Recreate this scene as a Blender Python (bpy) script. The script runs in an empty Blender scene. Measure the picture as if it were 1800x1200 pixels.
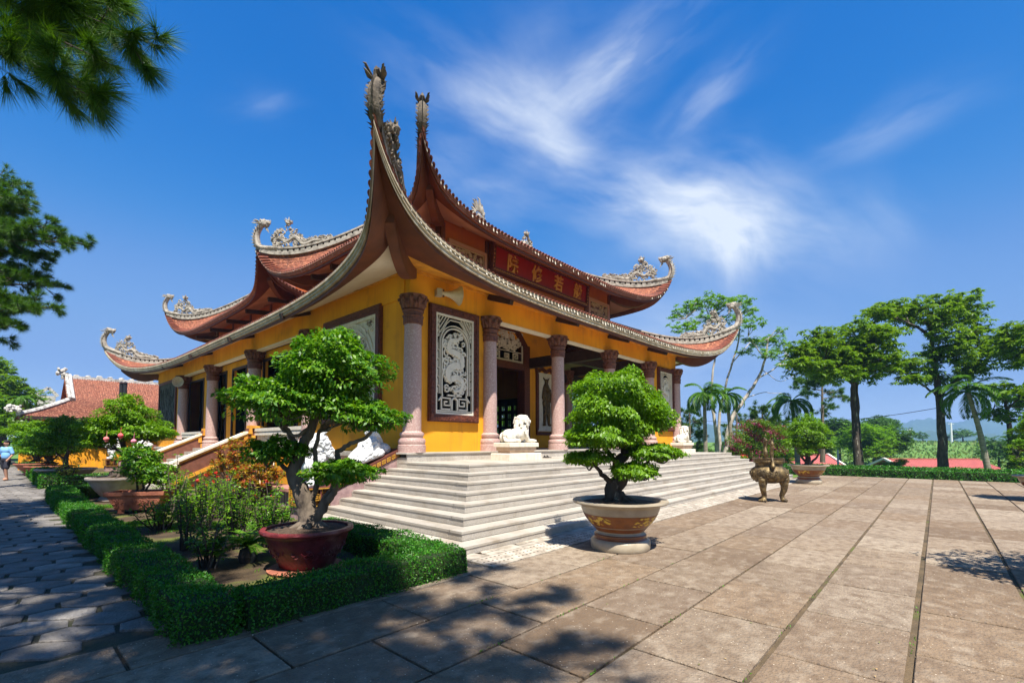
import bpy, bmesh, math, random
import numpy as np
from mathutils import Vector, Matrix, Euler

# ---------------------------------------------------------------- camera, sky, sun, exposure
S = bpy.context.scene
C = bpy.context.collection
PI = math.pi
YAW = math.atan(747 / 824.0)            # camera heading, anticlockwise from the front facade (+x)
PITCH = math.radians(2.7)
EYE = 1.66
FL = 824.0
cam = bpy.data.cameras.new('camera'); camo = bpy.data.objects.new('camera', cam); C.objects.link(camo)
cam.sensor_width = 36; cam.lens = FL / 1800 * 36; cam.shift_y = 139 / 1800; cam.clip_start = 0.05; cam.clip_end = 12000
camo.location = (0, 0, EYE)
fw = Vector((math.cos(YAW) * math.cos(PITCH), math.sin(YAW) * math.cos(PITCH), math.sin(PITCH)))
camo.rotation_euler = fw.to_track_quat('-Z', 'Y').to_euler()
S.camera = camo
RT = np.array([math.sin(YAW), -math.cos(YAW), 0.0])      # sideways axis of the site plan
FW = np.array([math.cos(YAW), math.sin(YAW), 0.0])
UPV = np.array([-math.sin(PITCH) * FW[0], -math.sin(PITCH) * FW[1], math.cos(PITCH)])
FWP = np.array([fw.x, fw.y, fw.z])

def at(px, py, d):
    """survey point: bearing read off the photo, real distance d metres"""
    v = FWP + RT * (px - 900) / FL + UPV * (739 - py) / FL
    return np.array([0, 0, EYE]) + v * (d / (v @ FW))

def ld(lat, dep, base=(0, 0)):
    """plan position: base + lat metres sideways + dep metres away"""
    p = RT * lat + FW * dep
    return np.array([base[0] + p[0], base[1] + p[1]])

SUNT = Vector((0.29, 0.43, -1.0)).normalized()           # direction in which sunlight travels
sl = bpy.data.lights.new('sun', 'SUN'); sl.energy = 5.0; sl.angle = math.radians(0.53); sl.color = (1.0, 0.95, 0.87)
so = bpy.data.objects.new('sun', sl); C.objects.link(so); so.rotation_euler = SUNT.to_track_quat('-Z', 'Y').to_euler()
S.view_settings.view_transform = 'Standard'; S.view_settings.look = 'None'
S.view_settings.exposure = 1.02; S.view_settings.gamma = 1.0

W = bpy.data.worlds.new('World'); S.world = W; W.use_nodes = True
nt = W.node_tree; nt.nodes.clear()
def N(t, **k):
    n = nt.nodes.new(t)
    for a, b in k.items(): setattr(n, a, b)
    return n
def L(a, b): nt.links.new(a, b)
def M(op, a, b=None, c=None, clamp=False):
    n = N('ShaderNodeMath', operation=op); n.use_clamp = clamp
    for i, v in enumerate((a, b, c)):
        if v is None: continue
        if isinstance(v, (int, float)): n.inputs[i].default_value = v
        else: L(v, n.inputs[i])
    return n.outputs[0]
sky = N('ShaderNodeTexSky', sky_type='NISHITA'); sky.sun_disc = False
sky.sun_elevation = math.asin(-SUNT.z); sky.sun_rotation = math.atan2(-SUNT.x, -SUNT.y)
sky.altitude = 0; sky.air_density = 1.0; sky.dust_density = 0.2; sky.ozone_density = 3.0
def V3(op, a, s):
    n = N('ShaderNodeVectorMath', operation=op); L(a, n.inputs[0]); n.inputs['Scale'].default_value = s; return n.outputs[0]
hs = N('ShaderNodeRGBCurve')           # deep tropical blue overhead, paler towards the horizon
for ch, pts in enumerate((((0, 0), (.031, .0075), (.0915, .098), (.27, .150), (1, .40)), ((0, 0), (.101, .108), (.223, .216), (.457, .255), (1, .45)), ((0, 0), (.283, .370), (.487, .462), (.638, .470), (1, .60)))):
    c = hs.mapping.curves[ch]; c.points[0].location = pts[0]; c.points[1].location = pts[-1]
    for q in pts[1:-1]: c.points.new(*q)
hs.mapping.update()
h0 = N('ShaderNodeHueSaturation'); h0.inputs['Saturation'].default_value = 1.28; h0.inputs['Hue'].default_value = 0.507; L(sky.outputs[0], h0.inputs['Color'])
L(V3('SCALE', h0.outputs[0], .1), hs.inputs['Color'])
hs_out = V3('SCALE', hs.outputs[0], 10.6)
tc = N('ShaderNodeTexCoord')
def dirv(px, py):
    v = FWP + RT * (px - 900) / FL + UPV * (739 - py) / FL
    return v / np.linalg.norm(v)
def dot(v):
    n = N('ShaderNodeVectorMath', operation='DOT_PRODUCT'); L(tc.outputs['Generated'], n.inputs[0]); n.inputs[1].default_value = tuple(v)
    return n.outputs['Value']
def cloud(p0, p1, wide, strength, seed, sc=4.0, sharp=0.38, det=8):
    """wispy cirrus band in the sky between two compass directions"""
    a, b = dirv(*p0), dirv(*p1); c = a + b; c /= np.linalg.norm(c)
    t = b - a; ln = np.linalg.norm(t) / 2; t -= c * (t @ c); t /= np.linalg.norm(t); n_ = np.cross(c, t)
    u = M('MULTIPLY', dot(t), 1 / ln); v0 = dot(n_); w_ = wide / FL
    nz0 = N('ShaderNodeTexNoise'); nz0.inputs['Scale'].default_value = 3.0; nz0.inputs['Detail'].default_value = 3
    L(tc.outputs['Generated'], nz0.inputs['Vector'])
    v1 = M('ADD', v0, M('MULTIPLY', M('SUBTRACT', nz0.outputs[0], 0.5), w_ * 1.6))
    v = M('MULTIPLY', v1, 1 / w_)
    r2 = M('ADD', M('MULTIPLY', u, u), M('MULTIPLY', v, v))
    g = M('POWER', 2.718, M('MULTIPLY', r2, -1.3))
    g = M('MULTIPLY', g, M('GREATER_THAN', dot(c), 0.0))
    cb = N('ShaderNodeCombineXYZ'); L(M('MULTIPLY', u, ln * 1.1), cb.inputs[0]); L(M('MULTIPLY', v1, 3.0), cb.inputs[1]); cb.inputs[2].default_value = seed
    nz = N('ShaderNodeTexNoise'); nz.inputs['Scale'].default_value = sc * 1.35; nz.inputs['Detail'].default_value = det; nz.inputs['Roughness'].default_value = 0.52; nz.inputs['Distortion'].default_value = 0.12
    L(cb.outputs[0], nz.inputs['Vector'])
    m = M('MULTIPLY', M('SUBTRACT', nz.outputs[0], sharp), 3.0, clamp=True)
    m = M('ADD', M('MULTIPLY', m, 0.70), M('MULTIPLY', g, 0.30))
    return M('MULTIPLY', M('MULTIPLY', g, m), strength, clamp=True)
cl = [cloud((1010, 310), (1450, 410), 80, 1.15, 1.0), cloud((1270, 350), (1310, 510), 70, 0.8, 2.0), cloud((1130, 380), (1380, 430), 45, 0.55, 12.0), cloud((860, 60), (1000, 230), 70, 0.35, 13.0), cloud((740, 240), (830, 330), 60, 0.3, 14.0), cloud((1480, 330), (1560, 480), 70, .22, 15.0),
      cloud((700, 90), (1060, 250), 58, 0.5, 3.0, 5.5), cloud((1230, -10), (960, 240), 42, 0.62, 4.0, 6),
      cloud((860, 150), (1130, 120), 95, 0.35, 5.0, 3.5), cloud((720, 300), (1000, 370), 50, 0.35, 6.0),
      cloud((1340, 90), (1160, 250), 26, 0.40, 7.0, 6), cloud((1720, 170), (1420, 290), 30, 0.28, 8.0, 5),
      cloud((920, 230), (1060, 280), 45, 0.5, 9.0, 5), cloud((1000, 560), (1400, 640), 110, 0.45, 10.0, 3.5),
      cloud((520, 165), (400, 190), 22, 0.22, 11.0, 6)]
tot = cl[0]
for k in cl[1:]: tot = M('ADD', tot, k)
tot = M('MINIMUM', tot, 0.88)
mx = N('ShaderNodeMix', data_type='RGBA'); L(tot, mx.inputs[0]); L(hs_out, mx.inputs[6]); mx.inputs[7].default_value = (5.6, 6.1, 6.8, 1)
bg = N('ShaderNodeBackground'); bg.inputs[1].default_value = 0.078; L(mx.outputs[2], bg.inputs[0])
wo = N('ShaderNodeOutputWorld'); L(bg.outputs[0], wo.inputs[0])

# ---------------------------------------------------------------- helpers
rnd = random.Random(7)
rng = np.random.default_rng(11)

class MB:
    """collects shapes into one mesh"""
    def __init__(s): s.v = []; s.f = []
    def add(s, vs, fs):
        o = len(s.v); s.v.extend([tuple(map(float, q)) for q in vs]); s.f.extend([tuple(i + o for i in f) for f in fs]); return s
    def box(s, x0, x1, y0, y1, z0, z1):
        return s.add([(x0,y0,z0),(x1,y0,z0),(x1,y1,z0),(x0,y1,z0),(x0,y0,z1),(x1,y0,z1),(x1,y1,z1),(x0,y1,z1)],
                     [(0,3,2,1),(4,5,6,7),(0,1,5,4),(1,2,6,5),(2,3,7,6),(3,0,4,7)])
    def bevbox(s, x0, x1, y0, y1, z0, z1, b):
        """box with a chamfered top edge"""
        vs = [(x0,y0,z0),(x1,y0,z0),(x1,y1,z0),(x0,y1,z0),(x0,y0,z1-b),(x1,y0,z1-b),(x1,y1,z1-b),(x0,y1,z1-b),
              (x0+b,y0+b,z1),(x1-b,y0+b,z1),(x1-b,y1-b,z1),(x0+b,y1-b,z1)]
        return s.add(vs, [(0,3,2,1),(0,1,5,4),(1,2,6,5),(2,3,7,6),(3,0,4,7),(4,5,9,8),(5,6,10,9),(6,7,11,10),(7,4,8,11),(8,9,10,11)])
    def bar(s, a, b, w, h, up=(0,0,1)):
        a = Vector(a); b = Vector(b); t = (b - a)
        if t.length < 1e-6: return s
        t.normalize(); sd = t.cross(Vector(up))
        if sd.length < 1e-4: sd = t.cross(Vector((1,0,0)))
        sd.normalize(); u = sd.cross(t); sd *= w / 2; u *= h / 2
        vs = [a-sd-u, a+sd-u, a+sd+u, a-sd+u, b-sd-u, b+sd-u, b+sd+u, b-sd+u]
        return s.add(vs, [(0,1,2,3),(7,6,5,4),(0,4,5,1),(1,5,6,2),(2,6,7,3),(3,7,4,0)])
    def tube(s, pts, r, n=8, cap=True, flat=1.0):
        pts = [Vector(p) for p in pts]; m = len(pts)
        rs = r if isinstance(r, (list, tuple)) else [r] * m
        o = len(s.v); up = Vector((0.13, 0.21, 0.97)).normalized()
        for i, p in enumerate(pts):
            t = (pts[min(i+1, m-1)] - pts[max(i-1, 0)])
            if t.length < 1e-9: t = Vector((0,0,1))
            t.normalize()
            if abs(t.dot(up)) > .96: up = Vector((1, 0.1, 0.1)).normalized()
            a = t.cross(up).normalized(); b = a.cross(t).normalized(); up = b
            for k in range(n):
                q = 2 * PI * k / n
                s.v.append(tuple(p + a * math.cos(q) * rs[i] * flat + b * math.sin(q) * rs[i]))
        for i in range(m - 1):
            for k in range(n):
                k2 = (k + 1) % n
                s.f.append((o+i*n+k, o+i*n+k2, o+(i+1)*n+k2, o+(i+1)*n+k))
        if cap:
            s.f.append(tuple(o + k for k in range(n))[::-1]); s.f.append(tuple(o + (m-1)*n + k for k in range(n)))
        return s
    def lathe(s, prof, c=(0,0,0), n=32, mod=None, sx=1.0, sy=1.0):
        o = len(s.v)
        for i, (r, z) in enumerate(prof):
            for k in range(n):
                q = 2 * PI * k / n; rr = r * (mod(q, z) if mod else 1)
                s.v.append((c[0] + rr * math.cos(q) * sx, c[1] + rr * math.sin(q) * sy, c[2] + z))
        for i in range(len(prof) - 1):
            for k in range(n):
                k2 = (k + 1) % n
                s.f.append((o+i*n+k, o+i*n+k2, o+(i+1)*n+k2, o+(i+1)*n+k))
        s.f.append(tuple(o + k for k in range(n))[::-1]); s.f.append(tuple(o + (len(prof)-1)*n + k for k in range(n)))
        return s
    def ball(s, c, r, n=10, m=7, jit=0.0, rx=None):
        R3 = (r, r, r) if isinstance(r, (int, float)) else r
        o = len(s.v); vs = []; fs = []
        for i in range(1, m):
            for k in range(n):
                th = PI * i / m; ph = 2 * PI * k / n; j = 1 + rnd.uniform(-jit, jit)
                q = Vector((R3[0]*math.sin(th)*math.cos(ph)*j, R3[1]*math.sin(th)*math.sin(ph)*j, R3[2]*math.cos(th)*j))
                if rx: q = rx @ q
                vs.append(Vector(c) + q)
        a = Vector((0,0,R3[2])); b = Vector((0,0,-R3[2]))
        if rx: a = rx @ a; b = rx @ b
        vs += [Vector(c) + a, Vector(c) + b]; top = len(vs) - 2
        for i in range(m - 2):
            for k in range(n):
                k2 = (k+1) % n; fs.append((i*n+k, (i+1)*n+k, (i+1)*n+k2, i*n+k2))
        for k in range(n):
            k2 = (k+1) % n; fs.append((top, k, k2)); fs.append((top+1, (m-2)*n+k2, (m-2)*n+k))
        return s.add(vs, fs)
    def grid(s, rows, close=False):
        o = len(s.v); m = len(rows[0])
        for r in rows: s.v.extend([tuple(map(float, p)) for p in r])
        for i in range(len(rows) - 1):
            for k in range(m if close else m - 1):
                k2 = (k + 1) % m; s.f.append((o+i*m+k, o+i*m+k2, o+(i+1)*m+k2, o+(i+1)*m+k))
        return s
    def ribbon(s, pts, ws, d0, d1, xf):
        """flat carved scroll: 2D path (u,v) with widths, thickness d0..d1, mapped by xf(u,v,d)"""
        n = len(pts); ws = ws if isinstance(ws, (list, tuple)) else [ws] * n
        Ls = []; Rs = []
        for i in range(n):
            a = pts[max(i-1, 0)]; b = pts[min(i+1, n-1)]; tx, ty = b[0]-a[0], b[1]-a[1]; l = math.hypot(tx, ty) or 1
            nx, ny = -ty/l*ws[i]/2, tx/l*ws[i]/2
            Ls.append((pts[i][0]+nx, pts[i][1]+ny)); Rs.append((pts[i][0]-nx, pts[i][1]-ny))
        rows = [[xf(*l, d0) for l in Ls], [xf(*l, d1) for l in Ls], [xf(*l, d1) for l in Rs], [xf(*l, d0) for l in Rs]]
        o = len(s.v)
        for r in rows: s.v.extend([tuple(map(float, p)) for p in r])
        for i in range(n - 1):
            for j in range(4):
                j2 = (j+1) % 4; s.f.append((o+j*n+i, o+j2*n+i, o+j2*n+i+1, o+j*n+i+1))
        s.f.append((o, o+n, o+2*n, o+3*n)); s.f.append((o+n-1, o+4*n-1, o+3*n-1, o+2*n-1))
        return s
    def build(s, name, mat, parent=None, smooth=False, loc=None):
        me = bpy.data.meshes.new(name); me.from_pydata(s.v, [], s.f); me.update()
        if smooth: me.polygons.foreach_set('use_smooth', [True] * len(me.polygons))
        return link(name, me, mat, parent, loc)

def link(name, me, mat, parent=None, loc=None):
    if mat and not me.materials: me.materials.append(mat)
    o = bpy.data.objects.new(name, me); C.objects.link(o)
    if parent: o.parent = parent
    if loc is not None: o.location = loc
    return o

def auto_smooth(o, deg=35):
    me = o.data; bm = bmesh.new(); bm.from_mesh(me)
    bmesh.ops.recalc_face_normals(bm, faces=bm.faces)
    for f in bm.faces: f.smooth = True
    for e in bm.edges:
        if len(e.link_faces) == 2 and e.calc_face_angle(0) > math.radians(deg): e.smooth = False
    bm.to_mesh(me); bm.free(); return o

def tag(o, label=None, cat=None, group=None, kind=None):
    if label: o['label'] = label
    if cat: o['category'] = cat
    if group: o['group'] = group
    if kind: o['kind'] = kind
    return o
def thing(name, label, cat, loc=(0,0,0), rz=0, group=None):
    o = bpy.data.objects.new(name, None); C.objects.link(o); o.location = loc; o.rotation_euler = (0, 0, rz)
    o.empty_display_size = 0.2
    return tag(o, label, cat, group)
def copy_tree(o, parent=None):
    c = o.copy(); C.objects.link(c)
    if parent: c.parent = parent
    for ch in [q for q in C.objects if q.parent == o]: copy_tree(ch, c)
    return c

def np_mesh(name, V, F, mat, parent=None, smooth=False):
    """V (n,3) array, F (m,k) array of equal-sized faces"""
    me = bpy.data.meshes.new(name); k = F.shape[1]
    me.vertices.add(len(V)); me.vertices.foreach_set('co', V.astype(np.float32).ravel())
    me.loops.add(F.size); me.loops.foreach_set('vertex_index', F.astype(np.int32).ravel())
    me.polygons.add(len(F)); me.polygons.foreach_set('loop_start', np.arange(0, F.size, k, dtype=np.int32))
    me.polygons.foreach_set('loop_total', np.full(len(F), k, dtype=np.int32))
    if smooth: me.polygons.foreach_set('use_smooth', np.ones(len(F), dtype=bool))
    me.update(calc_edges=True)
    return link(name, me, mat, parent)
def nrm(a): return a / np.maximum(np.linalg.norm(a, axis=-1, keepdims=True), 1e-9)
def leaf_arrays(c, tip, nor, ln, wd):
    """rhombic leaves: centres c, tip directions, normals; ln, wd arrays or numbers"""
    tip = nrm(tip); sd = nrm(np.cross(tip, nor)); nn = np.cross(sd, tip)
    ln = np.broadcast_to(np.asarray(ln, float).reshape(-1, 1), (len(c), 1)); wd = np.broadcast_to(np.asarray(wd, float).reshape(-1, 1), (len(c), 1))
    a = c - tip * ln * .5; b = c + sd * wd * .5 + nn * wd * .15; e = c + tip * ln * .5 - nn * ln * .08; f = c - sd * wd * .5 + nn * wd * .15
    V = np.stack([a, b, e, f], 1).reshape(-1, 3); F = np.arange(len(V)).reshape(-1, 4)
    return V, F
def leaves(name, mat, parent, c, tip, nor, ln, wd):
    V, F = leaf_arrays(c, tip, nor, ln, wd); return np_mesh(name, V, F, mat, parent)
def rdir(n): return nrm(rng.normal(size=(n, 3)))

def pad_points(center, rx, ry, rz, n, under=0.25, shell=0.75, lump=0.26):
    """points spread through a cloud-pruned pad: most on its domed top, some inside and below"""
    d = rdir(n); low = d[:, 2] < 0; d[low & (rng.random(n) > under), 2] *= -1
    ph = center[0] * 3.1 + center[1] * 1.7
    lum = 1 + lump * (np.sin(d[:, 0] * 5 + ph) * np.cos(d[:, 1] * 6 + ph * 2) + .5 * np.sin(d[:, 2] * 9 + d[:, 0] * 7 + ph))
    r = np.where(rng.random(n) < shell, rng.uniform(.86, 1.04, n), rng.uniform(.35, .9, n)) * lum
    zz = d[:, 2] * np.where(d[:, 2] < 0, .45, 1)
    p = np.stack([d[:, 0] * rx * r, d[:, 1] * ry * r, zz * rz * r], 1)
    return np.array(center) + p, d

def blob(name, parts, mat, parent=None, voxel=0.03, smooth=4, loc=None):
    """ellipsoids and capsules fused into one sculpted skin. part: (centre, radii, euler) or ('c', a, b, ra, rb)"""
    m = MB()
    for p in parts:
        if p[0] == 'c':
            _, a, b, ra, rb = p; a = Vector(a); b = Vector(b); k = max(2, int((b - a).length / (min(ra, rb) * .6)) + 1)
            m.tube([a.lerp(b, t / k) for t in range(k + 1)], [ra + (rb - ra) * t / k for t in range(k + 1)], 12)
            m.ball(a, ra, 12, 8); m.ball(b, rb, 12, 8)
        else:
            m.ball(p[0], p[1], 16, 12, rx=Euler(p[2]).to_matrix() if len(p) > 2 else None)
    me = bpy.data.meshes.new(name); me.from_pydata(m.v, [], m.f); me.update()
    o = bpy.data.objects.new(name + '_tmp', me); C.objects.link(o)
    r = o.modifiers.new('r', 'REMESH'); r.mode = 'VOXEL'; r.voxel_size = voxel
    sm = o.modifiers.new('s', 'SMOOTH'); sm.iterations = smooth; sm.factor = .5
    dg = bpy.context.evaluated_depsgraph_get(); dg.update()
    res = bpy.data.meshes.new_from_object(o.evaluated_get(dg)); bpy.data.objects.remove(o)
    res.materials.clear(); res.polygons.foreach_set('use_smooth', [True] * len(res.polygons)); res.name = name
    return link(name, res, mat, parent, loc)

def catmull(pts, k=8):
    P = [np.array(p, float) for p in pts]; P = [2*P[0]-P[1]] + P + [2*P[-1]-P[-2]]; out = []
    for i in range(1, len(P) - 2):
        for j in range(k):
            t = j / k; a, b, c, d = P[i-1], P[i], P[i+1], P[i+2]
            out.append(.5*((2*b)+(-a+c)*t+(2*a-5*b+4*c-d)*t*t+(-a+3*b-3*c+d)*t**3))
    out.append(P[-2]); return out
def curl(cx, cy, r0, a0, turns, grow=-0.75, n=18):
    """spiral path for carved scrolls"""
    return [(cx + r0*(1+grow*i/n)*math.cos(a0+turns*2*PI*i/n), cy + r0*(1+grow*i/n)*math.sin(a0+turns*2*PI*i/n)) for i in range(n+1)]

# ---------------------------------------------------------------- materials
def mat(name, col, rough=0.7, col2=None, scale=6, detail=6, bump=0.0, bscale=40, island=0.0, spec=0.4, metal=0.0, trans=0.0,
        lo=0.35, hi=0.65, col3=None, scale3=1.2, lo3=.5, hi3=.7, coat=0.0, stretch=None, isl_cols=None):
    m = bpy.data.materials.new(name); m.use_nodes = True; t = m.node_tree; n = t.nodes; b = n['Principled BSDF']; out = n['Material Output']
    def lk(a, c): t.links.new(a, c)
    b.inputs['Roughness'].default_value = rough; b.inputs['Metallic'].default_value = metal
    b.inputs['Specular IOR Level'].default_value = spec; b.inputs['Coat Weight'].default_value = coat; b.inputs['Coat Roughness'].default_value = .15
    co = n.new('ShaderNodeTexCoord'); vec = co.outputs['Object']
    if stretch:
        mp = n.new('ShaderNodeMapping'); mp.inputs['Scale'].default_value = stretch; lk(vec, mp.inputs[0]); vec = mp.outputs[0]
    def noise(sc, de, lo_, hi_):
        z = n.new('ShaderNodeTexNoise'); z.inputs['Scale'].default_value = sc; z.inputs['Detail'].default_value = de; lk(vec, z.inputs['Vector'])
        r = n.new('ShaderNodeMapRange'); r.inputs[1].default_value = lo_; r.inputs[2].default_value = hi_; lk(z.outputs[0], r.inputs[0]); return r.outputs[0]
    def mix(f, a, c, blend='MIX'):
        x = n.new('ShaderNodeMix'); x.data_type = 'RGBA'; x.blend_type = blend
        for i, q in ((0, f), (6, a), (7, c)):
            if isinstance(q, (int, float)): x.inputs[i].default_value = q
            elif isinstance(q, tuple): x.inputs[i].default_value = (*q, 1)
            else: lk(q, x.inputs[i])
        return x.outputs[2]
    cur = col
    if col2: cur = mix(noise(scale, detail, lo, hi), col, col2)
    if col3: cur = mix(noise(scale3, 5, lo3, hi3), cur, col3)
    if isl_cols or island:
        ge = n.new('ShaderNodeNewGeometry')
    if isl_cols:
        rp = n.new('ShaderNodeValToRGB'); rp.color_ramp.elements[0].color = (*isl_cols[0], 1); rp.color_ramp.elements[1].color = (*isl_cols[-1], 1)
        for i, q in enumerate(isl_cols[1:-1]):
            e = rp.color_ramp.elements.new((i + 1) / (len(isl_cols) - 1)); e.color = (*q, 1)
        lk(ge.outputs['Random Per Island'], rp.inputs[0]); cur = rp.outputs[0] if not col2 else mix(noise(scale, detail, lo, hi), rp.outputs[0], col2)
    if island:
        h = n.new('ShaderNodeHueSaturation'); r = n.new('ShaderNodeMapRange'); r.inputs[3].default_value = 1 - island; r.inputs[4].default_value = 1 + island
        lk(ge.outputs['Random Per Island'], r.inputs[0]); lk(r.outputs[0], h.inputs['Value'])
        if isinstance(cur, tuple): h.inputs['Color'].default_value = (*cur, 1)
        else: lk(cur, h.inputs['Color'])
        cur = h.outputs[0]
    if isinstance(cur, tuple): b.inputs['Base Color'].default_value = (*cur, 1)
    else: lk(cur, b.inputs['Base Color'])
    if bump:
        z = n.new('ShaderNodeTexNoise'); z.inputs['Scale'].default_value = bscale; z.inputs['Detail'].default_value = 5; lk(vec, z.inputs['Vector'])
        bp = n.new('ShaderNodeBump'); bp.inputs['Strength'].default_value = bump; bp.inputs['Distance'].default_value = .02; lk(z.outputs[0], bp.inputs['Height']); lk(bp.outputs[0], b.inputs['Normal'])
    if trans:
        tr = n.new('ShaderNodeBsdfTranslucent'); ms = n.new('ShaderNodeMixShader'); ms.inputs[0].default_value = trans
        if isinstance(cur, tuple): tr.inputs[0].default_value = (*cur, 1)
        else:
            g = mix(1.0, cur, (1.5, 1.5, .35), 'MULTIPLY'); lk(g, tr.inputs[0])
        lk(b.outputs[0], ms.inputs[1]); lk(tr.outputs[0], ms.inputs[2]); lk(ms.outputs[0], out.inputs['Surface'])
    return m

YEL = mat('yellow_limewash', (.84,.365,.020), .8, (.74,.30,.016), 1.3, 9, .25, 30, col3=(.46,.185,.03), scale3=1.1, lo3=.60, hi3=.82, spec=.2)
YEL2 = mat('yellow_trim_paint', (.78,.37,.035), .7, (.55,.24,.03), 4, 6, .2, 40, spec=.3)
ORW = mat('russet_plaster', (.44,.115,.018), .8, (.36,.09,.016), 1.6, 6, .2, 30)
BRN = mat('brown_eave_paint', (.15,.045,.018), .6, (.10,.032,.014), 3, 6, .25, 20, spec=.35)
BRN2 = mat('carved_brown_timber', (.16,.042,.018), .55, (.075,.020,.010), 14, 8, 1.0, 26)
DRK = mat('dark_timber', (.05,.024,.016), .6, (.03,.015,.011), 8, 5, .3, 30)
CREAM = mat('cream_soffit', (.78,.70,.56), .8, (.70,.60,.45), 1.5, 6, .1, 20)
TANS = mat('tan_soffit', (.55,.36,.24), .8, (.45,.27,.17), 1.5, 6, .1, 20)
GUT = mat('weathered_gutter_band', (.50,.40,.27), .75, (.35,.265,.17), 3, 8, .3, 35, col3=(.54,.48,.39), scale3=5, lo3=.52, hi3=.7)
GUTR = mat('rust_painted_gutter_band', (.30,.135,.085), .75, (.22,.095,.06), 4, 8, .3, 35, col3=(.40,.27,.21), scale3=6, lo3=.56, hi3=.7)
CON = mat('weathered_grey_concrete', (.40,.355,.29), .9, (.14,.12,.095), 6, 10, .8, 28, lo=.42, hi=.72)
CONB = mat('blackened_concrete', (.17,.135,.10), .9, (.045,.036,.028), 6, 10, .9, 28, lo=.4, hi=.7)
WHT = mat('white_carved_stone', (.74,.665,.53), .7, (.60,.52,.39), 7, 8, .35, 40, lo=.5, hi=.8)
WHP = mat('white_painted_statue', (.84,.84,.82), .6, (.66,.66,.63), 10, 8, .3, 30, lo=.55, hi=.8)
GRAN = mat('pale_granite', (.54,.49,.42), .65, (.30,.265,.22), 60, 4, .3, 90, col3=(.30,.25,.19), scale3=1.8, lo3=.5, hi3=.78, island=.09)
GRANT = mat('pale_granite_tread', (.43,.39,.325), .6, (.37,.33,.275), 55, 4, .25, 90, col3=(.29,.24,.18), scale3=2.2, lo3=.50, hi3=.74, island=.10)
PINK = mat('pink_granite', (.50,.335,.29), .45, (.36,.215,.185), 55, 4, .15, 60, col3=(.56,.42,.36), scale3=24, lo3=.5, hi3=.7)
CAPM = mat('brown_carved_capital', (.20,.068,.036), .5, (.09,.030,.017), 16, 8, .9, 24)
MAUV = mat('mauve_plaster', (.42,.28,.26), .8, (.27,.165,.16), 5, 9, .4, 30)
GOLD = mat('gold_paint', (.72,.40,.06), .4, (.50,.25,.03), 8, 5, .2, 40, metal=.25)
GOLDL = mat('gilded_lettering', (.64,.33,.07), .5, metal=.1)
RED = mat('red_lacquer_board', (.30,.010,.008), .45, (.23,.008,.006), 3, 5, .1, 30)
BLK = mat('unlit_black', (.009,.008,.007), 1.0, spec=0.0)  # near-black colour stands in for the shade of rooms and openings
BRICK = mat('maroon_glaze', (.20,.028,.030), .38, (.11,.018,.018), 7, 8, .5, 16, col3=(.26,.09,.07), scale3=3, lo3=.55, hi3=.7)
TERR = mat('terracotta', (.42,.15,.08), .75, (.26,.085,.05), 6, 8, .4, 30)
CLAY = mat('grey_clay_pot', (.40,.34,.29), .75, (.27,.225,.19), 5, 8, .4, 25)
CLAYP = mat('pale_glazed_band', (.40,.335,.235), .35, (.30,.245,.17), 4, 6, .15, 25)
BRG = mat('brown_glaze', (.25,.085,.022), .3, (.16,.052,.016), 5, 7, .2, 25)
SOIL = mat('potting_soil', (.05,.032,.02), .95, (.10,.065,.04), 25, 6, 1.0, 50)
BRZ = mat('old_brass', (.235,.165,.072), .5, (.08,.056,.028), 7, 8, .9, 22, metal=.5, lo=.38, hi=.60)
BARK = mat('grey_bark', (.20,.155,.11), .9, (.08,.06,.045), 9, 9, 1.0, 22, stretch=(1,1,.35))
BARKD = mat('dark_bark', (.085,.062,.045), .9, (.035,.026,.02), 9, 9, 1.0, 22, stretch=(1,1,.35), col3=(.26,.22,.17), scale3=5, lo3=.60, hi3=.66)
BARKP = mat('pale_bark', (.50,.44,.37), .85, (.30,.25,.20), 6, 9, .6, 22, stretch=(1,1,.6))
def leafm(name, cols, tr=.35, rough=.45, spec=.4): return mat(name, cols[0], rough, isl_cols=cols, trans=tr, spec=spec)
LBON = leafm('bonsai_leaf', [(.075,.18,.003),(.12,.26,.004),(.19,.34,.007),(.085,.20,.004)], .38)
LBON2 = leafm('dark_bonsai_leaf', [(.030,.12,.006),(.05,.165,.007),(.11,.26,.010),(.18,.34,.014),(.06,.15,.01)])
LHED = leafm('hedge_leaf', [(.015,.11,.004),(.025,.15,.005),(.035,.18,.005),(.07,.25,.008),(.09,.16,.02)], .25, .5)
LTREE = leafm('broad_tree_leaf', [(.065,.145,.008),(.10,.20,.010),(.17,.28,.016),(.06,.13,.009)], .42, .4)
LTRE2 = leafm('bright_tree_leaf', [(.075,.19,.010),(.11,.25,.012),(.16,.31,.018)], .4, .45)
LPALM = leafm('palm_leaf', [(.05,.15,.008),(.08,.20,.010),(.12,.25,.015)], .4, .4)
LPINE = leafm('pine_needle', [(.020,.070,.006),(.035,.11,.008),(.11,.22,.014),(.028,.085,.006)], .3, .5)
LFAR = leafm('far_tree_leaf', [(.04,.10,.018),(.055,.14,.022),(.08,.18,.03)], .25, .6)
LCROT = leafm('croton_leaf', [(.10,.20,.02),(.42,.26,.03),(.45,.10,.04),(.30,.045,.03),(.07,.16,.02),(.55,.38,.06)], .3, .35)
LYEL = leafm('golden_shrub_leaf', [(.22,.32,.02),(.38,.40,.03),(.12,.24,.02)], .35)
PETR = leafm('red_petal', [(.55,.03,.02),(.65,.06,.04)], .35)
PETM = leafm('magenta_bract', [(.26,.02,.09),(.36,.05,.16),(.17,.015,.05),(.30,.05,.10)], .35)
GRS = leafm('grass_blade', [(.07,.21,.010),(.10,.27,.014),(.14,.32,.02)], .3)

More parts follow.
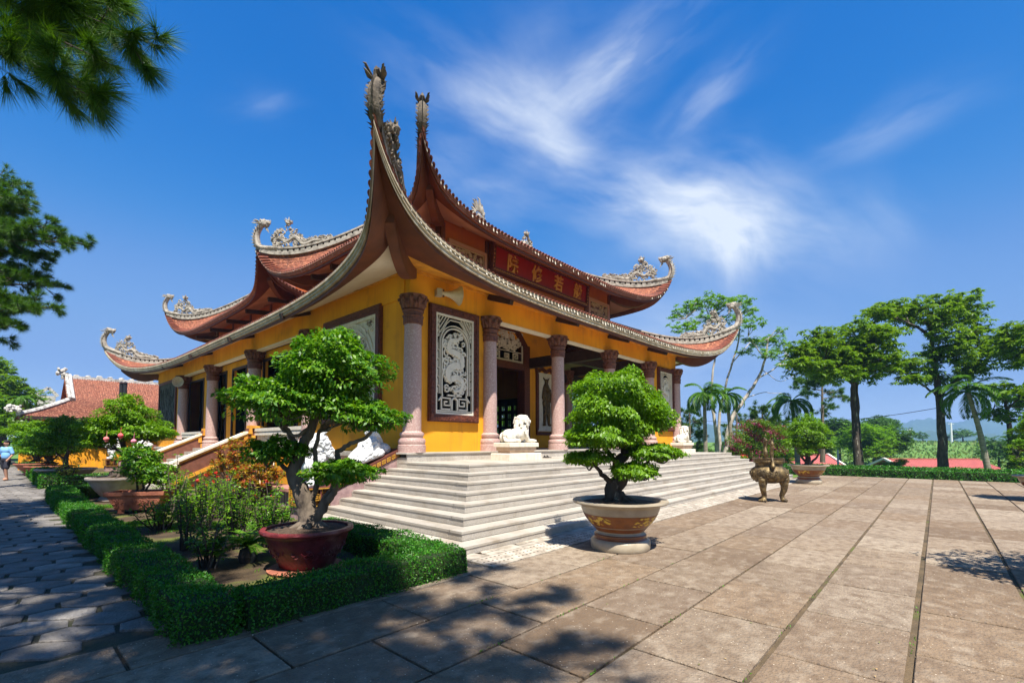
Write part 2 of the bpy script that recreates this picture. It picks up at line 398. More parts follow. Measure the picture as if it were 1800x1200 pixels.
def streaks(m_, dark, sc=(2.6, 2.6, .16), lo=.52, hi=.80, amt=.55):
    """rain streaks and faded runs on painted render"""
    t = m_.node_tree; n = t.nodes; b = n['Principled BSDF']; src = b.inputs['Base Color'].links[0].from_socket
    co = n.new('ShaderNodeTexCoord'); mp = n.new('ShaderNodeMapping'); mp.inputs['Scale'].default_value = sc; t.links.new(co.outputs['Object'], mp.inputs[0])
    z = n.new('ShaderNodeTexNoise'); z.inputs['Scale'].default_value = 2.2; z.inputs['Detail'].default_value = 7; z.inputs['Roughness'].default_value = .62; t.links.new(mp.outputs[0], z.inputs['Vector'])
    r = n.new('ShaderNodeMapRange'); r.inputs[1].default_value = lo; r.inputs[2].default_value = hi; r.inputs[4].default_value = amt; t.links.new(z.outputs[0], r.inputs[0])
    x = n.new('ShaderNodeMix'); x.data_type = 'RGBA'; t.links.new(r.outputs[0], x.inputs[0]); t.links.new(src, x.inputs[6]); x.inputs[7].default_value = (*dark, 1); t.links.new(x.outputs[2], b.inputs['Base Color'])
streaks(YEL, (.42,.17,.035)); streaks(ORW, (.20,.06,.02)); streaks(WHT, (.34,.29,.22), (5, 5, .6), .52, .8, .6); streaks(CREAM, (.5,.42,.30)); streaks(GUT, (.20,.15,.10), (6, 6, .5), .55, .8, .4)
streaks(GRAN, (.24,.20,.15), (3, 3, .8), .5, .8, .5)

# ---------------------------------------------------------------- ground, paving, path, far hills
def ss(a, b, x):
    t = np.clip((x - a) / (b - a), 0, 1); return t * t * (3 - 2 * t)
def ground_h(x, y):
    r = np.hypot(x, y); lat = x * RT[0] + y * RT[1]
    side = ss(0.0, 0.25, lat / np.maximum(r, 1))
    h = -3.6 * ss(43, 58, r) + 5.3 * ss(80, 210, r) - 3.0 * ss(260, 420, r)
    h = h + .5 * np.sin(x * .03) * np.sin(y * .043 + 1) * ss(60, 120, r)
    return h * side - 0.03
GRASSM = mat('short_grass', (.075,.17,.018), .95, (.13,.22,.03), 2.2, 10, 1.0, 60, col3=(.05,.11,.016), scale3=.35)
rad = np.concatenate([[0.0], np.geomspace(2, 3000, 104)]); ang = np.linspace(0, 2 * PI, 181)[:-1]
RR, AA = np.meshgrid(rad, ang, indexing='ij'); GX, GY = RR * np.cos(AA), RR * np.sin(AA); GZ = ground_h(GX, GY)
V = np.stack([GX, GY, GZ], -1).reshape(-1, 3); na = len(ang)
F = [(i*na+k, i*na+(k+1) % na, (i+1)*na+(k+1) % na, (i+1)*na+k) for i in range(len(rad)-1) for k in range(na)]
tag(np_mesh('ground', V, np.array(F), GRASSM, smooth=True), kind='structure')

# far mountains, about three kilometres off
def mountain(name, dist, prof, depth, matr, seed):
    xs = np.array([p[0] for p in prof]); hs_ = np.array([p[1] for p in prof]); r2 = np.random.default_rng(seed)
    px = np.linspace(xs[0], xs[-1], 120); hh = np.interp(px, xs, hs_); hh = np.convolve(np.pad(hh, 4, 'edge'), np.ones(9) / 9, 'valid')
    rows = []
    for j, q in enumerate(np.linspace(-1, 1, 15)):
        row = []
        for i, p in enumerate(px):
            b = at(p, 778, dist + q * depth); w = (1 - abs(q) ** 1.5)
            row.append((b[0], b[1], -25 + (hh[i] + 25) * w * (1 + .10 * math.sin(i * .5 + j * 1.3) + .05 * math.sin(i * 1.7 + j * 2.1))))
        rows.append(row)
    m = MB(); m.grid(rows); return tag(m.build(name, matr, smooth=True), kind='structure')
MTN = mat('forested_slope', (.03,.065,.04), .95, (.045,.085,.05), .02, 6, .3, .05)
mountain('mountain', 1500, [(1130, 30), (1180, 62), (1230, 70), (1290, 48), (1400, 36), (1480, 40), (1540, 52), (1590, 70), (1620, 77), (1655, 61), (1690, 72), (1712, 77), (1760, 66), (1830, 62), (1950, 46)], 320, MTN, 3)
mountain('foothill', 950, [(1130, 8), (1300, 14), (1480, 21), (1560, 17), (1640, 22), (1740, 17), (1830, 21), (1950, 12)], 140, MTN, 5)

# plaza of big exposed-aggregate slabs, rows parallel to the front facade
SLAB = mat('aggregate_slab', (.255,.175,.108), .9, (.13,.083,.047), 8.5, 12, 1.0, 45, isl_cols=[(.215,.148,.088),(.30,.232,.16),(.15,.098,.056),(.24,.166,.10),(.19,.135,.088),(.34,.27,.19)], lo=.42, hi=.78)
def speckle(m, scale=34, col=(.62,.52,.38), thr=.17, dark=(.10,.085,.07)):
    """pebbles showing in the slab face"""
    t = m.node_tree; n = t.nodes; b = n['Principled BSDF']; src = b.inputs['Base Color'].links[0].from_socket
    co = n.new('ShaderNodeTexCoord'); v = n.new('ShaderNodeTexVoronoi'); v.inputs['Scale'].default_value = scale * .8; t.links.new(co.outputs['Object'], v.inputs['Vector'])
    r = n.new('ShaderNodeMapRange'); r.inputs[1].default_value = thr; r.inputs[2].default_value = thr * .6; r.inputs[3].default_value = 0; r.inputs[4].default_value = 1
    t.links.new(v.outputs['Distance'], r.inputs[0])
    w = n.new('ShaderNodeSeparateColor'); t.links.new(v.outputs['Color'], w.inputs[0])
    g = n.new('ShaderNodeMath'); g.operation = 'GREATER_THAN'; g.inputs[1].default_value = .72; t.links.new(w.outputs[0], g.inputs[0])
    mm = n.new('ShaderNodeMath'); mm.operation = 'MULTIPLY'; t.links.new(r.outputs[0], mm.inputs[0]); t.links.new(g.outputs[0], mm.inputs[1])
    x = n.new('ShaderNodeMix'); x.data_type = 'RGBA'; t.links.new(mm.outputs[0], x.inputs[0]); t.links.new(src, x.inputs[6]); x.inputs[7].default_value = (*col, 1)
    v2 = n.new('ShaderNodeTexNoise'); v2.inputs['Scale'].default_value = 42; v2.inputs['Detail'].default_value = 6; v2.inputs['Roughness'].default_value = .7; t.links.new(co.outputs['Object'], v2.inputs['Vector'])
    r2 = n.new('ShaderNodeMapRange'); r2.inputs[1].default_value = .50; r2.inputs[2].default_value = .66; t.links.new(v2.outputs[0], r2.inputs[0])
    y = n.new('ShaderNodeMix'); y.data_type = 'RGBA'; q = n.new('ShaderNodeMath'); q.operation = 'MULTIPLY'; q.inputs[1].default_value = .65; t.links.new(r2.outputs[0], q.inputs[0])
    t.links.new(q.outputs[0], y.inputs[0]); t.links.new(x.outputs[2], y.inputs[6]); y.inputs[7].default_value = (*dark, 1)
    t.links.new(y.outputs[2], b.inputs['Base Color'])
speckle(SLAB)
streaks(SLAB, (.36,.295,.215), (1.9, 2.6, 1), .50, .72, .55); streaks(SLAB, (.085,.055,.032), (.55, .8, 1), .56, .76, .6)
JOINT = mat('mossy_joint_mortar', (.14,.095,.05), .95, (.06,.045,.025), 3, 8, .8, 60, col3=(.085,.095,.02), scale3=1.4, lo3=.60, hi3=.7)
m = MB(); m.grid([[(-6, -14, .002), (28.3, -14, .002)], [(-6, 5.15, .002), (28.3, 5.15, .002)]]); tag(m.build('plaza_bedding', JOINT), kind='structure')
m = MB(); off = {-1: 3.61, 0: 2.91, 1: 3.48, 2: 2.82, 3: 3.41, 4: 2.77, 5: 3.2}
for k in range(-17, 6):
    y0 = .2 + .835 * k; y1 = y0 + .835
    if k == 5: y1 = 4.98
    x = off.get(k, 2.8 + (k % 2) * .62 + rnd.uniform(-.05, .05)); x -= 1.245 * 8
    g = .014 + (.012 if k in (-1, 0) else 0)
    while x < 28.0:
        a, b = max(x, -6), min(x + 1.245, 28.2)
        if b - a > .2 and not (k == 5 and b > 4.45):
            dz = rnd.uniform(-.004, .004); e = rnd.uniform(-.003, .003)
            m.bevbox(a + .012 + e, b - .012 + e, y0 + g, y1 - g * (.6 if k == 5 else 1), -.02, .026 + dz, .006)
        x += 1.245
tag(m.build('plaza_paving', SLAB), kind='structure')
# strip of broken white stones and drilled slabs along the foot of the steps
CRAZ = mat('white_crazy_paving', (.47,.41,.33), .85, (.28,.235,.18), 6, 8, .6, 40, island=.15)
m = MB(); x = 4.47; random.seed(4)
r9 = random.Random(4)
while x < 24.5:
    w = r9.uniform(.35, .62); sk = r9.uniform(-.07, .07); sk2 = r9.uniform(-.07, .07)
    ym = 4.86
    if r9.random() < .5:
        vs = [(x+.012, ym+.015), (x+w-.012, ym+.015), (x+w-.012+sk, 5.135), (x+.012+sk2, 5.135)]
        P = [vs]
    else:
        yc = 5.0 + r9.uniform(-.03, .03)
        P = [[(x+.012, ym+.015), (x+w-.012, ym+.015), (x+w-.012, yc-.01+sk*.4), (x+.012, yc-.01-sk*.3)], [(x+.012, yc+.012), (x+w*.6, yc+.012+sk*.3), (x+w*.5, 5.135), (x+.012+sk2, 5.135)],
             [(x+w*.6+.02, yc+.012), (x+w-.012, yc+.012), (x+w-.012, 5.135), (x+w*.5+.02, 5.135)]]
    for q in P:
        n_ = len(q); m.add([(a, b, 0.003) for a, b in q] + [(a, b, .03) for a, b in q], [tuple(range(n_, 2*n_))] + [(i, (i+1) % n_, n_+(i+1) % n_, n_+i) for i in range(n_)])
    x += w
tag(m.build('broken_stone_strip', CRAZ), kind='structure')
m = MB(); x = 4.47; mh = MB()
while x < 24.5:
    m.bevbox(x + .008, x + .56, 4.395, 4.855, .003, .032, .005)
    for i in range(6):
        for j in range(3):
            cx_, cy_ = x + .06 + i * .085, 4.49 + j * .13
            mh.box(cx_, cx_ + .028, cy_, cy_ + .022, .030, .0345)
    x += .57
tag(m.build('drilled_slab_strip', CRAZ), kind='structure')
tag(mh.build('slab_drill_holes', mat('hole_shadow', (.05,.04,.03), .9)), kind='structure')

# garden path of long hexagonal flags
HEXM = mat('hexagonal_flagstone', (.23,.21,.185), .8, (.13,.115,.095), 4, 9, .9, 40, island=.16, isl_cols=[(.25,.225,.20),(.19,.172,.155),(.29,.265,.235)])
speckle(HEXM, 40, (.5,.46,.40), .10)
PJ = mat('dark_path_joint', (.06,.05,.036), .95, (.05,.055,.022), 2, 6, .6, 50)
m = MB(); m.grid([[(-9, 4.97, .003), (1.25, 4.97, .003)], [(-9, 80, .003), (1.25, 80, .003)]]); m.grid([[(1.25, 21.3, .003), (7.0, 21.3, .003)], [(1.25, 23.6, .003), (7.0, 23.6, .003)]])
tag(m.build('path_bedding', PJ), kind='structure')
m = MB()
cr, sr = math.cos(YAW - PI/2 + .12), math.sin(YAW - PI/2 + .12)
def hexstone(cx_, cy_, a, b):
    q = [(-a*1.0, 0), (-a*.62, -b), (a*.62, -b), (a*1.0, 0), (a*.62, b), (-a*.62, b)]
    q = [(u + rnd.uniform(-.012, .012), v + rnd.uniform(-.010, .010)) for u, v in q]
    w = [(cx_ + u*cr - v*sr, cy_ + u*sr + v*cr) for u, v in q]; dz = rnd.uniform(-.004, .005)
    wi = [(cx_ + (p[0]-cx_)*.955, cy_ + (p[1]-cy_)*.955) for p in w]
    m.add([(x, y, .0) for x, y in w] + [(x, y, .018+dz) for x, y in w] + [(x, y, .024+dz) for x, y in wi],
          [tuple(range(12, 18))] + [(i, (i+1) % 6, 6+(i+1) % 6, 6+i) for i in range(6)] + [(6+i, 6+(i+1) % 6, 12+(i+1) % 6, 12+i) for i in range(6)])
a_, b_ = .31, .175
for i in range(-90, 140):
    for j in range(-60, 260):
        u = i * a_ * 1.62; v = j * b_ * 2.0 + (b_ if i % 2 else 0)
        cx_, cy_ = u*cr - v*sr - 2, u*sr + v*cr + 8
        if (-6.5 < cx_ < 1.05 and 5.13 < cy_ < 46) or (1.0 <= cx_ < 6.8 and 21.6 < cy_ < 23.4): hexstone(cx_, cy_, a_ * .925, b_ * .895)
tag(m.build('path_paving', HEXM), kind='structure')
# garden beds
BEDM = mat('garden_bed_soil', (.085,.055,.027), .95, (.045,.03,.016), 3.1, 10, 1.0, 45, col3=(.13,.16,.02), scale3=.9, lo3=.52, hi3=.62)
def sheet(name, x0, x1, y0, y1, z, mt, n=24, amp=.02):
    rows = [[(x0+(x1-x0)*i/n, y0+(y1-y0)*j/n, z + amp*math.sin(i*1.3+j*.7)*math.sin(j*1.1+i*.4)) for i in range(n+1)] for j in range(n+1)]
    m = MB(); m.grid(rows); return tag(m.build(name, mt, smooth=True), kind='structure')
sheet('garden_bed', 1.25, 6.65, 5.12, 21.3, .012, BEDM, 30, .008)
sheet('far_garden_bed', 1.25, 6.65, 23.6, 46, .012, BEDM, 30, .008)

# ---------------------------------------------------------------- stepped granite terrace
m = MB(); mt_ = MB(); tr = thing('granite_terrace_steps', 'broad pale granite steps wrapping round the near corner of the hall platform', 'steps', (4.565, 5.15, 0))
def P0(x, y, z): return (x - 4.565, y - 5.15, z)
def bb(mm, x0, x1, y0, y1, z0, z1, b=None):
    a = (x0-4.565, x1-4.565, y0-5.15, y1-5.15, z0, z1)
    mm.bevbox(*a, b) if b else mm.box(*a)
for k in range(1, 9):
    o = (k - 1) * .3; xa, ya = 4.565 + o, 5.15 + o; xb = 25.6 - o; zt = .15 * k; nose = .010
    # riser blocks in lengths (front run and left run)
    x = xa
    while x < xb - .01:
        w = min(r9.uniform(1.1, 2.0), xb - x);  w = xb - x if xb - x - w < .5 else w
        bb(m, x + .003, x + w - .003, ya, ya + .34, zt - .15, zt - .042)
        bb(mt_, x + (.0015 if x > xa + .01 else -nose), x + w - .0015, ya - nose, ya + .3 - nose - .004, zt - .042, zt, .006); x += w
    y = ya + .34
    while y < 9.82:
        w = min(r9.uniform(1.1, 1.9), 9.84 - y); w = 9.84 - y if 9.84 - y - w < .5 else w
        bb(m, xa, xa + .34, y + .0015, y + w - .0015, zt - .15, zt - .042)
        bb(mt_, xa - nose, xa + .3 - nose - .004, y - .07 + .0015, y + w - .07 - .0015, zt - .042, zt, .006); y += w
    bb(m, xb - .34, xb, ya + .36, 9.84, zt - .15, zt - .042); bb(mt_, xb - .3 + nose + .004, xb + nose, ya + .3 - nose, 9.84, zt - .042, zt, .006)
bb(m, 6.9, 23.3, 7.48, 9.5, .9, 1.16)
y = 7.525
for j in range(3):
    x = 6.94
    while x < 23.2:
        w = min(1.0, 23.23 - x); bb(mt_, x + .001, x + w - .001, y + .001, y + .64, 1.161, 1.199, .003); x += 1.0
    y += .645
auto_smooth(m.build('riser', GRAN, tr)); mt_.build('tread', GRANT, tr)

# ---------------------------------------------------------------- the hall
H = thing('temple_hall', 'yellow two-tiered Buddhist hall with swept brown tiled roofs and pink stone columns', 'temple', (15.1, 23.2, 0))
H.location = (0, 0, 0)
m = MB()
m.box(6.66, 23.5, 9.46, 36.9, 0.0, 1.30); 
x = 6.66
while x < 23.5:
    w = min(1.15, 23.5 - x); m.box(x + .0015, x + w - .0015, 9.43, 9.47, 1.19, 1.38); x += 1.15
plat = m.build('platform', GRAN, H)
m = MB(); x = 6.63
m.bevbox(6.62, 23.53, 9.40, 9.9, 1.38, 1.42, .006); m.bevbox(6.62, 7.3, 9.9, 36.9, 1.30, 1.42, .006)
m.box(7.3, 23.5, 9.9, 36.9, 1.30, 1.415); m.build('platform_edge', GRANT, H)
m = MB(); m.box(6.60, 6.66, 10.62, 36.9, 0.05, 1.18); m.build('plinth_render', YEL, H)

# outer walls
def boxes(name, mt, parent, L_):
    for b in L_: MB().box(*b).build(name, mt, parent)
boxes('wall', YEL, H, [(7.02, 9.9, 9.80, 10.0, 1.42, 5.35), (20.1, 23.1, 9.80, 10.0, 1.42, 5.35), (6.93, 7.13, 10.0, 15.2, 1.42, 5.35), (6.93, 7.13, 31.0, 36.6, 1.42, 5.35),
    (9.75, 9.9, 10.0, 14.0, 1.42, 5.6), (7.13, 10.7, 15.05, 15.2, 1.42, 5.6), (23.0, 23.16, 10.0, 12.2, 1.42, 5.35)])
# wall panels hold the windows: solid wall ends behind each frame
m = MB()   # beam wall above the columns
m.box(6.93, 23.17, 9.76, 9.98, 5.35, 6.22); m.box(6.89, 7.11, 9.98, 36.7, 5.35, 6.22); m.box(22.95, 23.17, 9.98, 36.7, 5.35, 6.22); m.box(7.11, 22.95, 36.48, 36.7, 1.42, 6.22)
m.build('entablature', YEL, H)
m = MB(); m.box(9.95, 20.0, 9.74, 10.0, 5.30, 5.349); m.box(6.88, 7.13, 15.3, 30.9, 5.30, 5.349); m.build('entablature_trim', CREAM, H)
m = MB()   # cornice under the soffit
for z0, o in ((6.0, .05), (6.1, .10)):
    m.box(6.93 - o, 23.17 + o, 9.76 - o, 9.758, z0, z0 + .098); m.box(6.89 - o, 6.888, 9.759, 36.7, z0, z0 + .098)
m.build('cornice', YEL2, H)
# inner hall
m = MB()
DX0, DX1, DY = 13.95, 16.25, 14.0
m.box(10.7, DX0, 14.0, 14.25, 1.42, 6.9); m.box(DX1, 19.4, 14.0, 14.25, 1.42, 6.9)
mw = m
mw.box(DX0, DX1, 14.0, 14.25, 6.35, 6.9)
mw.box(19.15, 19.4, 14.25, 16.9, 1.42, 6.9); mw.box(19.15, 19.4, 18.9, 33, 1.42, 6.9); mw.box(19.15, 19.4, 16.9, 18.9, 4.1, 6.9)
mw.box(10.7, 10.9, 14.25, 33, 1.42, 5.6)
mw.build('inner_wall', YEL, H)
m = MB(); m.box(10.9, 19.15, 14.25, 14.27, 1.42, 5.6) if 0 else None
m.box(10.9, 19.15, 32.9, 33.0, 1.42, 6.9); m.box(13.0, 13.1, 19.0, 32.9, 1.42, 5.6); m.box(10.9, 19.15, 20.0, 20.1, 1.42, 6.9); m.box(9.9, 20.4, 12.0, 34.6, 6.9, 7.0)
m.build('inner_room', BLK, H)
SIDE_DOORS = ((17.0, 20.2), (22.2, 23.9), (24.8, 26.8), (28.4, 31.0))
yy = 15.2
for (a, b) in SIDE_DOORS:
    MB().box(7.28, 7.42, yy, a, 1.42, 5.35).build('side_wall', YEL, H)
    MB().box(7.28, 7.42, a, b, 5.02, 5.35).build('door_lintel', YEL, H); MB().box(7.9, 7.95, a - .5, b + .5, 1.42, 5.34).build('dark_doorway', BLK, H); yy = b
# porch ceiling and dark roof timbers
m = MB(); m.add([(9.9, 9.985, 6.1), (22.9, 9.985, 6.1), (22.9, 12.0, 6.86), (9.9, 12.0, 6.86), (9.9, 9.985, 6.14), (22.9, 9.985, 6.14), (22.9, 12.0, 6.90), (9.9, 12.0, 6.90)], [(0,1,2,3),(7,6,5,4),(0,4,5,1),(2,6,7,3)]); m.build('porch_ceiling', TANS, H); MB().box(9.9, 22.9, 12.0, 14.0, 6.84, 6.89).build('porch_ceiling', TANS, H)
MB().box(7.11, 7.28, 14.0, 36.48, 5.95, 6.0).build('porch_ceiling', TANS, H); MB().box(19.4, 22.95, 14.3, 36.48, 5.95, 6.0).build('porch_ceiling', TANS, H)
m = MB()
boxes('porch_beam', DRK, H, [(x-.13, x+.13, 9.98, 14.0, 5.1, 5.55) for x in (16.6, 20.1)] + [(12.97, 13.23, 9.98, 14.0, 6.25, 6.5), (16.5, 22.95, 11.6, 11.85, 5.15, 5.5), (19.4, 22.95, 14.0, 14.25, 4.75, 5.15), (19.4, 22.95, 15.15, 15.4, 4.5, 4.95), (20.3, 22.95, 12.6, 12.8, 5.0, 5.35)])

# --- columns
def column_parts(x, y, s=1.0):
    c = MB(); c.lathe([(.245*s, 1.92), (.245*s, 3.0), (.228*s, 4.66)], (0,0,0), 28); o = c.build('column', PINK, H, True, (x, y, 0)); auto_smooth(o)
    b = MB(); b.lathe([(.37*s,1.42),(.37*s,1.60),(.345*s,1.615),(.36*s,1.66),(.365*s,1.71),(.335*s,1.765),(.29*s,1.78),(.30*s,1.81),(.325*s,1.85),(.32*s,1.90),(.27*s,1.93),(.243*s,1.95)], (0,0,0), 32)
    auto_smooth(b.build('column_base', PINK, o))
    k = MB(); flute = lambda q, z: 1 + (.02 * math.cos(24 * q) if z < 4.86 else 0) + (.055 * abs(math.cos(4 * q)) * (z - 5.02) / .3 if z > 5.02 else 0)
    k.lathe([(.24*s,4.62),(.262*s,4.635),(.262*s,4.80),(.28*s,4.81),(.285*s,4.84),(.26*s,4.86),(.262*s,4.93),(.29*s,4.95),(.29*s,4.98),(.255*s,5.0),(.245*s,5.04),(.262*s,5.14),(.30*s,5.24),(.355*s,5.33),(.365*s,5.35),(.33*s,5.355),(.33*s,5.36)], (0,0,0), 64, flute)
    for i in range(16):      # curling acanthus leaves
        q = i * PI / 8; cs, sn = math.cos(q), math.sin(q); big = i % 2 == 0
        pr_ = ((.262, 5.02), (.285, 5.12), (.315, 5.22), (.36, 5.29), (.395, 5.27), (.40, 5.23)) if big else ((.258, 5.02), (.275, 5.09), (.30, 5.15), (.33, 5.16), (.335, 5.12))
        k.tube([((r_*s)*cs, (r_*s)*sn, z_) for r_, z_ in pr_], [.035, .045, .045, .035, .025, .012][:len(pr_)], 6, True, 1.5)
        for w_ in (-1, 1):
            k.tube([((r_*s)*cs - w_*.05*sn*e_, (r_*s)*sn + w_*.05*cs*e_, z_ - .01) for (r_, z_), e_ in zip(pr_, (.3, .8, 1.1, 1.0, .8, .5))], [.015, .02, .02, .016, .012, .006][:len(pr_)], 5)
    for i in range(0):
        q = i * PI / 4 + PI / 8; cs, sn = math.cos(q), math.sin(q)
        for j, (w, zz, rr) in enumerate(((.06, 5.06, .262), (.10, 5.16, .285), (.105, 5.25, .315), (.07, 5.33, .37), (.03, 5.30, .405))):
            if j < 4:
                nx = [(.06,5.06,.262),(.10,5.16,.285),(.105,5.25,.315),(.07,5.33,.37),(.03,5.30,.405)][j+1]
                A = [((rr*s)*cs - w*.8*sn*e, (rr*s)*sn + w*.8*cs*e, zz) for e in (-1, 1)]; B = [((nx[2]*s)*cs - nx[0]*.8*sn*e, (nx[2]*s)*sn + nx[0]*.8*cs*e, nx[1]) for e in (-1, 1)]
                ctr = [(rr*s+.03)*cs, (rr*s+.03)*sn, zz]; ctr2 = [(nx[2]*s+.03)*cs, (nx[2]*s+.03)*sn, nx[1]]
                k.grid([[A[0], ctr, A[1]], [B[0], ctr2, B[1]]])
    k.build('capital', CAPM, o); return o
for x in (7.0, 9.75, 13.1, 16.6, 20.1, 23.05): column_parts(x, 9.72, .93 if x != 9.75 else .86)
for y in (15.3, 20.3, 25.7, 30.9): column_parts(6.95, y)
for y in (15.3, 20.3, 25.7): column_parts(23.05, y)
column_parts(19.9, 14.1, .9)

# --- carved windows and panels
def frame(mm, xf, u0, u1, v0, v1, w, d0, d1):
    def bx(a, b, c, e):
        vs = [xf(a, c, d0), xf(b, c, d0), xf(b, e, d0), xf(a, e, d0), xf(a, c, d1), xf(b, c, d1), xf(b, e, d1), xf(a, e, d1)]
        mm.add(vs, [(0,3,2,1),(4,5,6,7),(0,1,5,4),(1,2,6,5),(2,3,7,6),(3,0,4,7)])
    bx(u0, u1, v0, v0 + w); bx(u0, u1, v1 - w, v1); bx(u0, u0 + w, v0 + w, v1 - w); bx(u1 - w, u1, v0 + w, v1 - w)
def pbox(mm, xf, a, b, c, e, d0, d1):
    vs = [xf(a, c, d0), xf(b, c, d0), xf(b, e, d0), xf(a, e, d0), xf(a, c, d1), xf(b, c, d1), xf(b, e, d1), xf(a, e, d1)]
    mm.add(vs, [(0,3,2,1),(4,5,6,7),(0,1,5,4),(1,2,6,5),(2,3,7,6),(3,0,4,7)])
def key_fret(mm, xf, u, v, s, w, d0, d1, flip=1):
    p = [(0,0),(1,0),(1,1),(.0,1),(0,.35),(.65,.35),(.65,.68),(.33,.68)]
    mm.ribbon([(u + flip * a * s, v + b * s) for a, b in p], w, d0, d1, xf)
def scrollwork(mm, xf, u0, u1, v0, v1, n, w, d0, d1, seed, rmin=.05, rmax=.13):
    q = random.Random(seed)
    for i in range(n):
        r = q.uniform(rmin, rmax); cu, cv = q.uniform(u0 + r, u1 - r), q.uniform(v0 + r, v1 - r)
        c_ = curl(cu, cv, r, q.uniform(0, 6.28), q.choice((-1, 1)) * q.uniform(.8, 1.3)); mm.ribbon(c_, [w * (1 - .6 * j / 18) for j in range(19)], d0 - q.uniform(0, .008), d1, xf)
def front_lattice(x0, z0, w, h, key):
    xf = lambda u, v, d: (x0 + u, 9.80 + d, z0 + v)
    m = MB(); frame(m, xf, -.20, w + .20, -.20, h + .20, .20, -.10, 0); frame(m, xf, -.17, w + .17, -.17, h + .17, .10, -.125, -.10)
    scrollw = MB(); o = m.build('window_panel', BRN2, H)
    for e in range(int((h + .1) / .13)):
        for uu in (-.115, w + .115): m.ribbon(curl(uu, -.05 + e * .13, .05, e, 1), .016, -.135, -.12, xf)
    m = MB()
    for e in range(int(h / .12)):
        for uu in (-.12, w + .12): m.ribbon(curl(uu, .02 + e * .125, .045, e * 2.4, .9), .016, -.137, -.12, xf)
    for e in range(int(w / .12)):
        for vv in (-.12, h + .12): m.ribbon(curl(.06 + e * .125, vv, .045, e * 2.4, .9), .016, -.137, -.12, xf)
    m.build('carved_border', BRN2, o)
    m = MB(); d0, d1 = -.07, -.02; cu = w / 2; aw = .27 * w / .66; r = w * .335
    frame(m, xf, .0, w, .0, h, .055, -.085, -.02)
    va = h - .18 * w - r - .10       # arch springing
    for rr, ww in ((r, .035), (r + .075, .022)):
        m.ribbon([(cu - rr, .55), (cu - rr, va)] + [(cu - rr * math.cos(t), va + rr * math.sin(t)) for t in np.linspace(0, PI, 20)] + [(cu + rr, va), (cu + rr, .55)], ww, d0 - .01, d1, xf)
    m.ribbon([(cu - r, .62), (cu - r + .03, .50), (cu - r - .10, .36)], .035, d0, d1, xf); m.ribbon([(cu + r, .62), (cu + r - .03, .50), (cu + r + .10, .36)], .035, d0, d1, xf)
    # corner fretwork
    for sgn in (-1, 1):
        for k_ in range(4):
            t = .10 + k_ * .09; m.ribbon([(cu + sgn * (w/2 - .05), h - .10 - t * 1.5), (cu + sgn * (w/2 - .05 - t * 1.1), h - .07)], .02, d0, d1, xf)
        m.ribbon([(cu + sgn * (w/2 - .12), h - .09), (cu + sgn * (w/2 - .12), h - .62), (cu + sgn * (w/2 - .05), h - .62)], .02, d0, d1, xf)
        m.ribbon([(cu, h - .12), (cu + sgn * .16, h - .12), (cu + sgn * .30, h - .24), (cu + sgn * .46, h - .50)], .02, d0, d1, xf)
        for k_ in range(11): m.ribbon([(cu + sgn * (r + .08), .62 + k_ * .12), (cu + sgn * (w/2 - .05), .68 + k_ * .12)] if k_ % 2 else [(cu + sgn * (r + .14), .56 + k_ * .12), (cu + sgn * (r + .14), .70 + k_ * .12)], .016, d0, d1, xf)
    # key pattern foot
    for sgn in (-1, 1):
        key_fret(m, xf, cu + sgn * .16, .14, .30, .045, d0, d1, sgn)
        m.ribbon([(cu + sgn * .10, .12), (cu + sgn * .10, .40), (cu, .47)], .045, d0, d1, xf)
    m.ribbon([(.06, .09), (w - .06, .09)], .035, d0, d1, xf); m.ribbon([(cu - .25, .52), (cu + .25, .52)], .04, d0, d1, xf)
    # dragon scroll inside the arch
    body = catmull([(cu - .05, .60), (cu + .20, .66), (cu + .26, .86), (cu + .05, .98), (cu - .20, .92), (cu - .26, 1.12), (cu - .05, 1.28), (cu + .20, 1.30), (cu + .22, 1.52), (cu + .0, 1.62), (cu - .22, 1.66), (cu - .18, 1.90), (cu + .06, 1.96), (cu + .22, 2.08)], 7)
    body = [(a, b * (va + r) / 2.25) for a, b in body]
    m.ribbon(body, [.06 + .12 * math.sin(PI * i / len(body)) for i in range(len(body))], d0 - .02, d1, xf)
    for i in range(3, len(body) - 2, 3):
        a, b = body[i]; sgn = 1 if (i // 5) % 2 else -1
        m.ribbon(curl(a + sgn * .09, b + .05, .095, i * 1.1, sgn * 1.1), [.055 * (1 - .6 * j / 18) for j in range(19)], d0 - .01, d1, xf)
    q = random.Random(key)
    for i in range(34):
        a, b = body[q.randrange(2, len(body) - 2)]; aa = q.uniform(0, 6.28)
        pp = catmull([(a, b), (a + .09 * math.cos(aa), b + .09 * math.sin(aa)), (a + .17 * math.cos(aa + .7), b + .17 * math.sin(aa + .7))], 5)
        if all(abs(p[0] - cu) < r for p in pp): m.ribbon(pp, [.065 * (1 - j / 13) for j in range(len(pp))], d0, d1, xf)
    for i in range(64):
        rr = q.uniform(.06, .12); a0 = q.uniform(0, 6.28); cv_ = q.uniform(.62, va + r - .1); lim_ = r - .03 if cv_ < va else math.sqrt(max(.01, (r - .03) ** 2 - (cv_ - va) ** 2)); cu_ = cu + q.uniform(-1, 1) * max(0, lim_ - rr)
        m.ribbon(curl(cu_, cv_, rr, a0, q.choice((-1, 1)) * 1.0), [.042 * (1 - .6 * j / 18) for j in range(19)], d0 + .01 - q.uniform(0, .01), d1, xf)
    m.build('lattice', WHT, o)
    m = MB(); pbox(m, xf, 0, w, 0, h, -.018, -.002); m.build('window_unlit_sheet', BLK, o)  # flat black sheet on the wall, painting the unlit space behind the lattice
    return o
front_lattice(7.73, 2.42, 1.36, 2.70, 1)
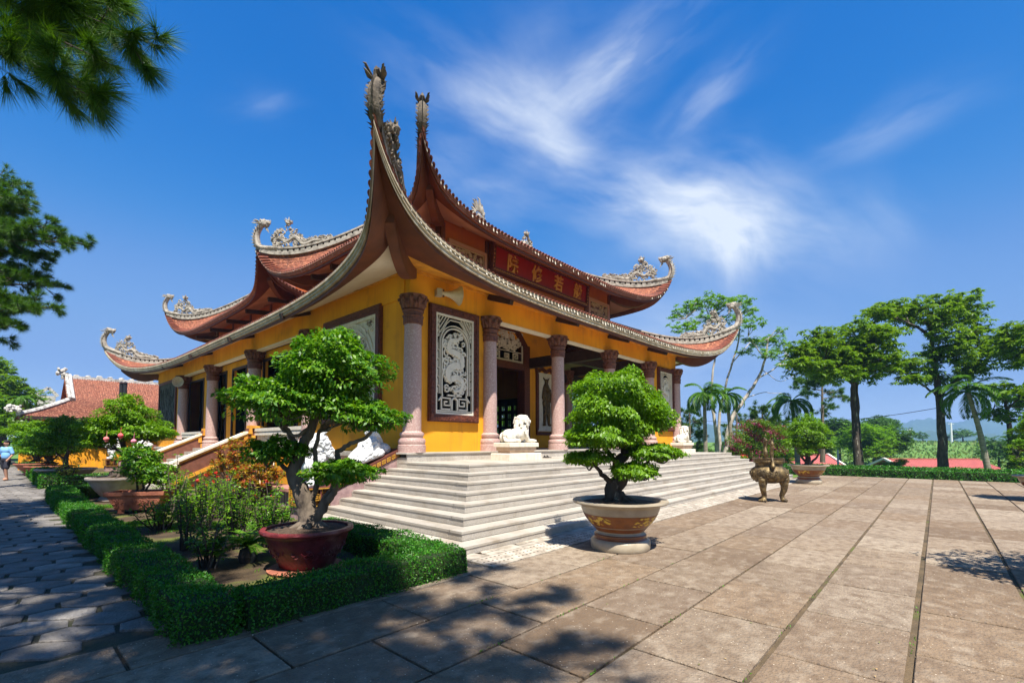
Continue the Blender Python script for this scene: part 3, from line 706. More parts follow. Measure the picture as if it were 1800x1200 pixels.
front_lattice(21.28, 2.42, 1.32, 2.66, 2)
# big round-headed window on the side bay
def side_window(y1, z0, w, h):
    xf = lambda u, v, d: (6.93 + d, y1 - u, z0 + v)
    m = MB(); frame(m, xf, -.24, w + .24, -.24, h + .24, .24, -.09, 0); frame(m, xf, -.20, w + .20, -.20, h + .20, .11, -.11, -.09); o = m.build('window_panel', BRN2, H)
    m = MB(); d0, d1 = -.06, -.02; pbox(m, xf, 0, w, 0, h, -.02, -.004); frame(m, xf, 0, w, 0, h, .09, -.08, -.02); cu, cv = w / 2, h - w / 2 - .0; R_ = w / 2 - .10
    for rr, ww in ((R_, .07), (R_ - .15, .05), (R_ - .42, .08), (R_ - .62, .04)):
        m.ribbon([(cu - rr, .1), (cu - rr, cv)] + [(cu - rr*math.cos(t), cv + rr*math.sin(t)) for t in np.linspace(0, PI, 30)] + [(cu + rr, cv), (cu + rr, .1)], ww, d0, d1, xf)
    q = random.Random(5)
    for i in range(40):
        t = q.uniform(.05, PI - .05); rr = R_ - .28 + q.uniform(-.06, .06); m.ribbon(curl(cu - rr*math.cos(t), cv + rr*math.sin(t), .07, q.uniform(0, 6), q.choice((-1, 1))), .025, d0, d1, xf)
    for sgn in (-1, 1):
        for i in range(14): m.ribbon(curl(cu + sgn * q.uniform(w*.33, w*.45), h - q.uniform(.12, .42), q.uniform(.05, .10), q.uniform(0, 6), q.choice((-1, 1))), .03, d0, d1, xf)
    scrollwork(m, xf, cu - R_ + .7, cu + R_ - .7, .2, cv + .3, 60, .035, d0, d1, 8, .06, .16)
    for sgn in (-1, 1): scrollwork(m, xf, cu + sgn*(R_-.28) - .13, cu + sgn*(R_-.28) + .13, .1, cv, 34, .03, d0, d1, 9 + sgn, .04, .08)
    m.build('lattice', WHT, o)
    q = random.Random(6); m = MB()
    for i in range(150):
        u, v = q.uniform(cu - R_ + .65, cu + R_ - .65), q.uniform(.2, cv + .55)
        if math.hypot(u - cu, max(v - cv, 0)) < R_ - .65: pbox(m, xf, u - q.uniform(.02, .05), u + .02, v - q.uniform(.02, .05), v + .02, -.0215, -.019)
    m.build('lattice_gap_shade', BLK, o)  # black patches on the uncut backing imitate shaded gaps
    return o
side_window(14.0, 2.45, 2.78, 2.72)
# dark carved stone panel on the far side bay
xf = lambda u, v, d: (6.93 + d, 36.1 - u, 2.25 + v)
m = MB(); frame(m, xf, -.15, 3.95, -.15, 3.1, .15, -.09, 0); o = m.build('stone_relief', BRN2, H)
SLT = mat('black_green_slate', (.035,.042,.032), .8, (.09,.10,.075), 9, 9, 1.0, 14, stretch=(1, 1, .25)); m = MB(); pbox(m, xf, 0, 3.8, 0, 2.95, -.04, -.004)
for i in range(160):
    u, v = rnd.uniform(.1, 3.7), rnd.uniform(.1, 2.4); l = rnd.uniform(.2, .5); m.ribbon([(u, v), (u + rnd.uniform(-.06, .06), v + l * .5), (u + rnd.uniform(-.1, .1), v + l)], [.05, .04, .015], -.04 - rnd.uniform(.01, .03), -.03, xf)
m.build('relief_carving', SLT, o)
# guardian relief beside the door, door leaves, pediment lattice
xf = lambda u, v, d: (17.30 + u, 14.0 + d, 2.35 + v)
m = MB(); m.ribbon([(-.12, 0), (-.12, 2.55), (-.20, 2.80), (.0, 2.72), (.25, 2.86), (.55, 2.72), (.85, 2.86), (1.10, 2.72), (1.30, 2.80), (1.20, 2.55), (1.20, 0), (1.24, -.25), (-.16, -.25), (-.12, 0)], .16, -.09, 0, xf); o = m.build('guardian_relief', BRN2, H)
m = MB(); pbox(m, xf, -.05, 1.13, -.14, 2.66, -.03, 0); frame(m, xf, -.02, 1.10, -.1, 2.6, .06, -.045, -.03); m.build('relief_field', WHT, o)
g = [((.54, 0, 1.98), (.19, .10, .22)), ((.54, -.02, 2.26), (.12, .08, .12)), ((.40, 0, 1.9), (.10, .07, .14)), ((.70, 0, 1.9), (.10, .07, .14)), ((.54, 0, 1.55), (.24, .11, .28)), ((.52, 0, 1.2), (.26, .12, .22)),
     ('c', (.34,-.02,1.85), (.24,-.04,1.45), .07, .055), ('c', (.24,-.04,1.45), (.42,-.06,1.25), .055, .05), ('c', (.74,-.02,1.85), (.86,-.04,1.5), .07, .055), ('c', (.86,-.04,1.5), (.72,-.05,1.2), .055, .05),
     ('c', (.43,0,1.1), (.40,-.02,.62), .13, .09), ('c', (.66,0,1.1), (.68,-.02,.62), .13, .09), ('c', (.40,-.02,.62), (.38,-.02,.22), .09, .07), ('c', (.68,-.02,.62), (.70,-.02,.22), .09, .07), ((.34,-.04,.16), (.12,.08,.06)), ((.74,-.04,.16), (.12,.08,.06)),
     ('c', (.40,0,2.35), (.30,0,2.45), .05, .03), ('c', (.68,0,2.35), (.78,0,2.45), .05, .03), ((.54,0,.9), (.12,.08,.3)), ('c', (.86,-.03,1.9), (.93,-.03,.5), .03, .03)]
def off_(p, dx, dy, dz):
    if p[0] == 'c': return ('c', (p[1][0]+dx, p[1][1]+dy, p[1][2]+dz), (p[2][0]+dx, p[2][1]+dy, p[2][2]+dz), p[3], p[4])
    return ((p[0][0]+dx, p[0][1]+dy, p[0][2]+dz), p[1])
BRR = mat('bronze_relief', (.20,.125,.045), .5, (.06,.04,.018), 12, 6, .8, 30, metal=.4)
gb = blob('guardian_figure', [off_(p, 17.30, 13.93, 2.35) for p in g], BRR, o, .035, 3)
# doorway
m = MB(); m.box(DX0-.02, DX0+.10, 13.9, 14.3, 1.42, 5.0); m.box(DX1-.10, DX1+.28, 13.86, 14.3, 1.42, 6.1); m.box(DX0-.28, DX0-.02, 13.86, 14.3, 1.42, 6.1); m.box(DX0-.02, DX1-.1, 13.88, 14.3, 4.95, 5.25)
m.bar((DX1+.10, 14.05, 6.05), (DX1-.55, 14.05, 6.75), .3, .22, (0,1,0)); m.bar((DX0-.10, 14.05, 6.05), (DX0+.55, 14.05, 6.75), .3, .22, (0,1,0)); m.box(DX0+.45, DX1-.45, 13.9, 14.3, 6.62, 6.84)
dr = m.build('doorway', BRN2, H)
m = MB(); xf = lambda u, v, d: (DX0 + u, 13.98 + d, 5.25 + v); frame(m, xf, .0, 2.2, 0, 1.40, .05, -.02, .05)
key_fret(m, xf, .35, .1, .3, .05, -.02, .04); key_fret(m, xf, 1.85, .1, .3, .05, -.02, .04, -1); key_fret(m, xf, 1.0, .1, .25, .05, -.02, .04); m.ribbon([(.05,.08),(2.15,.08)], .05, -.02, .04, xf); m.ribbon([(.05,.48),(2.15,.48)], .03, -.02, .04, xf)
scrollwork(m, xf, .1, 2.1, .5, 1.15, 46, .06, -.02, .04, 14, .07, .16); scrollwork(m, xf, .5, 1.7, 1.0, 1.38, 14, .06, -.02, .04, 15, .07, .14)
m.build('pediment_lattice', WHT, dr)
m = MB(); m.box(DX0 - .1, DX1 + .1, 14.26, 14.28, 5.2, 6.7); m.build('pediment_backing', BLK, dr)
m = MB()
for y in (16.98, 17.4, 17.87, 18.35, 18.82): m.box(19.2, 19.28, y-.12, y+.12, 1.42, 4.1)
for z, h_ in ((1.7, .28), (2.5, .06), (2.95, .05), (3.35, .10), (3.9, .2)): m.box(19.21, 19.27, 16.9, 18.9, z-h_, z+h_)
for y in (17.18, 17.63, 18.1, 18.6): m.box(19.22, 19.26, y-.02, y+.02, 1.42, 4.1)
m.build('side_door_grille', DRK, H)
for y0, y1 in SIDE_DOORS:
    m = MB()
    m.box(7.24, 7.32, y0 - .08, y0, 1.42, 5.05); m.box(7.24, 7.32, y1, y1 + .08, 1.42, 5.05); m.box(7.24, 7.32, y0, y1, 4.95, 5.05)
    m.build('side_door_frame', DRK, H)
# balustrade between the side columns
for y0, y1 in ((15.6, 20.0), (26.1, 30.6)):
    m = MB()
    m.box(6.86, 7.06, y0, y1, 1.95, 2.06); m.box(6.84, 7.08, y0, y1, 2.10, 2.22); m.box(6.88, 7.04, y0, y1, 2.061, 2.099); m.box(6.86, 7.06, y0, y1, 1.42, 1.50)
    y = y0 + .1
    while y < y1: m.box(6.93, 6.99, y, y + .06, 1.50, 1.95); y += .14
    m.build('balustrade', WHT, H)

# ---------------------------------------------------------------- roofs
TILE = mat('fired_roof_tile', (.28,.085,.042), .85, (.15,.05,.028), 5, 9, .9, 30, col3=(.42,.16,.08), scale3=9, lo3=.52, hi3=.66)
def add_tile_courses(m_, sc=16):
    t = m_.node_tree; n = t.nodes; b = n['Principled BSDF']; src = b.inputs['Normal'].links[0].from_node
    co = n.new('ShaderNodeTexCoord'); v = n.new('ShaderNodeTexVoronoi'); v.inputs['Scale'].default_value = 7.0; v.inputs['Randomness'].default_value = .25
    t.links.new(co.outputs['Object'], v.inputs['Vector']); b2 = n.new('ShaderNodeBump'); b2.inputs['Strength'].default_value = 1; b2.inputs['Distance'].default_value = .06
    t.links.new(v.outputs['Distance'], b2.inputs['Height']); b2.invert = True; t.links.new(src.outputs[0], b2.inputs['Normal']); t.links.new(b2.outputs[0], b.inputs['Normal'])
add_tile_courses(TILE)
TEND = mat('eave_tile_end', (.26,.07,.035), .7, (.14,.04,.025), 9, 6, .6, 30, island=.25)
TS = np.linspace(-1, 1, 101); SV = np.sign(TS) * (1 - (1 - np.abs(TS)) ** 1.9)
class Roof:
    def __init__(s, cx_, cy_, hx, hy, fl, zb, rise, wx, wy, zw, tx, ty, zt, band, mats, zp=1.25):
        s.__dict__.update(locals()); s.c = np.array([cx_, cy_])
    def prof(s, q, k=0):
        a = abs(q)
        if k == 1 and q > 0: return s.rise * (.08 * a ** 4 + .92 * a ** (46 if s.hy > 12 else 16))     # the near side corners kick up sharply
        return s.rise * (.36 * a ** 4 + .64 * a ** 15)
    def flr(s, q, k):
        a = abs(q)
        return 1.55 * s.fl * (1 - a ** 4.8) if (k == 1 and q > 0 and s.hy > 12) else s.fl * (1 - a ** 4) * (1 if not (k == 1 and s.hy > 12) else 1.55)
    def side(s, k):   # k: 0 front(-y) 1 left(-x) 2 back(+y) 3 right(+x)
        t, n = [((1,0),(0,-1)), ((0,-1),(-1,0)), ((-1,0),(0,1)), ((0,1),(1,0))][k]
        return np.array(t, float), np.array(n, float), (s.hx if k % 2 == 0 else s.hy), (s.hy if k % 2 == 0 else s.hx), (s.wx if k % 2 == 0 else s.wy), (s.wy if k % 2 == 0 else s.wx), (s.tx if k % 2 == 0 else s.ty), (s.ty if k % 2 == 0 else s.tx)
    def eave(s, k, q, inset=0.0):
        t, n, h, D, *_ = s.side(k); return s.c + t * q * (h - inset * abs(q)) + n * (D - inset - s.flr(q, k))
    def top_pt(s, k, q, v):
        t, n, h, D, hw, Dw, ht, Dt = s.side(k); e = s.eave(k, q); T = s.c + t * q * ht + n * Dt
        p = e * (1 - v) + T * v; z0 = s.zb + s.band
        return (p[0], p[1], z0 + (s.zt - z0) * v ** s.zp + s.prof(q, k) * (1 - v) ** 3.2)
    def soff_pt(s, k, q, v, dz=0.0, inset=.05):
        t, n, h, D, hw, Dw, *_ = s.side(k); e = s.eave(k, q, inset); T = s.c + t * q * hw + n * Dw
        p = e * (1 - v) + T * v
        return (p[0], p[1], s.zb - .05 + dz + s.prof(q, k) * (1 - v) ** 2.6 + (s.zw - s.zb) * v)
    def build(s, sides, label):
        m = MB()
        for k in sides:
            m.grid([[s.top_pt(k, q, v) for q in SV] for v in np.linspace(0, 1, 15)])
        R_ = m.build('roof', s.mats[0], H, True)
        if label: R_['label'] = label
        m = MB()
        for k in sides:       # moulded gutter band
            loops = [(.0, s.band), (-.045, s.band), (-.05, s.band*.72), (-.015, s.band*.66), (-.03, s.band*.38), (.01, s.band*.30), (.0, 0.0), (.07, 0.0)]
            m.grid([[(*s.eave(k, q, i_), s.zb + s.prof(q, k) + z_ - .004) for q in SV] for i_, z_ in loops])
        auto_smooth(m.build('gutter_band', s.mats[1], R_), 40)
        m = MB(); m2 = MB()
        for k in sides:       # dark board, flaring at the corners, then the pale soffit
            vs = lambda q: (.36 + .26 * abs(q) ** 4) if k == 0 and s.hy > 12 else .13 + .30 * abs(q) ** 6
            m.grid([[(*s.eave(k, q, .07), s.zb + s.prof(q, k) + .02) for q in SV], [s.soff_pt(k, q, 0.0, -.05, .07) for q in SV]])
            m.grid([[s.soff_pt(k, q, vs(q) * j / 4, -.05, .07) for q in SV] for j in range(5)])
            m.grid([[s.soff_pt(k, q, vs(q), -.05, .07) for q in SV], [s.soff_pt(k, q, vs(q), .10, .07) for q in SV]])
            m5 = MB() if (k == 0 and s.hy > 12) else m2; m5.grid([[s.soff_pt(k, q, vs(q) + (1 - vs(q)) * j / 6, .0, .07) for q in SV] for j in range(7)])
            if m5 is not m2: m5.build('soffit', YEL2, R_, True)
        auto_smooth(m.build('eave_board', s.mats[2], R_), 30); m2.build('soffit', s.mats[3], R_, True)
        # tile ends along the eave
        m = MB(); md = MB()
        for k in sides:
            t, n, h, D, *_ = s.side(k); qs = np.linspace(-1, 1, 4001); P = np.array([[*s.eave(k, q), s.zb + s.band + s.prof(q, k)] for q in qs])
            dl = np.concatenate([[0], np.cumsum(np.linalg.norm(np.diff(P, axis=0), axis=1))]); cnt = int(dl[-1] / .17)
            for i in range(cnt + 1):
                q = np.interp(i * .17, dl, qs); q = max(-.999, min(.999, q)); a = np.array(s.top_pt(k, q, 0)); b = np.array(s.top_pt(k, q, .16)); ax = b - a; l = np.linalg.norm(ax); ax /= l
                e2 = np.array(s.top_pt(k, min(1, q + .002), 0)) - np.array(s.top_pt(k, max(-1, q - .002), 0)); e2 /= np.linalg.norm(e2); up = np.cross(e2, ax); up *= np.sign(up[2]) if abs(up[2]) > .05 else 1
                st = a - ax * (.035 if k == 1 else .09); L_ = min(l * .9, .55 if s.band > .2 else .45) + rnd.uniform(-.02, .02)
                rows = [[tuple(st + ax * f * L_ + e2 * .062 * math.cos(w) + up * (.062 * math.sin(w) + .012)) for w in np.linspace(0, PI, 6)] for f in (0, 1)]
                m.grid(rows); o_ = len(m.v); m.v.extend([rows[0][j] for j in range(6)]); m.f.append(tuple(o_ + j for j in range(6)))
                if i % 1 == 0 and rnd.random() < (s.drip if k != 1 else s.drip * .12):
                    c_ = st + ax * .03 + e2 * .085 - np.array([0, 0, rnd.uniform(.02, .05)]); w_ = rnd.uniform(.025, .05); hh = rnd.uniform(.05, .11)
                    md.add([c_ - e2*w_, c_ + e2*w_, c_ + e2*w_*.7 - np.array([0,0,hh]) - ax*.015, c_ - e2*w_*.5 - np.array([0,0,hh*rnd.uniform(.6,1)]) - ax*.015, c_ - e2*w_ + ax*.02, c_ + e2*w_ + ax*.02, c_ + e2*w_*.7 - np.array([0,0,hh]) + ax*.01, c_ - e2*w_*.5 - np.array([0,0,hh*.8]) + ax*.01],
                           [(0,1,2,3),(7,6,5,4),(0,4,5,1),(1,5,6,2),(2,6,7,3),(3,7,4,0)])
        tag(m.build('eave_tile_row', TEND, R_), kind='stuff')
        if md.v: tag(md.build('lime_drip_tile_row', WHT, R_), kind='stuff')
        return R_
    def hip(s, R_, k, sg, mt, v1=1.0, w=.20, h=.30):
        """openwork ridge running down the hip to the upturned tip"""
        vv = np.linspace(0.02, v1, 26); P = [Vector(s.top_pt(k, sg, v)) for v in vv]; m = MB()
        side = Vector((P[-1] - P[0])); side.z = 0; side.normalize(); sd = Vector((-side.y, side.x, 0))
        for (z0, z1, ww) in ((-.04, .10, w), (h - .07, h, w * .95)):
            m.grid([[p + sd*ww/2*a + Vector((0,0,z)) for p in P] for a, z in ((-1,z0),(-1,z1),(1,z1),(1,z0),(-1,z0))])
        m3 = MB(); m3.grid([[p + sd*.02*a + Vector((0,0,z)) for p in P] for a, z in ((-1,.1),(-1,h-.07),(1,h-.07),(1,.1))])  # black strip between the rails paints the shade in the pierced gaps
        l = 0; nxt = .1
        for i in range(len(P) - 1):
            sg_ = (P[i+1] - P[i]).length
            while nxt < l + sg_:
                c_ = P[i].lerp(P[i+1], (nxt - l) / sg_); m.bar(c_ + Vector((0,0,.09)) , c_ + Vector((0,0,h-.06)), w*.9, .13, tuple(sd)); nxt += .27
            l += sg_
        a = P[0]; out = -side
        o = m.build('hip_ridge', mt, R_); auto_smooth(o, 40); m3.build('ridge_gap_shade', BLK, R_)
        return P, out, side
def dragon_finial(R_, P, out, k, mt, ht=1.25):
    """rearing dragon neck with comb and head at the tip of the hip"""
    up = Vector((0,0,1)); a = P[0] + up * .18; side = Vector((-out.y, out.x, 0)); s_ = ht / 1.25
    ctr = [P[4] + up*.25, P[2] + up*.24, a + out*.02, a + out*.20*s_ + up*.30*s_, a + out*.20*s_ + up*.62*s_, a + out*.06*s_ + up*.88*s_, a - out*.10*s_ + up*1.02*s_]
    pth = [Vector(p) for p in catmull([tuple(c) for c in ctr], 6)]; n = len(pth)
    m = MB(); rr = [(.07 + .07 * math.sin(PI * min(1, i / n * 1.05)) ** .7) * s_ for i in range(n)]
    m.tube(pth, rr, 10)
    for i in range(3, n - 1, 1):       # dorsal comb and belly plates
        t = (pth[min(i+1, n-1)] - pth[i-1]).normalized(); o_ = t.cross(side); o_ = o_ if o_.dot(out) > 0 else -o_
        b = pth[i] + o_ * rr[i] * .8; tip = b + o_ * (.17 if i % 2 else .09) * s_ + t * .09 * s_
        m.add([b - t*.05, b + t*.05, tip, b + side*.02, b - side*.02], [(0,3,2),(3,1,2),(1,4,2),(4,0,2)])
        for w in (-1, 1):
            b2 = pth[i] + side * w * rr[i] * .9; m.add([b2 - t*.04, b2 + t*.04, b2 + side*w*(.10 if i % 3 else .05) + t*.07, b2 - o_*.04], [(0,1,2),(1,3,2),(3,0,2)])
    hd = pth[-1]; f = -out
    m.ball(hd + f*.06*s_ + up*.03, (.16*s_,)*3, 8, 6, .12); m.ball(hd + f*.22*s_ + up*.05*s_, .105*s_, 8, 6, .15); m.ball(hd + f*.20*s_ - up*.07*s_, .075*s_, 8, 5, .15)
    for w in (-1, 1):
        m.tube([hd + side*w*.05 + up*.10*s_, hd + side*w*.045 - f*.10*s_ + up*.15*s_, hd + side*w*.02 - f*.14*s_ + up*.22*s_], [.05*s_, .05*s_, .03*s_], 6)
        for j in range(6):
            q = rnd.uniform(-.3, 1.2); m.tube([hd + side*w*.08 - f*.04, hd + side*w*.16 - f*(.12+.05*j)*s_ + up*(.02 + q*.12)*s_, hd + side*w*.19 - f*(.18+.05*j)*s_ + up*(.04 + q*.08)*s_], [.03, .025, .005], 5)
        m.ball(hd + side*w*.09*s_ + f*.13*s_ + up*.10*s_, .035*s_, 6, 5)
    for j in range(5): m.tube([hd + f*.15 - up*.1*s_, hd + f*(.10+.03*j) - up*(.2+.02*j)*s_, hd + f*(.12+.04*j) - up*(.26+.04*j)*s_], [.02,.016,.004], 5)
    for j in range(5): m.tube([hd + up*.06, hd - f*.04*j + up*.16*s_, hd + f*(.04-.05*j) + up*(.21+.04*rnd.random())*s_], [.06,.05,.012], 6)
    m.tube([hd + f*.3*s_, hd + f*.34*s_ + up*.12*s_, hd + f*.28*s_ + up*.2*s_], [.03,.02,.005], 5)
    for i in range(2, n - 2, 2):      # lumpy scales and fins on the flanks
        for w in (-1, 1):
            b3 = pth[i] + side*w*rr[i]*.8; m.ball(b3, (.045*s_, .045*s_, .06*s_), 6, 5, .25)
    o = m.build('dragon_finial', mt, R_, False); return o
def crest_dragon(R_, P, mt, i0=5, i1=17, ht=.95, seed=1, head=True, flip=False):
    """pierced cloud-and-dragon crest standing on the ridge line P[i0..i1]"""
    q = random.Random(seed); up = Vector((0,0,1)); m = MB(); sd = (P[i1] - P[i0]); sd.z = 0; L_ = sd.length; sd.normalize(); nr = Vector((-sd.y, sd.x, 0))
    def base(f): g = i0 + f * (i1 - i0); a = int(min(g, i1 - 1)); return P[a].lerp(P[a+1], g - a) + up * .30
    def env(f): return ht * (max(0, 1 - abs(f - .26) / .26) ** .8 * .75 + .33 * (1 - f) ** .7 + .10) if head else ht * (1 - abs(f - .5) * 1.5)
    F_ = (lambda f: 1 - f) if flip else (lambda f: f)
    pts = [base(F_(f)) + up * (env(f) * (.40 + .16 * math.sin(f * 19))) for f in np.linspace(.02, .98, 34)]
    m.tube(pts, [.05 + .05 * math.sin(PI * i / 34) for i in range(34)], 7)
    n = int(130 * L_ / 2.3)
    for i in range(n):
        f = q.random() ** 1.15; h_ = env(f) * q.random(); c = base(F_(f)) + up * h_ + nr * q.uniform(-.05, .05); r = q.uniform(.05, .12); a0 = q.uniform(0, 6.28); s_ = q.choice((-1, 1))
        pp = [c + sd * (r*(1-.6*j/9)*math.cos(a0+s_*j*.62)) + up * (r*(1-.6*j/9)*math.sin(a0+s_*j*.62)) for j in range(10)]
        m.tube(pp, [.030*(1-.5*j/9) for j in range(10)], 5, True, 1.6)
    for i in range(int(n * .45)):
        f = q.random(); h_ = env(f) * q.uniform(.6, 1.0); c = base(F_(f)) + up * h_; d = (sd * q.uniform(-1, 1) + up * q.uniform(.3, 1.3) + nr * q.uniform(-.3, .3)).normalized()
        m.tube([c - d*.05, c + d*.05, c + d*.13 + sd*.03], [.032, .024, .004], 5)
    if head:
        c = base(F_(.27)) + up * (env(.27) + .0); m.ball(c, .12, 8, 6, .2); m.ball(c + sd*(.12 if not flip else -.12), .08, 7, 5, .2)
        for j in range(10):
            d = (sd*q.uniform(-1,1) + up*q.uniform(-.1,1.2) + nr*q.uniform(-.7,.7)).normalized(); m.tube([c, c + d*.14, c + d*.2 + up*.04], [.04,.03,.005], 5)
    return m.build('ridge_dragon', mt, R_)

LOW = Roof(15.1, 23.2, 10.6, 15.7, 1.0, 5.66, 1.68, 8.12, 13.46, 6.12, 5.4, 11.2, 7.45, .24, (TILE, GUT, BRN, CREAM)); LOW.drip = .0
R1 = None
def build_low():
    LOW.drip = .75
    r = LOW.build((0, 1, 2, 3), 'lower tier of the tiled roof')
    return r
R1 = build_low()
U1 = Roof(15.1, 15.62, 7.78, 5.77, .72, 8.42, 1.32, 5.42, 3.67, 9.12, 3.9, .15, 11.3, .16, (TILE, GUTR, BRN, TANS), 1.15); U1.drip = .35
U2 = Roof(15.1, 29.50, 7.78, 8.05, .72, 8.42, 1.60, 5.42, 6.0, 9.12, 3.9, 2.6, 11.3, .16, (TILE, GUTR, BRN, TANS), 1.15); U2.drip = .0
R2 = U1.build((0, 1, 2, 3), 'near section of the upper roof tier'); R3 = U2.build((0, 1, 2, 3), 'rear section of the upper roof tier')
hips = [(R1, LOW, 0, -1, CONB, 1.02, 3), (R1, LOW, 0, 1, CON, 1.30, 4), (R1, LOW, 1, -1, CON, 1.30, 5), (R1, LOW, 2, -1, CON, 1.3, 6),
        (R2, U1, 0, -1, CONB, .95, 7), (R2, U1, 0, 1, CON, 1.2, 8), (R2, U1, 1, -1, CON, 1.25, 9), (R3, U2, 1, -1, CON, 1.2, 10)]
for R_, T_, k, sg, mt, ht, sd_ in hips:
    P, out, inn = T_.hip(R_, k, sg, CON if mt is CON else CONB)
    dragon_finial(R_, P, out, k, mt, ht)
    L_ = [0]
    for i in range(len(P) - 1): L_.append(L_[-1] + (P[i+1] - P[i]).length)
    i0 = next(i for i in range(len(P)) if L_[i] > .5); i1 = next((i for i in range(len(P)) if L_[i] > 3.1), len(P) - 1)
    crest_dragon(R_, P, mt, i0, i1, 1.0, sd_)
# main ridges with jewel and facing dragons
for R_, T_ in ((R2, U1), (R3, U2)):
    yc = T_.cy_; m = MB(); 
    if T_ is U2: m.box(11.2, 19.0, yc - 2.6, yc + 2.6, 11.25, 11.3)
    m.box(11.2, 19.0, yc - .14, yc + .14, 11.2, 11.55); m.box(11.1, 19.1, yc - .18, yc + .18, 11.551, 11.65); m.build('main_ridge', CON, R_)
    Pr = [Vector((11.3 + 7.6 * i / 24, yc, 11.35)) for i in range(25)]
    if R_ is R2:
        crest_dragon(R_, Pr, CON, 18, 24, .85, 21, True, True); crest_dragon(R_, Pr, CON, 0, 6, .85, 22, True)
        m = MB(); c = Vector((14.9, yc, 12.25)); q = random.Random(33)
        m.tube([c + Vector((.28*math.cos(t), 0, .30*math.sin(t))) for t in np.linspace(0, 2*PI, 20)], .045, 6)
        m.ball(c, .13, 8, 6)
        for j in range(12): t = j*PI/6; m.bar(c + Vector((.1*math.cos(t),0,.1*math.sin(t))), c + Vector((.28*math.cos(t),0,.3*math.sin(t))), .03, .03)
        for j in range(16):
            t = -.3 + j * (PI + .6) / 15; l = .5 + .25 * max(0, math.sin(t)) ** 3 * (1 + .3 * (j % 2)); m.tube([c + Vector((.3*math.cos(t), 0, .32*math.sin(t))), c + Vector((l*.8*math.cos(t+.1), q.uniform(-.05,.05), l*math.sin(t+.1))), c + Vector((l*math.cos(t+.25)*.9, 0, l*1.12*math.sin(t+.2)))], [.06,.045,.008], 5)
        for j in range(46):
            u = q.uniform(-.75, .75); v = q.uniform(0, .55) * (1 - abs(u) * .8); cc = c + Vector((u, q.uniform(-.06,.06), v - .5)); r = q.uniform(.05, .1); a0 = q.uniform(0, 6)
            m.tube([cc + Vector((r*math.cos(a0+i*.7), 0, r*math.sin(a0+i*.7))) for i in range(8)], [.035*(1-i/12) for i in range(8)], 5)
        m.build('ridge_jewel', CON, R_)
    # upper wall
    m = MB(); y0, y1 = (12.0, 18.8) if T_ is U1 else (23.1, 35.1)
    m.box(9.7, 20.5, y0, y0 + .2, 7.0, 9.3); m.box(9.7, 9.9, y0 + .2, y1, 7.0, 9.3); m.box(20.3, 20.5, y0 + .2, y1, 7.0, 9.3); m.box(9.9, 20.3, y1 - .2, y1, 7.0, 9.3)
    m.build('clerestory_wall', ORW, H)
    for x in (9.78, 11.85, 18.35, 20.42): MB().box(x - .09, x + .09, y0 - .05, y0 - .002, 7.0, 9.0).build('clerestory_post', BRN, H)
    ys = [y0 + .1 + i * (y1 - y0 - .2) / 4 for i in range(5)]
    for y in ys: MB().box(9.64, 9.698, y - .09, y + .09, 7.0, 9.0).build('clerestory_post', BRN, H)
    MB().box(9.66, 9.69, y0, y1, 7.35, 7.47).build('clerestory_rail', BRN, H)
    for y in ys + ([12.7] if T_ is U1 else []): MB().bar((9.66, y, 8.55), (8.45, y, 8.42), .16, .20).build('eave_bracket', DRK, H)
m = MB(); m.box(9.9, 20.3, 18.8, 23.1, 7.0, 9.0); m.build('link_wall', ORW, H)
# brackets under the lower eave and curved corner rafters
for x in (9.75, 13.1, 16.6, 20.1): MB().bar((x, 9.74, 5.98), (x, 8.85, 5.66), .15, .17).build('eave_bracket', DRK, H)
for y in (15.3, 20.3, 25.7, 30.9): MB().bar((6.87, y, 5.98), (5.95, y, 5.66), .15, .17).build('eave_bracket', DRK, H)
def corner_rafter(T_, R_, k, sg, wall_z, mt, w=.2):
    P = []
    for v in np.linspace(.30, 1.0, 14):
        p = Vector(T_.soff_pt(k, sg, v, 0, .07)); f = (v - .3) / .7; P.append((p, f))
    m = MB(); d = (P[-1][0] - P[0][0]); d.z = 0; d.normalize(); sd = Vector((-d.y, d.x, 0)); rows = []
    for a, top in ((-1, 1), (-1, 0), (1, 0), (1, 1)):
        rows.append([p + sd*w/2*a + Vector((0,0, .05 if top else -.14 - .32*math.sin(PI*min(1, f*.75+.12))**1.2)) for p, f in P])
    m.grid(rows); o_ = rows; m.add([r[-1] for r in rows], [(0,1,2,3)]); m.add([r[0] for r in rows], [(3,2,1,0)])
    m.build('corner_rafter', mt, R_)
for T_, R_, ks in ((LOW, R1, ((0,-1),(0,1),(1,-1))), (U1, R2, ((0,-1),(0,1),(1,-1))), (U2, R3, ((1,1),(1,-1)))):
    for k, sg in ks: corner_rafter(T_, R_, k, sg, 0, BRN, .22)

# ---- name board with four gilded characters
xf = lambda u, v, d: (11.9 + u, 11.90 + d - v * .10, 7.92 + v)
m = MB(); frame(m, xf, 0, 6.35, 0, 1.08, .16, -.10, .04); frame(m, xf, .02, 6.33, .02, 1.06, .035, -.13, -.10); frame(m, xf, .13, 6.22, .13, .95, .03, -.13, -.10)
nb = m.build('name_board', BRN2, H); nb['label'] = 'red name board with four gilded Chinese characters'
m = MB(); pbox(m, xf, .16, 6.19, .16, .92, -.05, .0); m.build('board_field', RED, nb)
m = MB()
q = random.Random(4); u = .12
while u < 6.2:
    for v in (.085, .995): m.ribbon([(u, v - .02), (u + .06, v + .03), (u + .12, v - .02), (u + .18, v + .02)], .022, -.118, -.10, xf); m.ribbon(curl(u + .22, v, .03, q.uniform(0, 6), 1), .014, -.116, -.10, xf)
    u += .26
for v in np.arange(.2, .9, .14):
    for u in (.085, 6.265): m.ribbon(curl(u, v, .04, v * 9, 1), .018, -.118, -.10, xf)
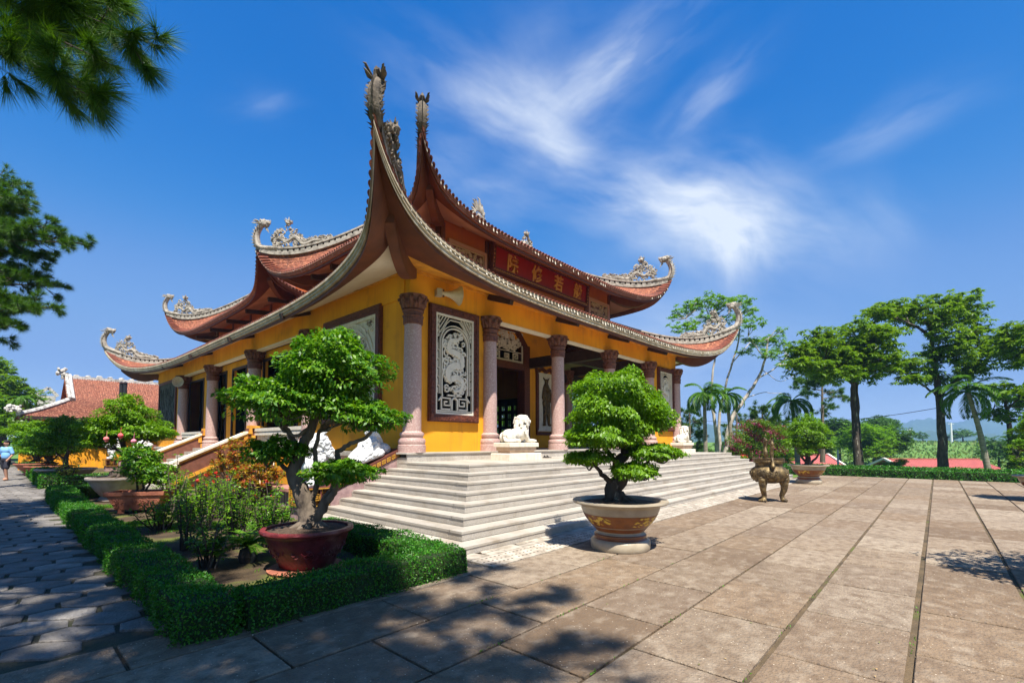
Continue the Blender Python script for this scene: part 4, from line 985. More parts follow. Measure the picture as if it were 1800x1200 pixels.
m.build('board_ornament', mat('dull_gilt', (.55,.25,.05), .5, metal=.1), nb)
for i, ch in enumerate('院修若般'):
    cu_ = bpy.data.curves.new('character', 'FONT'); cu_.body = ch; cu_.size = .68; cu_.extrude = .02; cu_.offset = .011; cu_.align_x = 'CENTER'
    to = bpy.data.objects.new('character', cu_); C.objects.link(to); dg = bpy.context.evaluated_depsgraph_get()
    me = bpy.data.meshes.new_from_object(to.evaluated_get(dg)); bpy.data.objects.remove(to)
    n = len(me.vertices); co = np.zeros(n * 3); me.vertices.foreach_get('co', co); co = co.reshape(-1, 3)
    if n: co[:, :2] -= (co[:, :2].max(0) + co[:, :2].min(0)) / 2
    ctr = 1.15 + i * 1.45
    W3 = np.array([xf(ctr + p[0] * .95, .54 + p[1], -.05 - .02 - p[2]) for p in co]) if n else co
    if n: me.vertices.foreach_set('co', W3.ravel().astype(np.float32)); me.update()
    link('character', me, GOLDL, nb)
# carved clerestory panels either side
for x0, w in ((9.98, 1.78), (18.48, 1.85)):
    xf = lambda u, v, d, x0=x0: (x0 + u, 11.98 + d, 7.5 + v)
    m = MB(); frame(m, xf, 0, w, 0, 1.0, .12, -.10, 0); o = m.build('clerestory_panel', mat('pinkish_painted_frame', (.44,.22,.16), .7), H)
    m = MB(); scrollwork(m, xf, .14, w - .14, .14, .86, 70, .03, -.06, 0, 31, .04, .09); frame(m, xf, .12, w - .12, .12, .88, .03, -.06, 0); m.build('lattice', mat('sandy_fret', (.50,.34,.22), .8), o)
    m = MB(); pbox(m, xf, .1, w - .1, .1, .9, -.012, -.002); m.build('panel_backing', BRN2, o)
# little shrine pinnacle on the left clerestory (yellow post with pale bracket)
# lightning rod
m = MB(); m.tube([(0,0,0), (0,0,1.15)], .022, 6); lr = m.build('lightning_rod', mat('steel', (.35,.36,.38), .4, metal=.8), None, False, (12.8, 24.4, 11.8)); tag(lr, 'thin lightning rod with silver bulb above the left roof ridge', 'lightning rod')
m = MB(); m.lathe([(.02, 1.12), (.075, 1.2), (.085, 1.28), (.05, 1.38), (.015, 1.5), (.004, 1.75)], (0,0,0), 10); m.build('rod_tip', mat('chrome', (.8,.8,.82), .2, metal=.9), lr, True)

# ---------------------------------------------------------------- dragon ramp (near) and its twin at the far end
WHD = mat('white_scaled_statue', (.66,.66,.65), .6, (.42,.42,.40), 9, 8, .3, 30, lo=.5, hi=.78)
def scale_bump(m_, sc, dist):
    t = m_.node_tree; n = t.nodes; b = n['Principled BSDF']; src = b.inputs['Normal'].links[0].from_node
    co = n.new('ShaderNodeTexCoord'); v = n.new('ShaderNodeTexVoronoi'); v.inputs['Scale'].default_value = sc; t.links.new(co.outputs['Object'], v.inputs['Vector']); b2 = n.new('ShaderNodeBump'); b2.inputs['Strength'].default_value = .9; b2.inputs['Distance'].default_value = dist
    t.links.new(v.outputs['Distance'], b2.inputs['Height']); b2.invert = True; t.links.new(src.outputs[0], b2.inputs['Normal']); t.links.new(b2.outputs[0], b.inputs['Normal'])
scale_bump(WHD, 13, .06)
def dragon_ramp(y, label, lab2):
    t = thing('ramp_wall', label, 'ramp wall', (4.4, y, 0))
    m = MB(); T = .68
    m.add([(0,0,0),(2.3,0,0),(2.3,0,1.30),(.52,0,.50),(.52,0,.30),(0,0,.30),(0,T,0),(2.3,T,0),(2.3,T,1.30),(.52,T,.50),(.52,T,.30),(0,T,.30)],
          [(0,1,2,3,4,5),(11,10,9,8,7,6),(0,6,7,1),(1,7,8,2),(2,8,9,3),(3,9,10,4),(4,10,11,5),(5,11,6,0)]); m.build('ramp_body', MAUV, t)
    m = MB(); g_ = .02
    m.box(-.03, .55, -g_*1.5, T+g_*1.5, .30, .70); m.add([(.552,-g_,.55),(2.36,-g_,1.33),(2.36,-g_,1.52),(.552,-g_,.70),(.552,T+g_,.55),(2.36,T+g_,1.33),(2.36,T+g_,1.52),(.552,T+g_,.70)], [(0,1,2,3),(7,6,5,4),(0,4,5,1),(1,5,6,2),(2,6,7,3),(3,7,4,0)])
    m.build('ramp_coping', mat('oxblood_band', (.13,.035,.02), .6, (.09,.03,.02), 6, 4, .2, 30), t)
    m = MB()
    fa = lambda u, v, d: (-.03 + u, -.045 - d, .30 + v)
    fr = [(.02,.02),(.56,.02),(.56,.38),(.02,.38),(.02,.02)]; m.ribbon(fr, .022, -.012, .012, fa)
    for s_ in (0, 1):
        for a in range(3):
            u = .07 + a * .165
            for v, f in ((.055, 1), (.25, 1)): key_fret(m, fa, u, v, .10, .02, -.012, .012)
    key_fret(m, fa, .22, .14, .12, .022, -.012, .012)
    fb = lambda u, v, d: (-.045 - d, .02 + u, .30 + v)
    m.ribbon([(a*1.1, b) for a, b in fr], .022, -.012, .012, fb)
    for a in range(4):
        for v in (.055, .15, .25): key_fret(m, fb, .05 + a * .15, v, .085, .018, -.012, .012)
    sl_ = (1.42 - .625) / (2.36 - .552)
    fc = lambda u, v, d: (.56 + u, -.02 - d, .565 + u * .425 + v)
    for a in range(13): key_fret(m, fc, .06 + a * .135, .03, .085, .018, -.012, .012)
    m.build('meander_trim', GOLD, t)
    # white stone dragon lying down the ramp; frame: x down-slope head at low end
    d = thing('dragon_statue', lab2, 'dragon statue', (4.52, y + T/2, .70))
    K = []
    body = catmull([(.22,0,.50), (.34,0,.60), (.52,0,.44), (.78,0,.27), (1.02,0,.34), (1.22,0,.58), (1.42,0,.74), (1.62,0,.86)], 5)
    rs = np.interp(np.linspace(0, 1, len(body)), [0, .15, .4, .7, 1], [.19, .19, .14, .17, .20])
    for i in range(len(body) - 1): K.append(('c', tuple(body[i]), tuple(body[i+1]), rs[i], rs[i+1]))
    K += [((.20,0,.92), (.27,.24,.25)), ((.0,0,.82), (.20,.19,.12)), ((.02,0,.66), (.17,.16,.08)), ((.30,0,1.02), (.25,.22,.16)), ('c', (.14,0,.62), (.10,0,.34), .16, .11),      # head, jaws, beard
          ((-.02,.10,.95), (.07,.06,.07)), ((-.02,-.10,.95), (.07,.06,.07)), ((-.17,.08,.86), (.055,.05,.05)), ((-.17,-.08,.86), (.055,.05,.05)),
          ('c', (.28,-.16,.58), (.18,-.20,.30), .12, .085), ('c', (.18,-.20,.30), (.14,-.20,.10), .085, .10), ((.10,-.20,.06), (.16,.11,.08)), ('c', (.28,.16,.58), (.18,.20,.30), .12, .085), ('c', (.18,.20,.30), (.14,.20,.10), .085, .10), ((.10,.20,.06), (.16,.11,.08)),
          ((1.58,-.10,.84), (.25,.16,.25)), ((1.58,.10,.84), (.25,.16,.25)), ('c', (1.62,0,.95), (1.66,0,1.12), .15, .10), ('c', (1.5,-.2,.72), (1.25,-.24,.55), .12, .09), ('c', (1.25,-.24,.55), (1.75,-.24,.72), .09, .10), ((1.95,0,.80), (.2,.2,.16)),
          ((1.66,0,1.22), (.13,.12,.12)), ((1.55,0,1.20), (.10,.09,.07)), ('c', (1.66,0,1.05), (1.70,0,1.25), .12, .10), ('c', (1.78,0,1.12), (1.88,0,1.0), .09, .07), ('c', (1.72,0,1.33), (1.86,0,1.25), .07, .05)]
    q = random.Random(3)
    for i in range(16):
        w = q.choice((-1, 1)); a = q.uniform(.15, .5); b = q.uniform(.72, 1.1); K.append(('c', (a, w*.18, b), (a + .10, w*.26, b - .12), .05, .03))
    for i in range(2, len(body), 2): p = body[i]; K.append(('c', (p[0], 0, p[2] + rs[i]*.7), (p[0]+.07, 0, p[2] + rs[i] + .09), .05, .02))
    for w in (-1, 1): K += [('c', (.25, w*.12, 1.10), (.42, w*.16, 1.20), .045, .025), ('c', (-.10, w*.13, .78), (-.16, w*.20, .66), .03, .02)]
    K = [off_(p, 0, 0, 0) if p[0] != 'c' else p for p in K]
    for w in (-1, 1):
        for i in range(9):      # rolled brows, lips and mane locks
            a = i / 8; K.append(('c', (-.22 + .5*a, w*(.10 + .10*a), .83 + .05*math.sin(a*12)), (-.16 + .5*a, w*(.13 + .10*a), .83 + .05*math.sin(a*12+1.4)), .035, .035))
        for i in range(5): K.append(('c', (.32 + .05*i, w*.22, 1.05 - .10*i), (.50 + .03*i, w*.20, .98 - .12*i), .06, .02))
        for i in range(4): K.append(('c', (1.60, w*.05, 1.18 + .05*i), (1.72 + .03*i, w*.13, 1.30 - .07*i), .04, .02))
    blob('body', K, WHD, d, .021, 1)
    m = MB()
    for j in range(5): m.tube([(-.0 + .05*j, -.13 + .02*(j%2), .62), (.0 + .05*j, -.17, .48), (.04 + .05*j, -.15, .30)], [.03,.028,.012], 6)
    for j in range(7): m.tube([(.07 - .0*j, -.12 + .04*j, .60), (.0, -.12 + .04*j, .46), (.03, -.11 + .038*j, .28)], [.028,.026,.01], 6)
    m.build('beard', WHP, d, True)
    m = MB()
    for w in (-1, 1): m.ball((-.075, w*.10, .97), .035, 8, 6); 
    for j in range(5): m.ball((-.14 + .015*abs(j-2), -.10 + .05*j, .745), (.018, .018, .03), 6, 5)
    m.build('eye_and_teeth', mat('stone_shadow_line', (.45,.45,.43), .7), d)
    return t, d
dragon_ramp(9.86, 'mauve ramp wall with gold meander trim beside the front steps', 'white stone dragon lying down the ramp wall beside the near steps')
dragon_ramp(35.9, 'ramp wall with gold meander trim at the far end of the hall', 'white stone dragon on the far ramp wall behind the grey pot')

# ---------------------------------------------------------------- side staircase with sloping rails
st = thing('side_staircase', 'side staircase with sloping cream, yellow and brown rails between garden and porch', 'staircase', (3.6, 20, 0))
m = MB()
for k in range(9): m.box(.0 + k*.33, 3.05, .15, 5.85, k*.157, (k+1)*.157)
m.build('stair_step', GRANT, st)
RBRN = mat('rail_brown_render', (.20,.075,.045), .8, (.14,.05,.03), 6, 6, .3, 30)
def rail(y):
    A = Vector((.65, y, .30)); B = Vector((2.95, y, 1.42)); m = MB()
    d = (B - A)
    for lo_, hi_, w, mt, nm in ((0, .52, .34, RBRN, 'rail_panel'), (-.14, -.004, .40, YEL2, 'rail_base_trim'), (.522, .60, .42, YEL2, 'rail_trim'), (.602, .68, .48, WHT, 'handrail')):
        m = MB(); e = .0 if nm == 'rail_panel' else .04
        m.add([(A.x-e, y-w/2, A.z+lo_), (B.x+e, y-w/2, B.z+lo_), (B.x+e, y-w/2, B.z+hi_), (A.x-e, y-w/2, A.z+hi_), (A.x-e, y+w/2, A.z+lo_), (B.x+e, y+w/2, B.z+lo_), (B.x+e, y+w/2, B.z+hi_), (A.x-e, y+w/2, A.z+hi_)],
              [(0,1,2,3),(7,6,5,4),(0,4,5,1),(1,5,6,2),(2,6,7,3),(3,7,4,0)]); m.build(nm, mt, st)
    m = MB(); m.box(.50, .66, y-.19, y+.19, 0, .80); m.build('rail_post', RBRN, st)
    m = MB(); m.bevbox(.38, .74, y-.26, y+.26, .80, .90, .03); m.bevbox(.42, .78, y-.24, y+.24, .905, .97, .02); m.build('rail_cap', WHT, st)
    m = MB()      # stepped cloud-scroll newel
    fa = lambda u, v, dd: (2.95 + u, y + dd, 1.42 + v)
    m.ribbon([(-.02,.25),(-.02,.62),(.16,.62),(.16,.86),(.55,.86),(.55,.0)], .14, -.20, .20, fa); m.ribbon([(.18,.50),(.28,.50),(.28,.26),(.08,.26)], .09, -.20, .20, fa)
    pbox(m, fa, .0, .55, 0, .2, -.2, .2); m.build('newel_scroll', YEL2, st); m = MB(); pbox(m, fa, .06, .5, .18, .8, -.12, .12); m.build('newel_infill', RBRN, st)
rail(0.0); rail(6.0)
# low planter wall in front of the side porch
m = MB(); m.bevbox(-.2, .25, 0, 4.7, .42, .52, .02); pw = m.build('planter_wall', mat('pink_coping', (.42,.19,.14), .8, (.30,.14,.10), 5, 5, .3, 30), None, False, (5.2, 12.2, 0)); tag(pw, 'low planter wall with pink coping in front of the side porch', 'planter wall')
m = MB(); y = .1
while y < 4.6: m.box(-.1, .15, y, y + .10, 0, .419); y += .16
m.build('baluster', CLAY, pw)

# ---------------------------------------------------------------- stone lions on plinths
IVO = mat('ivory_stone', (.68,.63,.53), .65, (.42,.37,.29), 11, 8, .6, 30, lo=.48, hi=.74)
def lion(loc, lab, labp):
    p = thing('lion_plinth', labp, 'plinth', loc); 
    m = MB(); m.bevbox(-.66, .66, -.34, .34, 0, .18, .015); m.bevbox(-.60, .60, -.29, .29, .35, .46, .012); m.build('plinth_slab', WHT, p)
    m = MB(); m.box(-.50, .50, -.22, .22, .181, .25); m.box(-.54, .54, -.25, .25, .251, .349); m.build('plinth_moulding', mat('tan_sandstone', (.52,.38,.26), .8, (.42,.30,.21), 7, 5, .3, 30), p)
    o = thing('lion_statue', lab, 'lion statue', (loc[0], loc[1], loc[2] + .46))
    K = [((-.30,0,.20), (.24,.17,.17)), ((-.05,0,.22), (.26,.16,.17)), ((-.36,.13,.15), (.17,.09,.15)), ((-.36,-.13,.15), (.17,.09,.15)), ('c', (-.30,-.18,.06), (-.10,-.19,.05), .06, .05), ('c', (-.30,.18,.06), (-.10,.19,.05), .06, .05),
         ((.16,0,.30), (.21,.19,.25)), ((.24,0,.50), (.19,.18,.20)), ((.20,0,.66), (.16,.16,.12)), ((.36,0,.62), (.135,.125,.13)), ((.47,0,.585), (.10,.085,.065)), ((.44,0,.50), (.085,.075,.045)), ((.33,0,.72), (.10,.11,.06)),
         ('c', (.22,-.13,.24), (.30,-.14,.08), .08, .065), ('c', (.30,-.14,.06), (.56,-.14,.05), .06, .055), ('c', (.22,.13,.24), (.30,.14,.08), .08, .065), ('c', (.30,.14,.06), (.56,.14,.05), .06, .055), ((.60,-.14,.05), (.07,.065,.045)), ((.60,.14,.05), (.07,.065,.045)),
         ('c', (-.50,0,.14), (-.56,-.10,.05), .04, .035), ('c', (-.56,-.10,.05), (-.40,-.24,.04), .035, .03), ((-.36,-.25,.045), (.07,.045,.04)), ((.545,0,.62), (.035,.05,.03)), ((.27,.13,.70), (.045,.03,.05)), ((.27,-.13,.70), (.045,.03,.05))]
    q = random.Random(8)
    for i in range(34):
        th = q.uniform(-2.6, 2.6); z = q.uniform(.22, .66); a = Vector((.16 - .10*abs(math.cos(th/2))*0, 0, z)); dx = -.16*math.cos(th) ; dy = .17*math.sin(th)
        K.append(('c', (.20+dx*.98, dy*1.06, z+.06), (.17+dx*1.2, dy*1.28, z-.10), .034, .016))
    blob('lion_body', K, WHP if 0 else IVO, o, .0125, 1)
    m = MB()
    for w in (-1, 1): m.ball((.462, w*.062, .665), .016, 6, 5)
    for j in range(4): m.ball((.52 - .004*abs(j-1.5), -.03 + .02*j, .535), (.008,.008,.014), 6, 5)
    m.ball((.475, 0, .535), (.06,.05,.012), 8, 5); m.build('mouth_and_eyes', mat('carved_shadow', (.16,.13,.10), .8), o)
    return o
lion((9.62, 8.55, 1.20), 'reclining white stone lion on the plinth beside the near front column', 'cream stone plinth under the near reclining lion')
lion((20.9, 8.55, 1.20), 'reclining white stone lion on the plinth at the far end of the steps', 'cream stone plinth under the far reclining lion')

# ---------------------------------------------------------------- loudspeakers
def speaker(loc, rz, lab, r=.29):
    t = thing('horn_loudspeaker', lab, 'loudspeaker', loc, rz)
    m = MB(); prof = [(.0, .62), (.045, .60), (.055, .45), (.07, .36), (.10, .24), (.16, .12), (r, .0), (r + .015, -.015), (r - .005, -.02), (.15, .10), (.06, .2), (0, .22)]
    m2 = MB(); m2.lathe(prof, (0,0,0), 28); vs = [(-z, y, -x) for x, y, z in m2.v]; m.v = vs; m.f = m2.f
    auto_smooth(m.build('horn', mat('aged_ivory_plastic', (.62,.53,.38), .45, (.50,.40,.26), 8, 5, .1, 30), t), 50)
    m = MB(); m.lathe([(.0,-.10),(.07,-.10),(.075,.10),(.0,.10)], (-.56, 0, 0), 14); m.box(-.66, -.52, -.10, .10, -.09, .09); m.build('driver', mat('grey_plastic', (.40,.35,.27), .5), t)
    m = MB(); m.bar((-.45, .0, 0), (-.45, .30, 0), .05, .03); m.bar((-.45, 0, -.1), (-.45, 0, .1), .05, .03); m.build('bracket', mat('rusty_steel', (.12,.07,.04), .7), t)
    return t
speaker((8.30, 9.44, 5.62), -.35, 'cream horn loudspeaker on the yellow front wall above the lattice window', .25)
speaker((6.55, 30.3, 4.95), -2.2, 'cream horn loudspeaker by the dark stone panel on the side porch', .27)

# ---------------------------------------------------------------- brass incense burner
ib = thing('incense_burner', 'three-legged brass incense burner with swirling handles on the plaza', 'incense burner', (14.72, 3.55, .026), YAW - PI/2); ib.scale = (.86, .86, 1.0)
lump = lambda q, z: 1 + (.035 * math.sin(9*q + z*14) * math.cos(5*q) + .02 * math.sin(17*q + z*31) if .50 < z < .92 else 0)
m = MB(); m.lathe([(.0,.52),(.20,.50),(.40,.54),(.50,.62),(.55,.72),(.56,.80),(.53,.88),(.46,.94),(.41,.96),(.40,1.0)], (0,0,0), 72, lump); auto_smooth(m.build('bowl', BRZ, ib), 60)
m = MB(); m.lathe([(.36,.99),(.40,1.0),(.40,1.06),(.46,1.08),(.47,1.13),(.455,1.14),(.465,1.17),(.48,1.20),(.44,1.205),(.43,1.1),(.0,1.05)], (0,0,0), 56); auto_smooth(m.build('rim', BRZ, ib), 40)
for a in (-PI*.80, -PI*.20, PI*.5):
    c_, s_ = math.cos(a), math.sin(a)
    pts = [(.36*c_,.36*s_,.66), (.43*c_,.43*s_,.50), (.42*c_,.42*s_,.34), (.345*c_,.345*s_,.18), (.37*c_,.37*s_,.07)]
    K = [('c', pts[i], pts[i+1], [.15,.125,.095,.075,.065][i], [.15,.125,.095,.075,.065][i+1]) for i in range(4)]
    K += [(((.36+.04)*c_, (.40)*s_, .05), (.10,.10,.055))]
    for e in (-.5, -.17, .17, .5): K.append(('c', (.42*math.cos(a+e*.35), .42*math.sin(a+e*.35), .05), (.50*math.cos(a+e*.4), .50*math.sin(a+e*.4), .035), .032, .028))
    K += [((.47*c_, .47*s_, .60), (.12,.12,.10)), ((.53*c_,.53*s_,.66), (.06,.06,.05)), ((.52*c_-.06*s_,.52*s_+.06*c_,.70), (.04,.04,.04)), ((.52*c_+.06*s_,.52*s_-.06*c_,.70), (.04,.04,.04))]
    blob('leg', K, BRZ, ib, .018, 3)
m = MB()        # relief bosses around the bowl
for i in range(70):
    a = rnd.uniform(0, 2*PI); z = rnd.uniform(.58, .86); R_ = np.interp(z, [.54,.62,.72,.80,.88], [.40,.50,.55,.56,.53]) ; c = Vector((R_*math.cos(a), R_*math.sin(a), z)); tg = Vector((-math.sin(a), math.cos(a), 0)); r = rnd.uniform(.03,.065); a0 = rnd.uniform(0,6)
    m.tube([c + tg*(r*(1-.06*j)*math.cos(a0+j*.7)) + Vector((0,0,r*(1-.06*j)*math.sin(a0+j*.7))) for j in range(9)], [.018*(1-j*.06) for j in range(9)], 5)
m.build('relief', BRZ, ib)
for dy_ in (-1, 1):
    b = Vector((-.02 if dy_ > 0 else -.10, .36*dy_, 0)) if 0 else Vector((0, .43*dy_, 0))
    P = [b + Vector(p) for p in ((0, .02*dy_, .86), (0, .10*dy_, .98), (.0, .08*dy_, 1.10), (0, .0, 1.2), (0, -.04*dy_, 1.34), (0, .03*dy_, 1.48), (0, .04*dy_, 1.60), (0, -.03*dy_, 1.70))]
    K = [('c', tuple(P[i]), tuple(P[i+1]), [.05,.06,.05,.045,.065,.05,.055,.05][i], [.05,.06,.05,.045,.065,.05,.055,.05][i+1]) for i in range(7)]
    K += [(tuple(P[4]), (.07,.085,.10)), (tuple(P[1]), (.075,.085,.075)), (tuple(P[7]), (.07,.09,.06)), (tuple(P[7] + Vector((0,-.10*dy_,.0))), (.045,.06,.035)), ('c', tuple(P[7]), tuple(P[7]+Vector((0,.10*dy_,.08))), .035, .02), (tuple(P[6]), (.06,.07,.07))]
    h_ = blob('handle', K, BRZ, ib, .016, 3)
    h_.rotation_euler = (0, 0, math.radians(-16))

# ---------------------------------------------------------------- plants: shared builders
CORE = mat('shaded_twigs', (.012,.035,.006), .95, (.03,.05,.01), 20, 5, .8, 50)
def hedge(name, label, cat, boxes, ls=.032, dens=2300, m_=None, seed=1, group=None):
    m_ = m_ or LHED; t = thing(name, label, cat, (boxes[0][0], boxes[0][2], 0), 0, group); ox, oy = boxes[0][0], boxes[0][2]
    g = np.random.default_rng(seed); c_ = MB(); CC = []; NN = []
    for (x0, x1, y0, y1, z1) in boxes:
        i_ = .035; c_.box(x0-ox+i_, x1-ox-i_, y0-oy+i_, y1-oy-i_, -.02, z1-i_)
        for (A, n, f) in (((x1-x0)*(y1-y0), (0,0,1), lambda u, v: (x0+(x1-x0)*u, y0+(y1-y0)*v, z1+0*u)), ((x1-x0)*z1, (0,-1,0), lambda u, v: (x0+(x1-x0)*u, y0+0*u, z1*v)), ((x1-x0)*z1, (0,1,0), lambda u, v: (x0+(x1-x0)*u, y1+0*u, z1*v)),
                          ((y1-y0)*z1, (-1,0,0), lambda u, v: (x0+0*u, y0+(y1-y0)*u, z1*v)), ((y1-y0)*z1, (1,0,0), lambda u, v: (x1+0*u, y0+(y1-y0)*u, z1*v))):
            k = int(A * dens); u, v = g.random(k), g.random(k); p = np.stack(f(u, v), 1); n = np.array(n, float)
            bump = .022*np.sin(p[:,0]*9+p[:,1]*7)+.016*np.sin(p[:,1]*17-p[:,2]*13+p[:,0]*5)+.02*np.sin(p[:,1]*2.3+p[:,0]*3.1) + g.normal(0, .012, k) + .05*(g.random(k) < .02)*g.random(k)
            cx_, cy_ = (x0+x1)/2, (y0+y1)/2      # rounded edges
            ex = np.clip((np.abs(p[:,0]-cx_)-(x1-x0)/2+.07)/.07, 0, 1); ey = np.clip((np.abs(p[:,1]-cy_)-(y1-y0)/2+.07)/.07, 0, 1); ez = np.clip((p[:,2]-z1+.07)/.07, 0, 1)
            rd = .035 * ((ex**2)*(ez**2) + (ey**2)*(ez**2) + (ex**2)*(ey**2))
            ctr = np.stack([np.full(k, cx_), np.full(k, cy_), p[:,2]*.6], 1); p = p + n * bump[:, None] - nrm(p - ctr) * rd[:, None] * 1.3; CC.append(p - [ox, oy, 0]); NN.append(np.tile(n, (k, 1)))
    CC = np.concatenate(CC); NN = np.concatenate(NN); k = len(CC)
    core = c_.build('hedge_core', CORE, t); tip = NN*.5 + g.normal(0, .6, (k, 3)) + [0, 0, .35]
    leaves('foliage', m_, t, CC, tip, NN + g.normal(0, .5, (k, 3)), ls * g.uniform(.7, 1.3, k), ls*.6 * g.uniform(.8, 1.2, k)); return t

def limb(m, pts, r0, r1, n=8, wob=.0):
    P = catmull(pts, 5) if len(pts) > 2 else [np.array(p, float) for p in pts]
    if wob: P = [p + rng.normal(0, wob, 3) * (0 < i < len(P) - 1) for i, p in enumerate(P)]
    m.tube(P, [r0 + (r1 - r0) * (i / (len(P) - 1)) ** .8 for i in range(len(P))], n)

def pot_round(t, prof, mt, bands=(), soil=None, mod=None):
    m = MB(); m.lathe(prof, (0,0,0), 56, mod); p = auto_smooth(m.build('pot', mt, t), 45)
    for (a, b, mt2, nm) in bands:
        m = MB(); sel = [(np.interp(z, [q[1] for q in prof], [q[0] for q in prof]) + .004, z) for z in np.linspace(a, b, 8)]; m.lathe(sel, (0,0,0), 56)
        m.f = m.f[:-2]; m.build(nm, mt2, p, True)
    if soil:
        r, z = soil; m = MB(); m.lathe([(r, z - .03), (r, z), (r*.6, z + .03), (0.01, z + .04)], (0,0,0), 28); m.build('soil', SOIL, t, True)
    return p

def bonsai(t, z0, pads, stems, leafmat, lsz, dens, droop=.6, barkm=None, seed=1):
    """stems: [(pts, r0, r1)] with pts (lat, dep, z); pads: (lat, dep, z, rx, rz)"""
    m = MB()
    def w(p): q = ld(p[0], p[1]); return (q[0], q[1], p[2])
    for pts, r0, r1 in stems: limb(m, [w(p) for p in pts], r0, r1, 10, .008)
    p0 = stems[0][0][0]
    for i in range(9):         # surface roots
        a = i * .7 + rnd.random() * .4; r = stems[0][1]; m.tube([w((p0[0], p0[1], p0[2] + .10)), w((p0[0] + r*1.15*math.cos(a), p0[1] + r*1.15*math.sin(a), p0[2] + .035)), w((p0[0] + r*2.0*math.cos(a), p0[1] + r*2.0*math.sin(a), p0[2] - .02))], [r*.42, r*.28, r*.12], 7)
    ends = [np.array(w(s[0][-1])) for s in stems]; allp = [np.array(w(q)) for s in stems for q in s[0][1:]]
    for (la, de, z, rx, rz) in pads:       # twigs fanning into each pad
        c = np.array(w((la, de, z))); src = min(allp, key=lambda q: np.linalg.norm(q - c) + (.5 if q[2] > z + .15 else 0))
        for i in range(9):
            a = rnd.uniform(0, 2*PI); e = c + np.array([math.cos(a)*rx*.75, math.sin(a)*rx*.75, rnd.uniform(-.2, .35)*rz]); mid = src*.45 + e*.55 + np.array([0,0,-.05]) + rng.normal(0, .03, 3); limb(m, [src, mid, e], .022, .006, 5)
    auto_smooth(m.build('trunk', barkm or BARK, t), 70)
    CC = []; DD = []
    for (la, de, z, rx, rz) in pads:
        q = w((la, de, z)); n = int(dens * (4 * rx * rx + 5 * rx * rz)); p, d = pad_points(q, rx, rx*.92, rz, n, .22, .72); CC.append(p); DD.append(d)
    CC = np.concatenate(CC); DD = np.concatenate(DD); k = len(CC)
    tip = DD * .7 + rng.normal(0, .45, (k, 3)) + np.array([0, 0, -droop]); nn = DD * .6 + np.array([0, 0, .8]) + rng.normal(0, .35, (k, 3))
    leaves('foliage', leafmat, t, CC, tip, nn, lsz * rng.uniform(.7, 1.25, k), lsz * .5 * rng.uniform(.8, 1.2, k))

# ---- glazed pot bonsai at the foot of the steps
POTA = [(.0,.0),(.44,.0),(.455,.03),(.455,.13),(.43,.155),(.40,.17),(.385,.20),(.40,.225),(.37,.245),(.355,.27),(.43,.36),(.52,.46),(.575,.56),(.60,.62),(.605,.66),(.63,.68),(.72,.705),(.735,.725),(.73,.745),(.62,.745),(.59,.70),(.3,.66),(0,.65)]
def pot_a(t, s=1.0):
    pr = [(r*s, z*s) for r, z in POTA]; p = pot_round(t, pr, CLAYP, [(.285*s, .345*s, BRG, 'brown_ring'), (.36*s, .55*s, BRG, 'brown_band'), (.165*s, .24*s, BRG, 'brown_foot_ring'), (.685*s, .74*s, PINK, 'pink_rim')], (.60*s, .70*s))
    m = MB(); q = random.Random(2)       # yellow dragon-and-cloud motif
    for a0 in (-2.2, .3, 2.6):
        for i in range(26):
            a = a0 + q.uniform(0, .75); z = q.uniform(.40, .53) * s; r = np.interp(z, [q_[1] for q_ in pr[8:16]], [q_[0] for q_ in pr[8:16]]) + .006; l = q.uniform(.02, .055)*s
            c = Vector((r*math.cos(a), r*math.sin(a), z)); tg = Vector((-math.sin(a), math.cos(a), 0)); u = Vector((math.cos(a)*.5, math.sin(a)*.5, .86)); e = q.uniform(-.7, .7)
            m.add([c - tg*l, c - tg*l*.2 + u*l*.5*(1+e), c + tg*l + u*l*e, c + tg*l*.3 - u*l*.4], [(0,1,2,3)])
    m.build('yellow_motif', mat('yellow_enamel', (.62,.40,.05), .35), p)
b1 = thing('potted_bonsai', 'tall bonsai in a glazed brown and grey pot at the foot of the front steps', 'potted bonsai', (6.62, 3.72, .026)); pot_a(b1)
bonsai(b1, .7, [(-.04,.0,1.98,.76,.72), (.55,.0,1.90,.30,.16), (-.30,-.25,1.66,.54,.24), (-.50,-.15,1.36,.36,.14), (.50,-.15,1.44,.42,.16), (.14,-.35,1.16,.33,.17), (.1,.45,1.75,.5,.2)],
       [([(-.02,0,.70),(-.10,.02,.90),(.02,.0,1.08),(-.02,.03,1.30),(.10,0,1.5),(.02,.05,1.8),(.0,0,2.1)], .17, .04), ([(-.05,0,.95),(-.25,-.05,1.10),(-.42,-.08,1.3)], .06, .025), ([(0,0,1.08),(.18,-.15,1.15),(.3,-.2,1.25),(.45,-.15,1.4)], .055, .02), ([(-.02,0,1.3),(-.2,-.1,1.5),(-.28,-.2,1.66)], .05, .02), ([(.1,0,1.5),(.3,.05,1.7),(.5,.1,1.88)], .045, .02)],
       LBON, .062, 3800, .75, BARKD)
